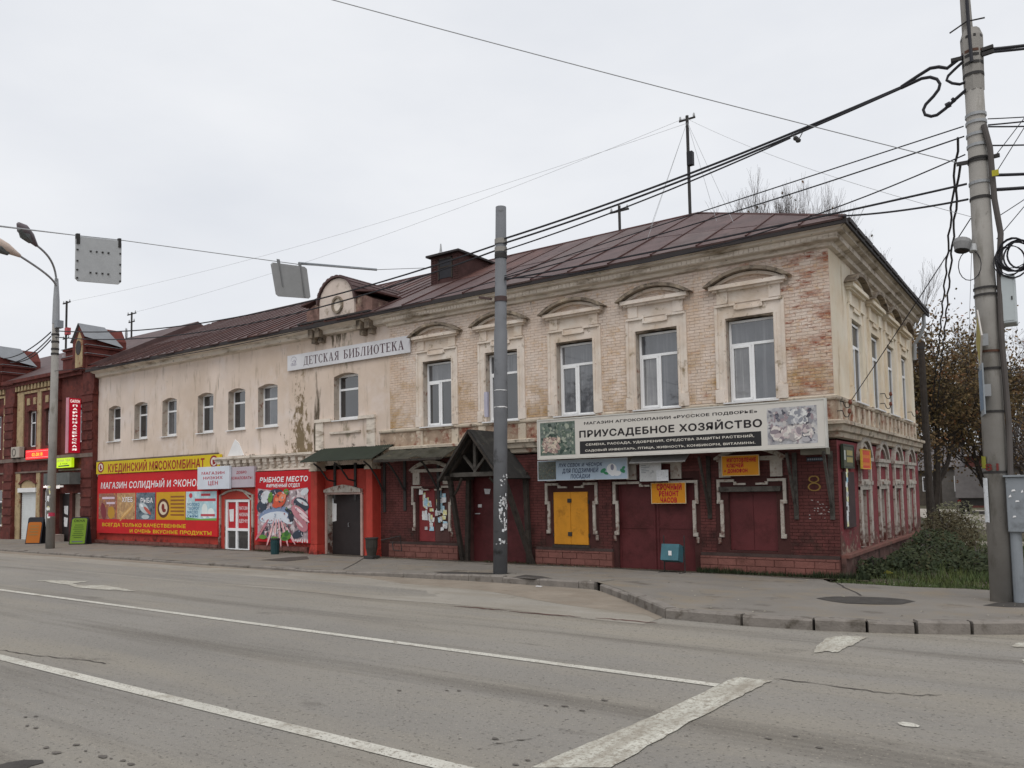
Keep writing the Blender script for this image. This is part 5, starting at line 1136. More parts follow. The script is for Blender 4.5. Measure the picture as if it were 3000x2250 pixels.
b = MB(FR); b.box((-34.46,-.15,-.25), (-33.36,-.1,2.19)); b.build('door', mat('door_beige', (.34,.28,.23), .7, vary=.1), RH)
b = MB(FR); b.box((-35.69,-.15,-.25), (-34.76,-.1,2.19)); dr = b.build('door', M_doordark, RH); scrap(dr, -35.5, 1.2, .35, .45, -.09); scrap(dr, -35.5, .62, .35, .45, -.09)
b = MB(FR); b.box((-35.8,.04,2.62), (-33.3,.75,3.16)); b.build('door_canopy', mat('canopy_grey', (.11,.115,.11), .8, vary=.2), RH)
b = MB(FR); b.box((-36.4,.04,-.25), (-35.2,.5,.25)); b.build('door_step', mat('step_stone', (.40,.33,.29), .9, vary=.2), RH)
b = MB(FR); b.box((-43.9,.04,-.25), (-41.5,.34,.55)); b.build('house_plinth', mat('light_plinth', (.42,.38,.32), .95, vary=.25), RH)
# things on the red house
xs_ = on_y(237, 1180, -.16).x; q_ = on_x(203, 1170, xs_); yo_ = q_.y
z1 = on_x(206, 1166, xs_).z; z0 = on_x(206, 1326, xs_).z
par = thing('hairdresser_sign', 'tall red lit sign reading САЛОН ПАРИКМАХЕРСКАЯ projecting from the red house', 'sign', (xs_-.1, (yo_-.16)/2, z0))
M_signred = mat('sign_red_lit', '#b0122a', .5, vary=.04, emit=.3)
b = MB(); b.box((xs_-.22, yo_, z0), (xs_, -.16, z1)); b.build('sign_box', M_signred, par)
b = MB(); b.box((xs_-.24, yo_-.03, z0-.02), (xs_+.01, yo_-.001, z1+.02)); b.build('sign_edge', flat('#c98a98'), par)
b = MB(); b.box((xs_-.15, -.16, z1-.5), (xs_-.08, .0, z1-.4)); b.build('sign_arm', M_dark, par)
b = MB(); b.box((xs_-.15, -.16, z0+.4), (xs_-.08, .0, z0+.5)); b.build('sign_arm', M_dark, par)
M_let = mat('letters_lit', '#f2ece8', .5, vary=.02, emit=.45)
PXF = lambda u, d, z: (xs_+d, u, z)
cw = -.16-yo_; text(par, 'САЛОН', yo_+.1*cw, z1-.2, yo_+.9*cw, z1-.07, M_let, .004, xf=PXF, bold=.03)
n = len('ПАРИКМАХЕРСКАЯ'); hh = (z1-.28-z0-.06)/n
for i, ch in enumerate('ПАРИКМАХЕРСКАЯ'): text(par, ch, yo_+.33*cw, z1-.28-hh*(i+1)+.05, yo_+.68*cw, z1-.28-hh*i-.02, M_let, .004, xf=PXF, bold=.045)
a, z0, c, z1 = rectF(ZG(312,287), ZG(597,398), .3); z1 = PF(ZG(312,290), .3)[1]; z0 = PF(ZG(320,402), .3)[1]
led = board('led_ticker', 'red glowing LED clock display above the roller shutter of the red house', 'display', a, z0, c, z1, .14, .3, mat('led_red', '#d8101c', .4, vary=.05, emit=.8))
b = MB(FR)
for z in (z0+.07, z1-.09):
    for k in range(30): u = a+.1+(c-a-.2)*k/29; b.poly([(u,z),(u+.035,z),(u+.035,z+.025),(u,z+.025)], .303)
b.build('print', mat('led_dots', '#ffb0a0', .4, emit=1.), led, kind='stuff')
text(led, '02-28:18', a+.28*(c-a), z0+.15, a+.72*(c-a), z1-.15, mat('led_amber', '#ff9a2a', .4, emit=1.5), .304, bold=.02)
a, z0, c, z1 = rectF(ZG(680,388), ZG(866,492), .35)
lg = board('window_shop_sign', 'small bright lime sign reading ОКНА ПВХ beside the lamp pole', 'sign', a, z0, c, z1, .22, .35, mat('lime_lit', '#b6d61a', .5, vary=.03, emit=.55))
text(lg, 'ОКНА ПВХ', a+.05, z0+(z1-z0)*.62, c-.08, z1-.05, flat('#c8b48a'), .353, bold=.01); text(lg, '2 этаж', a+.4, z0+(z1-z0)*.32, c-.35, z0+(z1-z0)*.52, flat('#4a5a1a'), .353)
b = MB(FR); b.poly([(a+.25,z0+.05),(c-.2,z0+.06),(c-.2,z0+.12),(a+.25,z0+.10)], .353); b.build('print', flat('#3a3f4a'), lg)
u0_, zz0 = PF(ZG(510,752), .3); u1_, zz1 = PF(ZG(740,648), .3)
sc_ = thing('script_sign', 'white lit script lettering on a bar behind the lamp pole', 'sign', ((u0_+u1_)/2, -.3, zz0))
b = MB(FR); b.box((u0_,.18,zz0+.04), (u1_,.24,zz0+.12)); b.box((u0_+.35,.18,zz0-.02),(u0_+.65,.24,zz0+.039)); b.box((u1_-.65,.18,zz0-.02),(u1_-.35,.24,zz0+.039)); b.build('bar', M_let, sc_)
text(sc_, 'Улыбка', u0_+.2, zz0+.10, u1_-.15, zz1, M_let, .26, bold=.01, shear=.3)
a, z0, c, z1 = rectF(ZG(135,252), ZG(232,375), .35)
ac = thing('air_conditioner', 'pale outdoor air conditioner unit on the red house wall', 'air conditioner', ((a+c)/2, -.2, z0))
b = MB(FR); b.box((a,.10,z0), (c,.36,z1)); b.build('casing', flat('#a89f94'), ac, bev=.02)
b = MB(FR); 
for k in range(14): t0, t1 = 2*math.pi*k/14, 2*math.pi*(k+1)/14; r0, r1 = .2, .17; uc, zc = (a+c)/2-.1, (z0+z1)/2; b.prism([(uc+r0*math.cos(t0),zc+r0*math.sin(t0)),(uc+r0*math.cos(t1),zc+r0*math.sin(t1)),(uc+r1*math.cos(t1),zc+r1*math.sin(t1)),(uc+r1*math.cos(t0),zc+r1*math.sin(t0))], .36, .375)
b.build('fan_grille', M_dark, ac)
for X in (a+.15, c-.2):
    b = MB(FR); b.box((X,.04,z0-.05), (X+.05,.38,z0-.01)); b.build('bracket', M_dark, ac)
# A-frame boards
def aboard(name, label, px, colr, hgt, wid, yaw, lines, tilt=.2):
    p = on_z(px[0], px[1], -.06); p.z = z_walk(p.x, max(p.y, -4.3))
    t = thing(name, label, 'sandwich board', p)
    Rm = Matrix.Rotation(yaw, 4, 'Z')
    def leaf(sgn, nm, m, ins, dd, z0=.0, z1=1., rounded=True):
        b = MB(); o = []
        zt = z1*hgt
        base = [(-wid/2+ins, z0*hgt+ins), (wid/2-ins, z0*hgt+ins), (wid/2-ins, zt-ins-.06), (wid/2-ins-.06, zt-ins), (-wid/2+ins+.06, zt-ins), (-wid/2+ins, zt-ins-.06)]
        f = lambda u, d, z: p + (Rm @ Vector((u, sgn*(tilt*(1-z/hgt)+.01+d), z)))
        b.xf = lambda u, d, z: f(u, d, z)
        b.prism(base, dd, dd+.02); return b.build(nm, m, t)
    leaf(-1, 'front_panel', M_black, 0, 0); leaf(1, 'rear_panel', M_black, 0, 0)
    leaf(-1, 'poster_face', flat(colr), .05, .022, 0, .86 if 'orange' in label else 1)
    for (z, w_, h, cc, s) in lines:
        key = s
        b = MB(); f = lambda u, d, zz: p + (Rm @ Vector((u, -(tilt*(1-zz/hgt)+.01+d), zz)))
        b.xf = f
        if s: text(t, s, -w_/2, z, w_/2, z+h, flat(cc), .0465, xf=f, bold=.02)
        else: b.poly([(-w_/2,z),(w_/2,z),(w_/2,z+h),(-w_/2,z+h)], .0465); b.build('print', flat(cc), t)
aboard('sandwich_board', 'black sandwich board with lime green poster reading ОКНА by the red wall', ZG(975,1425), '#6d8a26', 1.2, .78, R(32), [(.99,.5,.11,'#2c3a12','ОКНА')]+[(.84-.09*k,.36+.08*((k*7)%3),.035,'#47611a',None) for k in range(7)]+[(.11,.5,.05,'#5a5f6a',None)])
aboard('sandwich_board', 'black sandwich board with orange poster behind the lamp pole', ZG(440,1420), '#a8601e', 1.2, .76, R(28), [(.78-.13*k,.42,.05,'#8a6a3a',None) for k in range(4)])

# ================================================================== bins
def bin_round(name, label, x, y, r, h, m, rim):
    z = z_walk(x, y); t = thing(name, label, 'bin', (x, y, z)); n = 14
    b = MB(); b.tube([(x,y,z),(x,y,z+h)], [r*.85, r], n); b.build('drum', m, t, smooth=False)
    b = MB(); b.tube([(x,y,z+h-.001),(x,y,z+h+.04)], [r*1.06, r*1.06], n); b.build('rim', rim, t)
    b = MB(); b.tube([(x,y,z+h+.04),(x,y,z+h+.045)], [r*.95, r*.95], n); b.build('dark_mouth', M_black, t)
p = on_z(770, 1626, -.07); bin_round('litter_bin', 'small teal litter bin below the fish poster', p.x, max(p.y, -.9), .165, .5, mat('teal_bin', (.014,.05,.056), .6, vary=.2), M_dark)
p = on_z(1089, 1636, -.07); bx_, by_ = p.x, p.y
t = thing('iron_urn', 'dark iron urn bin beside the right red pilaster', 'bin', (bx_, by_, z_walk(bx_, by_))); z = z_walk(bx_, by_)
b = MB(); b.box((bx_-.2,by_-.17,z), (bx_+.2,by_+.17,z+.10)); b.build('foot', M_dark, t, bev=.01)
b = MB(); b.tube([(bx_,by_,z+.1),(bx_,by_,z+.2),(bx_,by_,z+.35),(bx_,by_,z+.62)], [.14,.16,.19,.2], 12); b.build('bowl', mat('olive_iron', (.045,.04,.034), .8, vary=.3), t)
b = MB(); b.tube([(bx_,by_,z+.62),(bx_,by_,z+.66)], [.22,.22], 12); b.build('rim', M_dark, t)
t2 = thing('iron_handrail', 'thin black iron rail on the wall beside the urn bin', 'rail', (bx_+.75, -.1, .1))
b = MB(); b.tube([(bx_+.3,by_+.1,.5),(bx_+.8,-.35,.62),(bx_+.82,-.3,.15),(bx_+.5,-.35,.18),(bx_+.42,-.3,.42)], .018, 6); b.build('rail', M_dark, t2)
# tilted light blue bin in a frame
u0b, z0b = PF(ZE(575,1490), .7); u1b, z1b = PF(ZE(725,1350), .7)
t = thing('tipping_bin', 'tilted light blue litter bin on an iron frame before the red double door', 'bin', ((u0b+u1b)/2, -.75, -.05))
cxm = (u0b+u1b)/2; b = MB(); w0 = (u1b-u0b)/2
Rb = Matrix.Rotation(R(-14), 4, 'X')
def tb(u, d, z): v = Rb @ Vector((u, -d, z)); return (cxm+v.x, -.62+v.y, (z0b+z1b)/2+v.z)
b.xf = tb; hb = (z1b-z0b)/2
for q0, q1 in (((-w0,.13,-hb),(w0,.15,hb)),((-w0,-.16,-hb),(w0,-.14,hb)),((-w0,-.14,-hb),(-w0+.02,.13,hb)),((w0-.02,-.14,-hb),(w0,.13,hb)),((-w0+.02,-.14,-hb),(w0-.02,.13,-hb+.02))): b.box(q0, q1)
b.build('bin_body', mat('bin_blue', (.05,.135,.165), .55, vary=.12, vscale=6, spots=[('#c9d2d2',18,.74,.03),('#4a4a44',9,.70,.05)]), t)
for s in (-1, 1):
    b = MB(); X = cxm+s*(w0+.04); b.tube([(X,-.5,-.08),(X,-.5,z1b+.22)], .015, 6); b.tube([(X,-.5,-.07),(X,-.85,-.05)], .015, 6); b.build('frame_leg', M_dark, t)
b = MB(); b.tube([(cxm-w0-.04,-.5,z1b-.05),(cxm+w0+.04,-.5,z1b-.05)], .014, 6); b.build('cross_rod', M_dark, t)
u, z = PF(ZE(640,1420), .78); b = MB(); b.box((u-.03,-.80,z-.05), (u+.05,-.785,z+.06)); b.build('sticker', M_paperw, t)

# ================================================================== signs on the side street wall
a, z1 = PS(ZH(645,1200), .12); c, _ = PS(ZH(778,1200), .12); z0 = PS(ZH(700,1505), .12)[1]
t = board('side_wall_sign', 'small orange and yellow sign hung on the first side wall arch', 'sign', a, z0, c, z1, .14, .18, flat('#d0701a'), SD, frame=(flat('#d8b84a'), .015))
prints(t, [('#c8421c', .183, [[(a+.1,z1-.12-.18*k),(c-.1,z1-.12-.18*k),(c-.1,z1-.02-.18*k),(a+.1,z1-.02-.18*k)] for k in range(3)])], SD)
a, z1 = PS(ZH(365,1135), .05); c, _ = PS(ZH(525,1150), .05); z0 = PS(ZH(450,1478), .05)[1]
t = board('side_notice_case', 'dark green framed notice case on the side wall near the corner', 'notice', a, z0, c, z1, .03, .08, flat('#4a4c3a'), SD, frame=(flat('#2f382c'), .04))
prints(t, [('#9a8f5a', .084, [[(a+.3,z0+.1+.16*k),(c-.1,z0+.1+.16*k),(c-.1,z0+.22+.16*k),(a+.3,z0+.22+.16*k)] for k in range(int((z1-z0-.15)/.16))]), ('#b9bdb8', .0845, [[(a+.05,z0+.15),(a+.18,z0+.15),(a+.18,z1-.1),(a+.05,z1-.1)]])], SD)
t = board('torn_poster_board', 'tall dark board with torn white papers on the side wall near the corner', 'notice', a+.05, 1.0, c+.1, z0-.12, .02, .06, mat('panel_dark', (.05,.03,.03), .8, vary=.25), SD)
rs = random.Random(8)
for k in range(12): scrap(t, a+.12+rs.uniform(0,.1), 1.05+k*.11, .18, .13, .063+.001*k, MP[rs.randrange(5)], SD)
scrap(BL, 2.1, 1.35, .5, .22, -.08, MATS['paper_yellow'], SD)
# insulator hooks on the corner
def hook(p, lab):
    t = thing('wall_hook', lab, 'hook', p, 'insulator hooks on the side wall'); x, y, z = p
    b = MB(); b.tube([(x-.12,y,z+.10),(x,y,z+.10),(x+.03,y,z),(x+.06,y,z-.05),(x+.12,y,z-.05),(x+.15,y,z+.03)], .012, 5); b.build('rod', M_dark, t)
    b = MB(); b.tube([(x+.15,y,z+.02),(x+.15,y,z+.06),(x+.15,y,z+.13)], [.03,.045,.03], 8); b.build('insulator', mat('porcelain_brown', (.16,.05,.03), .3), t)
for px, lab in (((390,490),'upper iron insulator hook nearest the corner on the side wall'),((380,640),'lower iron insulator hook nearest the corner on the side wall'),((1065,350),'upper insulator hook beside the third side window'),((1065,510),'lower insulator hook beside the third side window'),((1500,640),'insulator hook at the far end of the side wall')):
    u, z = PS(ZH(*px), .12); hook((.12, u, z), lab)
# rainwater spout at the far corner
t = thing('rain_pipe', 'bent rusty rainwater pipe at the far corner of the side wall', 'pipe', (.2, DEP-.1, 6.3))
b = MB(); b.tube([(.42,DEP-.1,7.75),(.42,DEP-.1,7.35),(.25,DEP-.1,6.95),(.10,DEP-.1,6.75),(.08,DEP-.1,6.2)], .06, 8); b.build('pipe', M_steel, t)
# ================================================================== poles
def wrap_paper(parent, cx, cy, rad, ang, z, w_, h, m):
    b = MB(); n = 4; da = w_/rad
    for i in range(n+1):
        a = ang-da/2+da*i/n
        for zz in (z+random.uniform(-.01,.01), z+h+random.uniform(-.01,.01)): b.v.append((cx+(rad+.004)*math.cos(a), cy+(rad+.004)*math.sin(a), zz))
    for i in range(n): b.f.append((2*i, 2*i+2, 2*i+3, 2*i+1))
    return b.build('paper_notice', m, parent)
PM = Vector((-6.75,-3.62)); zb_ = z_walk(PM.x, PM.y)
mp_ = thing('grey_steel_pole', 'thick dark grey bare pole with torn posters in front of the porch', 'pole', (PM.x, PM.y, zb_))
TOPM = Vector((PM.x+.127, PM.y+.09, 8.8))
b = MB(); b.tube([(PM.x,PM.y,zb_-.1), (lerp(PM.x,TOPM.x,.66),lerp(PM.y,TOPM.y,.66),5.8), (lerp(PM.x,TOPM.x,.661),lerp(PM.y,TOPM.y,.661),5.81), TOPM], [.168,.158,.145,.128], 24); b.build('shaft', M_graypole, mp_, smooth=False)
for p in mp_.children: p.data.polygons.foreach_set('use_smooth', [len(f.vertices) == 4 for f in p.data.polygons])
for z, m in ((7.95, M_concrete), (7.75, M_concrete), (7.6, M_dark), (6.55, mat('clamp_red', (.07,.045,.042), .8))):
    t = z/8.8; b = MB(); X, Y = lerp(PM.x,TOPM.x,t), lerp(PM.y,TOPM.y,t); b.tube([(X,Y,z-.06),(X,Y,z+.06)], .150 if z > 7 else .152, 20, cap=False); b.build('band', m, mp_)
b = MB(); b.bar((PM.x-.05,PM.y-.12,6.55), (PM.x-.35,PM.y-.2,6.62), .05, .05); b.build('clamp_arm', MATS['clamp_red'], mp_)
rs = random.Random(11)
camA = math.atan2(CAM.y-PM.y, CAM.x-PM.x)
for k in range(60):
    z = rs.choice((1.2,1.35,1.5,1.65,1.8,.9,2.2))+rs.uniform(-.15,.15); w_, h = rs.uniform(.01,.055), rs.uniform(.012,.10)
    wrap_paper(mp_, PM.x+.018*z*.8, PM.y+.012*z*.8, .166+k*.0004, camA+rs.uniform(-.1,1.0), z, w_, h, MP[rs.choice((0,4,4,4))])
for z in (3.95,4.35,.75): wrap_paper(mp_, PM.x+.0145*z, PM.y+.0102*z, .166, camA, z, .4, .014, M_paperw)
b = MB(); b.box((PM.x-.36,PM.y-.05,3.75), (PM.x-.26,PM.y+.02,4.35)); b.build('side_plate', flat('#a9a7b6'), mp_)

# lamp pole on the left
PLp = Vector((-29.7,-3.17)); zl = z_walk(PLp.x, PLp.y)
lp_ = thing('street_lamp', 'tall concrete street lamp with two curved arms at the left', 'street lamp', (PLp.x, PLp.y, zl))
b = MB(); b.tube([(PLp.x,PLp.y,zl-.1),(PLp.x+.1,PLp.y,9.2)], [.17,.13], 18); b.build('pole_shaft', M_concrete, lp_, smooth=True)
tp = Vector((PLp.x+.1, PLp.y, 9.15))
h1 = on_y(105, 717, -4.7); h2 = on_y(55, 748, -5.6)
b = MB(); b.tube([tp, tp+Vector((0,0,1.0)), tp+Vector((-.02,0,1.9))], [.14,.12,.07], 12); b.build('sleeve', M_steel, lp_)
def bez(p0, p1, p2, p3, n=12):
    out = []
    for i in range(n+1):
        t = i/n; out.append(p0*(1-t)**3+p1*3*t*(1-t)**2+p2*3*t*t*(1-t)+p3*t**3)
    return out
for hd, lab in ((h1, 0), (h2, 1)):
    s0 = tp+Vector((0,0,1.5)); d0 = hd-s0
    b = MB(); b.tube(bez(s0, s0+Vector((0,0,d0.z*.95)), hd-Vector((d0.x*.5,d0.y*.5,d0.z*.0)), hd), .042, 8); b.build('arm', M_steel, lp_)
    dr = (ray(85 if lab == 0 else 25, 690 if lab == 0 else 731)); tgt = on_y(*( (76,682) if lab == 0 else (12,724)), hd.y-.5); ax = (tgt-hd).normalized()*1.15
    b = MB(); b.tube([hd-ax*.05, hd+ax*.12, hd+ax*.4, hd+ax*.75, hd+ax], [.06,.11,.20,.22,.07], 12); o = b.build('lamp_head', flat('#b9a89c') if lab else mat('lamp_shell', (.12,.10,.11), .5), lp_, smooth=True)
    b = MB(); cc = hd+ax*.62-Vector((0,0,.13)); b.tube([cc-ax*.3, cc, cc+ax*.3], [.10,.2,.08], 10); b.build('lamp_glass', mat('lamp_glass', (.10,.11,.11), .3), o)
b = MB(); b.box((PLp.x+.22,PLp.y-.12,8.95), (PLp.x+.5,PLp.y+.12,9.25)); b.build('junction_box', M_cabgrey, lp_)
for z in (8.7, 8.4, 7.9, 8.1):
    b = MB(); b.tube([(PLp.x+.08,PLp.y,z-.04),(PLp.x+.08,PLp.y,z+.04)], .15, 16, cap=False); b.build('band', M_dark, lp_)
rs = random.Random(4); camL = math.atan2(CAM.y-PLp.y, CAM.x-PLp.x)
for k in range(16): wrap_paper(lp_, PLp.x, PLp.y, .168+k*.0005, camL+rs.uniform(-.6,.9), rs.uniform(1.1,2.5), rs.uniform(.08,.2), rs.uniform(.06,.2), MP[rs.choice((0,1,3,4))])
wrap_paper(lp_, PLp.x, PLp.y, .178, camL+.2, 1.25, .25, .15, flat('#b23a52'))

# right-hand concrete utility pole
PR_ = Vector((3.23,-3.1)); zr_ = z_walk(3.23,-3.1)
up_ = thing('utility_pole', 'weathered concrete utility pole carrying many cables at the right edge', 'utility pole', (PR_.x, PR_.y, zr_))
b = MB(); b.tube([(PR_.x,PR_.y,zr_-.1),(PR_.x,PR_.y,9.75)], [.185,.14], 22); b.build('pole_shaft', M_concrete, up_, smooth=True)
b = MB(); b.tube([(PR_.x,PR_.y,8.75),(PR_.x,PR_.y,9.72),(PR_.x,PR_.y,9.86)], [.155,.175,.13], 8); b.build('pole_cap', M_concrete, up_)
b = MB(); b.tube([(PR_.x-.05,PR_.y,9.7),(PR_.x-.08,PR_.y,11.6)], [.09,.07], 10); b.build('upper_mast', M_concrete, up_)
b = MB(); b.tube([(PR_.x+.0,PR_.y-.2,9.2),(PR_.x-.02,PR_.y-.14,9.9),(PR_.x-.04,PR_.y-.1,11.5)], .03, 6); b.build('riser_cable', M_black, up_)
RZ_ = lambda y: pole_z(PR_, 2860, y)
for y, m in ((112,M_dark),(155,mat('rust_band',(.09,.045,.03),.8)),(168,M_dark),(190,M_dark),(222,M_dark),(475,M_dark),(340,M_steel),(362,M_steel),(398,M_steel),(430,M_steel),(470,M_dark),(540,M_steel),(585,M_dark)):
    z = RZ_(y); b = MB(); b.tube([(PR_.x,PR_.y,z-.025),(PR_.x,PR_.y,z+.025)], .165, 18, cap=False); b.build('band', m, up_)
for y in (850,870,1035,1085,1210,1385):
    z = RZ_(y); b = MB(); b.tube([(PR_.x,PR_.y,z-.02),(PR_.x,PR_.y,z+.02)], .185, 18, cap=False); b.build('band', M_dark if y != 1035 else MATS['rust_band'], up_)
for y, s in ((165,-1),(158,1),(172,1),(475,-1),(475,1)):
    z = RZ_(y); b = MB(); b.bar((PR_.x+s*.15,PR_.y-.08,z), (PR_.x+s*.32,PR_.y-.1,z), .05, .06); b.build('clamp', M_dark, up_)
for z in (9.95, 11.2, 10.7): 
    b = MB(); b.tube([(PR_.x-.32,PR_.y-.05,z-.05),(PR_.x-.05,PR_.y-.12,z+.03),(PR_.x+.22,PR_.y-.08,z+.02)], .014, 5); b.build('hook', M_dark, up_)
b = MB(); b.tube([(PR_.x+.12,PR_.y-.14,RZ_(380)),(PR_.x+.19,PR_.y-.13,RZ_(450)),(PR_.x+.21,PR_.y-.1,RZ_(600)),(PR_.x+.27,PR_.y-.08,RZ_(700)),(PR_.x+.22,PR_.y-.08,RZ_(800)),(PR_.x+.2,PR_.y-.12,RZ_(1000)),(PR_.x+.23,PR_.y-.08,RZ_(1250)),(PR_.x+.21,PR_.y-.1,RZ_(1400))], .045, 8); b.build('conduit', mat('conduit', (.09,.08,.075), .8), up_)
# cable coils
t = thing('cable_coil', 'loose coil of black cable hung on the utility pole', 'cable coil', (PR_.x+.45, PR_.y-.1, RZ_(818)))
rs = random.Random(2)
for k in range(9):
    c0 = Vector((PR_.x+.42+rs.uniform(-.06,.1), PR_.y-.12-.01*k, (RZ_(740)+RZ_(815))/2+rs.uniform(-.05,.06))); ra, rb_ = .22+rs.uniform(-.06,.07), .28+rs.uniform(-.06,.05)
    b = MB(); b.tube([c0+Vector((ra*math.cos(2*math.pi*i/20),.02*math.sin(i),rb_*math.sin(2*math.pi*i/20))) for i in range(21)], .008 if k > 4 else .015, 5, cap=False); b.build('cable_loop', M_black, t)
b = MB(); c0 = Vector((PR_.x-.2,PR_.y-.15,RZ_(780))); b.tube([c0+Vector((.17*math.cos(2*math.pi*i/16),.0,.26*math.sin(2*math.pi*i/16))) for i in range(17)], .008, 5, cap=False); b.build('cable_loop', M_black, t)
# boxes, flood lamp
def pole_box(name, label, pxl, pxr, yt, yb2, y0, y1, m, cat):
    a = on_y(pxl, yt, PR_.y+y0).x; c = on_y(pxr, yt, PR_.y+y0).x; z0, z1 = RZ_(yb2), RZ_(yt)
    t = thing(name, label, cat, ((a+c)/2, PR_.y+y0, z0)); b = MB(); b.box((a,PR_.y+y0,z0), (c,PR_.y+y1,z1)); b.build('casing', m, t, bev=.012)
    b = MB(); b.box((a+.03,PR_.y+y0-.008,z0+.04), (c-.03,PR_.y+y0+.002,z1-.04)); b.build('lid', m, t)
    b = MB(); b.box((c-.06,PR_.y+y0-.018,(z0+z1)/2-.03), (c-.04,PR_.y+y0-.007,(z0+z1)/2+.03)); b.build('latch', M_dark, t)
    return t
pole_box('junction_cabinet', 'pale grey junction cabinet high on the utility pole below the cable coil', 2926, 2972, 820, 960, -.12, .3, M_box, 'cabinet')
pole_box('meter_box', 'thin grey box on the left flank of the utility pole', 2852, 2868, 830, 935, .0, .2, M_box, 'box')
t = thing('flood_lamp', 'small round flood lamp clamped to the left of the utility pole', 'lamp', (PR_.x-.25, PR_.y-.1, RZ_(752)))
z = RZ_(725); b = MB(); b.tube([(PR_.x-.30,PR_.y-.22,z-.07),(PR_.x-.29,PR_.y-.2,z+.05),(PR_.x-.28,PR_.y-.18,z+.10)], [.11,.14,.14], 14); b.build('shade', mat('lamp_grey', (.22,.22,.22), .6), t)
b = MB(); b.tube([(PR_.x-.29,PR_.y-.2,z),(PR_.x-.12,PR_.y-.1,z-.06)], .03, 6); b.tube([(PR_.x-.14,PR_.y-.16,z-.1),(PR_.x-.14,PR_.y-.12,z+.02)], .06, 8); b.build('arm', M_signgrey, t)
b = MB(); b.tube([(PR_.x-.302,PR_.y-.223,z-.085),(PR_.x-.30,PR_.y-.22,z-.068)], [.10,.12], 12); b.build('lens', M_dark, t)
# traffic signs seen almost edge-on
def edge_sign(name, label, px, py, outline, m, border, n=Vector((-.985,-.16,0))):
    z = RZ_(py); c = on_y(px, py, PR_.y-.28); c.z = z; t = thing(name, label, 'road sign', (c.x, c.y, z-.4)); n = n.normalized(); tang = Vector((-n.y, n.x, 0))
    f = lambda u, d, zz: c+tang*u+n*d+Vector((0,0,zz))
    b = MB(f); b.prism(outline, 0, .02); b.build('sign_plate', border, t)
    b = MB(f); b.prism([(u*.78, zz*.78) for u, zz in outline], .02, .024); b.build('sign_face', m, t)
    b = MB(f); b.box((-.03,-.12,-.1), (.03,0,.1)); b.build('bracket', M_steel, t)
    return t
edge_sign('priority_sign', 'yellow and white diamond priority sign seen nearly edge-on on the utility pole', 2871, 1005, [(0,-.52),(.52,0),(0,.52),(-.52,0)], mat('sign_yellow', (.36,.31,.09), .6, vary=.12), flat('#b9b4ae'))
edge_sign('blue_sign', 'small white and blue sign seen nearly edge-on below the diamond sign', 2879, 1150, [(-.35,-.42),(.35,-.42),(.35,.42),(-.35,.42)], flat('#6f8296'), flat('#8a9196'))
wrap_paper(up_, PR_.x, PR_.y, .193, math.atan2(CAM.y-PR_.y, CAM.x-PR_.x)-1.1, RZ_(1372), .14, .2, flat('#8d8c34'))
wrap_paper(up_, PR_.x, PR_.y, .193, math.atan2(CAM.y-PR_.y, CAM.x-PR_.x)-1.0, RZ_(1530), .12, .75, M_paper)
fz = RZ_(1380); pA = math.atan2(CAM.y-PR_.y, CAM.x-PR_.x)-.15
def polexf(u, d, z): return (PR_.x+(.1945+d)*math.cos(pA+u/.195), PR_.y+(.1945+d)*math.sin(pA+u/.195), z)
text(up_, '81', -.13, fz, .07, fz+.12, flat('#6a2a26'), .003, xf=polexf, bold=.02)
b = MB(); yz = RZ_(530); b.box((PR_.x+.2,PR_.y-.22,yz-.05), (PR_.x+.30,PR_.y-.205,yz+.05)); b.build('yellow_tag', flat('#a8a028'), up_)
# street cabinet on its own post
cb = thing('street_cabinet', 'grey metal street cabinet with paper scraps on a post at the right edge', 'cabinet', (3.62,-3.25,zr_))
xl = on_y(2950, 1480, -3.3).x; zc0, zc1 = pole_z((3.6,-3.3), 2970, 1559), pole_z((3.6,-3.3), 2970, 1397)
b = MB(); b.box((xl,-3.35,zc0), (xl+.75,-3.0,zc1)); b.build('casing', M_cabgrey, cb, bev=.012)
b = MB(); b.box((xl-.03,-3.39,zc1), (xl+.78,-2.97,zc1+.03)); b.build('top_cover', M_cabgrey, cb)
b = MB(); b.box((xl+.36,-3.358,zc0+.03), (xl+.37,-3.349,zc1-.03)); b.build('door_gap', M_dark, cb)
b = MB(); px_ = on_y(2981, 1650, -3.22).x; b.tube([(px_,-3.22,zr_-.1),(px_,-3.22,zc0+.01)], .085, 14); b.build('post', M_cabgrey, cb)
rs = random.Random(6)
for k in range(9):
    u, zz = xl+rs.uniform(.03,.5), rs.uniform(zc0+.1,zc1-.1); b = MB(FR); w_ = rs.uniform(.02,.07); b.poly([(u,zz),(u+w_,zz+.01),(u+w_*.8,zz+rs.uniform(.02,.06)),(u+.01,zz+.03)], 3.36+k*.0003); b.build('paper_notice', M_paperw, cb)

# ================================================================== roof masts
def mast(name, label, base, h, arms, m=M_dark, r=.04, cat='antenna mast'):
    x, y, z = base; t = thing(name, label, cat, base); b = MB(); b.tube([(x,y,z-.1),(x,y,z+h)], r, 8); b.build('mast_tube', m, t)
    for (zz, w_, th) in arms:
        b = MB(); b.bar((x-w_,y,z+zz), (x+w_,y,z+zz), th, th); b.build('crossarm', m, t)
        for s in (-1, 1):
            b = MB(); b.tube([(x+s*w_*.85,y,z+zz),(x+s*w_*.85,y,z+zz+.07),(x+s*w_*.85,y,z+zz+.15)], [.02,.04,.025], 6); b.build('insulator', M_signgrey, t)
    return t
p = on_y(2022, 632, RY); top = on_y(2006, 337, RY); a1 = mast('antenna_mast', 'tall thin antenna mast on the ridge right of the middle', (p.x,p.y,RZ-.05), top.z-RZ, [(top.z-RZ-.12,.28,.05)], r=.055)
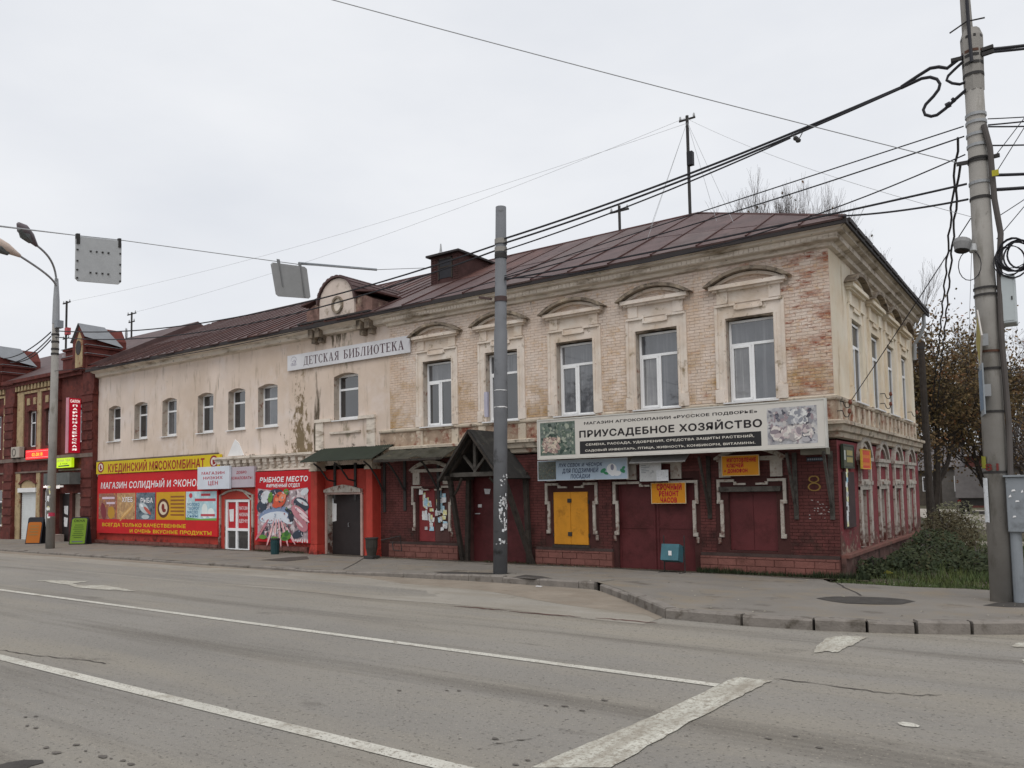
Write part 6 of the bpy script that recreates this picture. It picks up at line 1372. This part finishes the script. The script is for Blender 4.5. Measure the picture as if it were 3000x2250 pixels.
b = MB(); b.box((p.x-.02,p.y-.1,top.z-1.75), (p.x+.17,p.y+.08,top.z-1.3)); b.build('amplifier', M_black, a1)
MT = Vector((p.x, p.y, top.z))
p = on_y(1816, 679, RY); top = on_y(1817, 598, RY); mast('line_post', 'short wire post with crossarm on the main roof ridge', (p.x,p.y,RZ-.05), top.z-RZ, [(top.z-RZ-.18,.36,.06)], r=.05, cat='wire post')
LM = [on_y(386, 917, 5.0), on_y(196, 885, 3.5)]                      # tops of the two left-hand masts
p = on_y(385, 990, 5.0); top = on_y(386, 915, 5.0); t = mast('antenna_mast', 'short roof antenna mast with dish above the red gable', (p.x,p.y,p.z-.2), top.z-p.z+.2, [(top.z-p.z+.1,.45,.05),(top.z-p.z-.35,.3,.05)], r=.05)
b = MB(); b.tube([(p.x-.3,p.y-.1,top.z-1.2),(p.x-.33,p.y-.14,top.z-1.2)], [.3,.34], 14); b.build('dish', M_signgrey, t)
p = on_y(193, 1010, 3.5); top = on_y(196, 882, 3.5); t = mast('antenna_mast', 'tall roof antenna mast beside the street lamp', (p.x,p.y,p.z-.3), top.z-p.z+.3, [(top.z-p.z+.2,.42,.06),(top.z-p.z-1.9,.35,.05),(top.z-p.z-3.0,.35,.05)], r=.06)
b = MB(); b.box((p.x+.02,p.y-.1,top.z-2.0), (p.x+.35,p.y+.1,top.z-1.6)); b.build('amplifier', flat('#a8484c'), t)
t = thing('wire_finial', 'small pale finial standing on the dormer roof', 'finial', (dx0+.3,dy+.2,dzt+.07)); b = MB(); x, y, z = dx0+.3, dy+.2, dzt+.07; b.tube([(x,y,z),(x,y,z+.1),(x,y,z+.15),(x,y,z+.45)], [.10,.12,.05,.02], 8); b.build('finial_body', M_signgrey, t)
b = MB(); b.tube([(x-.15,y,z+.12),(x+.25,y,z+.12)], .02, 5); b.build('finial_arm', M_signgrey, t)

# ================================================================== cables
def cable(label, P, Q, r, sag, group='overhead cables', m=M_black, n=24, name='overhead_cable', bumps=()):
    P, Q = Vector(P), Vector(Q); pts = []
    for i in range(n+1):
        t = i/n; p = P.lerp(Q, t); p.z -= sag*4*t*(1-t); pts.append(p)
    b = MB(); b.tube(pts, r, 5); return b.build(name, m, at=P, label=label, cat='cable', group=group)
def MPt(y, side=0): # point on the middle pole at photograph row y
    z = pole_z(PM, 1468, y); t = z/8.8; return Vector((lerp(PM.x,TOPM.x,t)+.15*side, lerp(PM.y,TOPM.y,t)-.05, z))
def RPt(y, dx=-.18): return Vector((PR_.x+dx, PR_.y-.08, RZ_(y)))
def LPt(y, dx=.2): return Vector((PLp.x+dx, PLp.y-.05, pole_z(PLp, 165, y)))
G1 = 'cables between the utility pole and the grey pole'
cable('thick black upper cable from the utility pole to the grey pole', on_y(2640,255,PR_.y-.08), MPt(704,1), .024, .12, G1)
cable('second thick black cable just below the topmost one', on_y(2640,258,PR_.y-.08), MPt(717,1), .023, .14, G1)
cable('third black cable sagging under the two thick ones', on_y(2316,404,-3.3), MPt(738,1), .017, .10, G1)
t = thing('cable_loop', 'thick black cable hanging in an S-shaped loop beside the utility pole', 'cable', RPt(230,-1.0))
yq = PR_.y-.08
loop = [on_y(*q, yq) for q in ((2828,160),(2800,180),(2775,200),(2750,196),(2725,200),(2690,222),(2640,255))]
b = MB(); b.tube(loop, .03, 6); b.build('cable_run', M_black, t)
loop = [on_y(*q, yq) for q in ((2640,258),(2700,230),(2725,226),(2745,232),(2754,246),(2750,262),(2735,282),(2712,306),(2705,322),(2710,336),(2728,341),(2745,337),(2770,318),(2800,290),(2832,262))]
b = MB(); b.tube(loop, .028, 6); b.build('cable_run', M_black, t)
loop = [on_y(*q, yq) for q in ((2822,180),(2795,205),(2778,222),(2773,235),(2790,244),(2812,247),(2830,240))]
b = MB(); b.tube(loop, .024, 6); b.build('cable_run', M_black, t)
b = MB(); b.tube([on_y(*q, yq) for q in ((2770,312),(2785,304))], .05, 6); b.tube([on_y(*q, yq) for q in ((2790,296),(2797,290))], .045, 6); b.build('cable_splice', M_black, t)
t = thing('cable_insulator', 'pair of small insulators hanging from the thick cable above the roof', 'insulator', on_y(2335, 412, -3.4))
for q in ((2331,405),(2338,411)):
    c0 = on_y(*q, -3.4); b = MB(); b.tube([c0-Vector((.04,0,.0)), c0, c0+Vector((.04,0,-.02))], [.03,.05,.03], 8); b.build('insulator_body', M_dark, t)
b = MB(); b.tube([on_y(*q, -3.4) for q in ((2318,392),(2331,405),(2338,411),(2345,400),(2352,386))], .009, 5); b.build('wire_tie', M_dark, t)
lowm = MPt(820, 1)
cable('upper thin black wire crossing in front of the roof', RPt(366), lowm+Vector((0,0,.06)), .012, .0, G1)
cable('lower thin black wire crossing in front of the roof', RPt(396), lowm+Vector((0,0,.02)), .014, .10, G1)
cable('middle black cable reaching the roof corner from the utility pole', RPt(450), lowm, .013, .5, G1)
cable('thick black cable lying in front of the roof edge', RPt(537), lowm-Vector((0,0,.03)), .021, .06, G1)
cable('lowest thick black cable from the utility pole towards the eave', RPt(583), (.35,-.42,7.93), .02, .05, G1)
G2 = 'cables between the grey pole and the street lamp'
cable('upper black cable between the grey pole and the street lamp', MPt(717,-1), LPt(972), .022, .7, G2)
cable('second black cable between the grey pole and the street lamp', MPt(733,-1), LPt(990), .021, .8, G2)
cable('thin grey wire strung across the library sign', MPt(822,-1), LPt(1089), .012, .35, G2)
G3 = 'cables from the street lamp to the red house'
for k, (y, x2, y2) in enumerate(((972,10,1050),(985,30,1062),(995,45,1060))):
    cable(('topmost','middle','lowest')[k]+' black cable from the street lamp down to the red roof', LPt(y,-.2), on_y(x2, y2, -.4), .026, .25, G3)
G4 = 'cables leaving the utility pole to the right'
for k, (y, y2, r) in enumerate(((160,130,.03),(168,140,.022),(380,352,.014),(385,372,.014),(440,426,.014),(527,510,.028),(570,548,.032),(362,342,.01))):
    cable(('topmost thick','second','third thin','fourth thin','fifth','sixth thick','lowest thick','short upper')[k]+' black cable leaving the utility pole to the right', RPt(y,.18), on_y(3300, y+2.4*(y2-y), -1.0), r, .03, G4)
for k, (q0, q1) in enumerate((((2905,470),(3010,330)),((2893,545),(3010,355)),((2920,700),(3010,590)),((2915,640),(3010,575)),((2930,1085),(3010,1072)),((2935,1095),(3010,1085)))):
    P, Q = on_y(*q0, -3.1), on_y(q0[0]+2.6*(q1[0]-q0[0]), q0[1]+2.6*(q1[1]-q0[1]), -1.8)
    cable(('first','second','third','fourth','fifth','sixth')[k]+' thin slanting wire right of the utility pole', P, Q, .008, .02, 'thin wires right of the utility pole')
cable('long thin wire running from the utility pole up across the sky', RPt(470,-.3), on_y(430, -150, -12.), .008, .05, 'single sky wires', m=M_steel)
cable('thin wire from the utility pole down to the side wall', RPt(640,-.15), (.12, on_x(2492,1172,.1).y, on_x(2492,1172,.1).z), .010, .02, 'single sky wires')
TB = on_z(2745, 1546, -.12)                      # foot of the near autumn tree, to which the service cables run
for k, (px0, px1) in enumerate(((2833,2742),(2840,2752))):
    P = RPt(398 if k == 0 else 478, -.28); Q = Vector((TB.x-.05+.2*k, TB.y, pole_z((TB.x,TB.y), px1, 1230))); pts = []
    for i in range(61):
        t = i/60; p = P.lerp(Q, t); p.z -= .9*4*t*(1-t)*.25; p.x += .022*math.sin(i*1.9+k); p.z += .01*math.cos(i*1.9); pts.append(p)
    b = MB(); b.tube(pts, .022, 5); b.build('twisted_cable', M_black, at=P, label=('left','right')[k]+' of two twisted cables hanging from the utility pole towards the tree', cat='cable', group='twisted service cables')
for k, (q0, q1) in enumerate((((2852,560),(2800,1010)),((2865,760),(2815,1010)))):
    cable(('left','right')[k]+' thin grey wire hanging beside the twisted cables', on_y(*q0,-3.0), Vector((TB.x+1.2+.5*k, TB.y+4, 7.0)), .006, .05, 'thin hanging wires', m=M_steel)
# mast stays
for k, (x2, y2) in enumerate(((1905,668),(1895,706),(2100,650),(2150,655))):
    cable(('first','second','third','fourth')[k]+' thin stay wire of the ridge mast', MT-Vector((0,0,.25)), on_roof(x2, y2), .006, 0, 'mast stay wires', m=M_steel, name='stay_wire')
cable('faint wire leaving the ridge mast to the left', MT-Vector((0,0,.1)), LM[0], .005, .5, 'faint wires above the roof', m=M_signgrey)
cable('second faint wire leaving the ridge mast to the left', MT-Vector((0,0,.3)), LM[1], .005, .5, 'faint wires above the roof', m=M_signgrey)
cable('faint wire leaving the ridge mast to the right', MT-Vector((0,0,.15)), RPt(640,-.1), .005, .2, 'faint wires above the roof', m=M_signgrey)

# ================================================================== traffic signs hung on a cross-street cable (seen from behind)
c0 = on_y(-420, 612, -17.); S1a, S1b = on_x(222, 692, -14.), on_x(355, 706, -14.); S2a, S2b = on_x(793, 767, -12.), on_x(877, 778, -12.)
endc = Vector((dx0+.08, dy-.01, dzt-.35))
pts = [c0, S1a+Vector((0,0,.02)), S1b+Vector((0,0,.02)), S2a+Vector((0,0,.03)), S2b+Vector((0,0,.03)), on_y(1105,790,-2.6), endc]
b = MB(); b.tube(pts, .011, 5); b.build('span_wire', M_steel, at=c0, label='thin span wire across the street carrying two sign plates', cat='cable')
def hung_sign(label, TL, TR, BRr, BLl, straps, rivets):
    ct = (TL+TR+BRr+BLl)/4; t = thing('hanging_sign', label, 'road sign', (TL+TR)/2, 'road signs hung over the street')
    ex = (TR-TL); ez = (BLl-TL); nn = ex.cross(ez).normalized()*.02
    def f(u, d, z): top = TL.lerp(TR, u); bot = BLl.lerp(BRr, u); return top.lerp(bot, z)+nn*d
    b = MB(f); k = .06
    b.prism([(k,0),(1-k,0),(1,k),(1,1-k),(1-k,1),(k,1),(0,1-k),(0,k)], -1, 1); b.build('sign_plate', M_signgrey, t)
    for (u, z0, z1, w_) in straps: b = MB(f); b.box((u-w_,-2,z0), (u+w_,2,z1)); b.build('strap', M_dark if w_ > .02 else M_steel, t)
    if rivets:
        for u, z in [(u, z) for z in (.31,.79) for u in (.31,.44,.57,.70)]+[(u, z) for u in (.03,.97) for z in (.3,.55,.75,.93)]:
            b = MB(f); b.box((u-.018,-2.,z-.016), (u+.018,2.,z+.016)); b.build('rivet', M_dark, t)
    return t
Bl, Br = on_x(220, 823, -14.), on_x(354, 834, -14.)
hung_sign('square grey road sign back with two rows of rivets hung over the street', S1a, S1b, Br, Bl, [(.04,-.06,.17,.035),(.955,-.05,.16,.03)], True)
Bl, Br = on_x(810, 868, -12.25), on_x(909, 875, -12.25)
t = hung_sign('tilted grey road sign back hung left of the pediment', on_x(793,768,-12.), on_x(897,782,-12.), Br, Bl, [(.22,-.12,.7,.018),(.82,-.1,.98,.018)], False)
P, Q = on_x(876, 771, -12.), on_x(1103, 790, -12.); b = MB(); b.tube([P, Q], .035, 8); b.build('spreader_bar', M_cabgrey, at=P, label='dark grey spreader rod on the span wire right of the tilted sign', cat='rod')

# ================================================================== trees, bushes, grass
def tree(name, label, base, h, seed, spread, leaves, lsize, lm, bm_, r0, levels=5, first=.25, up=.5, nb=(3,5), group=None, lspread=.5, fan=1.0):
    rs = random.Random(seed); t = thing(name, label, 'tree', base, group); B = Vector(base)
    br = MB(); tips = []
    def grow(p, d, ln, r, lv):
        n = 4; pts = [p]; rr = [r]; q = p; dd = d
        for i in range(n):
            dd = (dd+Vector((rs.gauss(0,.13),rs.gauss(0,.13),rs.gauss(.03,.08)+up*.05))).normalized(); q = q+dd*ln/n; pts.append(q); rr.append(max(.004, r*(1-.5*(i+1)/n)))
        br.tube(pts, rr, 6 if lv < 2 else (4 if lv < 4 else 3), cap=False)
        if lv >= 2: tips.extend((pts[k], ln, lv) for k in range(1, n+1))
        if lv < levels:
            k = rs.randint(*nb)
            for i in range(k):
                f = rs.uniform(first if lv == 0 else .25, 1); j = min(n-1, int(f*n)); p0 = pts[j].lerp(pts[j+1], f*n-j)
                ang = rs.uniform(0, 2*math.pi); tilt = rs.uniform(.4,.95)*fan; a = dd.orthogonal().normalized(); b_ = dd.cross(a)
                nd = (dd*math.cos(tilt)+(a*math.cos(ang)+b_*math.sin(ang))*math.sin(tilt)*spread+Vector((0,0,up*.25))).normalized()
                grow(p0, nd, ln*rs.uniform(.5,.72), rr[j]*rs.uniform(.5,.68), lv+1)
            grow(q, dd, ln*.62, rr[-1], lv+1)
    grow(B, Vector((rs.gauss(0,.03),rs.gauss(0,.03),1)), h*.42, r0, 0)
    k_ = h/(max(v[2] for v in br.v)-B.z)            # the crown reaches the height asked for
    br.v = [tuple(B+(Vector(v)-B)*k_) for v in br.v]; tips = [(B+(p-B)*k_, ln, lv) for p, ln, lv in tips]
    br.build('trunk', bm_, t)
    if leaves and tips:
        lf = MB()
        far = [x for x in tips if x[2] >= 3] or tips
        for i in range(leaves):
            p, ln, lv = rs.choice(far); c = p+Vector((rs.gauss(0,lspread),rs.gauss(0,lspread),rs.gauss(0,lspread*.8)))
            a = Vector((rs.gauss(0,1),rs.gauss(0,1),rs.gauss(0,1))).normalized(); b_ = a.orthogonal().normalized()*lsize*rs.uniform(.6,1.3); a = a*lsize*rs.uniform(.6,1.3)
            lf.add([c-a*.5, c+b_*.35, c+a*.5, c-b_*.35], [(0,1,2,3)])
        lf.build('crown', lm, t, kind=None)
    return t
bp = on_z(2745, 1546, -.12)
tree('autumn_tree', 'brown-leaved autumn tree with dark trunk behind the side wall', (bp.x,bp.y,-.15), 10.0, 21, 1.0, 8000, .16, M_leafa, M_bark, .26, levels=5, first=.4, lspread=.6)
tree('autumn_tree', 'dense brown autumn tree between the corner and the utility pole', (bp.x+2.0,bp.y+6,-.15), 10.2, 5, 1.0, 7000, .17, M_leafa, M_bark, .22, levels=5, first=.15, lspread=.7)
tree('autumn_tree', 'olive brown autumn tree close behind the far corner of the building', (-1.9,19.0,-.15), 9.0, 9, .9, 8000, .14, M_leafa, M_bark, .2, levels=5, first=.2, lspread=.55)
tree('autumn_tree', 'rusty autumn tree standing far behind the utility pole', (2.4,40,-.15), 9.5, 14, 1.0, 3000, .2, M_leafa, M_bark, .25, levels=5, first=.2, lspread=.8)
tree('bare_tree', 'tallest nearly leafless tree rising behind the right end of the roof', (-8.1,24,-.15), 19.8, 31, .55, 170, .2, M_leafa, M_twig, .2, levels=5, first=.5, up=1.4, nb=(4,6), fan=.6, lspread=.3)
tree('bare_tree', 'leafless tree rising behind the roof beside the ridge mast', (-10.6,25,-.15), 19.3, 44, .55, 60, .2, M_leafa, M_twig, .2, levels=5, first=.5, up=1.5, nb=(4,6), fan=.6, lspread=.3)
tree('bare_tree', 'slim leafless tree behind the roof left of the corner', (-6.0,25,-.15), 17.8, 52, .55, 80, .2, M_leafa, M_twig, .17, levels=5, first=.5, up=1.5, nb=(4,6), fan=.6, lspread=.3)
tree('bare_tree', 'thin leafless tree behind the side eave', (-3.6,24,-.15), 16.2, 12, .6, 90, .18, M_leafa, M_twig, .16, levels=5, first=.5, up=1.2, nb=(4,5), fan=.6, lspread=.3)
tree('bare_tree', 'leafless twiggy tree right of the utility pole', (2.9,31,-.15), 11.2, 17, 1.0, 60, .2, M_leafa, M_twig, .16, levels=5, first=.2, up=.6, nb=(4,5))
# roadside trees across the street, mirrored in the window panes
for k, (X, Y, h, sd_) in enumerate(((-34,-43,12,61),(-22,-45,11,62),(-10,-43,12.5,63),(3,-46,11,64),(15,-43,12,65))):
    tree('street_tree', ('first','second','third','fourth','fifth')[k]+' roadside tree across the street from the left, mirrored in the windows', (X,Y,-.2), h, sd_, 1.0, 5000, .34, M_leafa, M_bark, .22, levels=4, first=.35, lspread=.8, group='trees across the street')
# dark post by the trees
p = on_y(2702, 1003, 14.); t = thing('wooden_post', 'dark square-topped post among the autumn leaves', 'post', (p.x, 14., -.13)); b = MB(); b.tube([(p.x,14.,-.2),(p.x-.05,14.,p.z)], [.14,.11], 10); b.build('post_shaft', M_wood, t)
b = MB(); b.tube([(p.x-.05,14.,p.z-.25),(p.x-.05,14.,p.z-.15)], .125, 10); b.build('post_band', M_dark, t)
def bush(label, x, y, rx, ry, h, n, seed, m=M_leafg, ls=.09):
    rs = random.Random(seed); t = thing('bush', label, 'bush', (x, y, -.12)); st = MB(); lf = MB()
    for k in range(16):
        a = rs.uniform(0, 2*math.pi); q = Vector((x+rx*.8*math.cos(a)*rs.random(), y+ry*.8*math.sin(a)*rs.random(), h*rs.uniform(.5,1.0)))
        st.tube([(x+.2*rs.gauss(0,1)*rx,y+.2*rs.gauss(0,1)*ry,-.13), (Vector((x,y,0))+q)/2+Vector((0,0,.1)), q], [.012,.008,.004], 4)
    st.build('stems', M_twig, t)
    for i in range(n):
        while True:
            u, v, w_ = rs.uniform(-1,1), rs.uniform(-1,1), rs.uniform(0,1)
            if u*u+v*v+w_*w_*.8 < 1+.25*math.sin(5*u+seed)*math.cos(4*v): break
        c = Vector((x+u*rx, y+v*ry, -.1+w_*h)); a = Vector((rs.gauss(0,1),rs.gauss(0,1),rs.gauss(0,.7))).normalized(); b_ = a.orthogonal().normalized()*ls*rs.uniform(.5,1); a = a*ls*rs.uniform(.7,1.5)
        lf.add([c-a*.5, c+b_*.4, c+a*.5, c-b_*.4], [(0,1,2,3)])
    lf.build('foliage', m, t)
bush('low dark bush against the side wall nearest the pavement', 1.0, 3.0, .65, 1.6, .55, 1800, 1)
bush('dark bush in the middle of the side wall', 1.0, 6.4, .85, 1.8, .8, 2000, 2)
bush('brownish bush at the far end of the side wall', .9, 10.2, .9, 1.8, 1.2, 2600, 3, mat('brown_leaf', (.06,.05,.025), .8, vary=.4, vscale=4))
bush('spreading weedy bush left of the utility pole base', 2.3, 3.6, .7, 1.5, .45, 1500, 4)
bush('tall pale weeds beyond the far corner', .6, 15.0, 1.2, 2.0, 1.4, 2200, 7, mat('weed_leaf', (.12,.12,.07), .8, vary=.4, vscale=4), .08)
bush('small weed clump by the first side plinth pier', .45, 1.0, .35, .6, .4, 600, 6)
# grass and weeds
rs = random.Random(12); gr = MB()
def blade(x, y, z, h, sp=.05):
    a = rs.uniform(0, 2*math.pi); l = rs.uniform(.0, sp)*2; w_ = rs.uniform(.006,.014)
    dx_, dy_ = math.cos(a)*w_, math.sin(a)*w_
    gr.add([(x-dx_,y-dy_,z),(x+dx_,y+dy_,z),(x+math.cos(a+1.5)*l,y+math.sin(a+1.5)*l,z+h)], [(0,1,2)])
for i in range(26000):
    y = -1.05+16*rs.random()**1.9; x = rs.uniform(.05, 5.2)
    if x > 3.1 and y > 2.5 and rs.random() < .8: continue
    if rs.random() < .35*(1+math.sin(x*2.3+y)*math.cos(y*1.7)): continue
    blade(x, y, -.14, rs.uniform(.05,.2)*(1.2 if y > .5 else .8), .08)
gr.build('grass', M_grass, kind='stuff')
gr = MB()
for (x0, x1, n, hh) in ((-3.3,-.4,1500,.16),(-3.3,-2.2,700,.2),(-5.6,-3.4,350,.06),(-8.2,-5.7,500,.08),(-9.9,-8.2,300,.12),(-13.7,-10.3,350,.06),(-20.5,-17.8,500,.12),(-32,-23,500,.08),(-.6,.6,800,.22)):
    for i in range(n): blade(rs.uniform(x0,x1), -.10-abs(rs.gauss(0,.07)), -.10, rs.uniform(.3,1)*hh, .05)
gr.build('weeds', M_leafg, kind='stuff')
# leaves and litter
lt = MB()
for i in range(260):
    x = rs.uniform(-16,4); y = KY(x)+.2+abs(rs.gauss(0,2.0)) if rs.random() < .5 else rs.uniform(-1,-.1)
    if y > -.05 and x < 0: continue
    z = z_walk(x, y)+.012; s = rs.uniform(.012,.035); a = rs.uniform(0,6.28)
    lt.add([(x-s*math.cos(a),y-s*math.sin(a),z),(x+s*.5*math.sin(a),y-s*.5*math.cos(a),z+.006),(x+s*math.cos(a),y+s*math.sin(a),z),(x-s*.5*math.sin(a),y+s*.5*math.cos(a),z+.01)], [(0,1,2,3)])
lt.build('litter', mat('litter', (.32,.30,.24), .9, vary=.6, vscale=9), kind='stuff')
p = on_z(2604, 1684, -.05); b = MB(); b.add([(p.x-.12,p.y,-.02),(p.x-.03,p.y-.05,.05),(p.x+.1,p.y-.03,-.0),(p.x+.02,p.y+.05,.02)], [(0,1,2,3)]); b.add([(p.x-.12,p.y,-.03),(p.x-.03,p.y-.05,.04),(p.x+.1,p.y-.03,-.01)], [(0,1,2)]); b.build('fallen_leaf', mat('leaf_yellow', (.55,.52,.12), .8), at=p, label='large pale yellow fallen leaf on the grass verge', cat='leaf')
p = on_z(1580, 1723, -.04); b = MB(); z = z_road(p.x,p.y)+.012; b.box((p.x-.07,p.y-.03,z), (p.x+.06,p.y+.02,z+.012)); b.build('paper_scrap', M_paperw, at=p, label='small white paper scrap lying in the gutter', cat='litter')

# ================================================================== far things at the right
def far_truck():
    p = on_z(2848, 1507, -.12); x, y = p.x+.2, p.y
    t = thing('box_truck', 'grey box truck seen from behind, parked far down the lane', 'truck', (x, y, -.12)); 
    b = MB(); b.box((x-1.1,y,.95), (x+1.1,y+4.5,3.0)); b.build('cargo_box', mat('truck_grey', (.17,.16,.16), .7, vary=.12), t, bev=.03)
    b = MB(); b.box((x-.95,y+.2,.45), (x+.95,y+6.5,.95)); b.build('chassis', M_dark, t)
    b = MB(); b.box((x-1.0,y+4.7,.9), (x+1.0,y+6.6,2.5)); b.build('cab', M_cabgrey, t)
    for s in (-.85, .85):
        for yy in (y+.9, y+5.4):
            b = MB(); b.tube([(x+s-.14,yy,.28),(x+s+.14,yy,.28)], .42, 14); b.build('wheel', M_black, t)
    for s in (-.9, .9): b = MB(); b.box((x+s-.1,y-.03,.7), (x+s+.1,y+.01,.85)); b.build('tail_light', flat('#6a1a1a'), t)
far_truck()
def far_house(name, label, px, pyb, w_, h, rh, dpt, Y, m, rm, chimney=None):
    p = on_y(px, pyb, Y); x = p.x; t = thing(name, label, 'building', (x, Y, -.12))
    b = MB(); b.box((x-w_/2,Y,-.2), (x+w_/2,Y+dpt,h)); b.build('house_wall', m, t)
    b = MB(); b.add([(x-w_/2-.4,Y-.4,h),(x+w_/2+.4,Y-.4,h),(x+w_/2+.4,Y+dpt+.4,h),(x-w_/2-.4,Y+dpt+.4,h),(x-w_/2+.4,Y+dpt/2,h+rh),(x+w_/2-.4,Y+dpt/2,h+rh)], [(0,1,5,4),(1,2,5),(2,3,4,5),(3,0,4)]); rf = b.build('house_roof', rm, t)
    k = -w_/2+1.
    while k < w_/2-1:
        b = MB(); b.box((x+k,Y-.03,1.2), (x+k+.9,Y+.02,2.6)); w2 = b.build('window', M_pvc, t); b = MB(); b.box((x+k+.08,Y-.05,1.28), (x+k+.82,Y-.035,2.52)); b.build('pane', M_glassB, w2); k += 2.4
    if chimney: b = MB(); b.box((x+chimney-.5,Y+dpt/2-.5,h), (x+chimney+.5,Y+dpt/2+.5,h+rh+3.2)); b.build('chimney', M_rbrick, rf)
far_house('low_house', 'low grey house with brick chimney far behind the street cabinet', 2995, 1500, 12, 3.4, 2.2, 8, 62, mat('house_grey', (.13,.12,.11), .9, vary=.15), mat('slate_roof', (.11,.10,.10), .8, vary=.2), -1.2)
far_house('wooden_shed', 'dark reddish shed behind the tree beside the far lane', 2895, 1500, 3, 4.2, 1.2, 6, 58, mat('shed_red', (.10,.035,.03), .9, vary=.2), mat('slate_roof', (.11,.10,.10), .8), None)
far_house('low_house', 'long low wooden house hidden behind the autumn trees', 2700, 1500, 16, 3.2, 2.6, 8, 66, mat('house_wood', (.09,.075,.06), .9, vary=.25), mat('slate_roof', (.11,.10,.10), .8), 3)
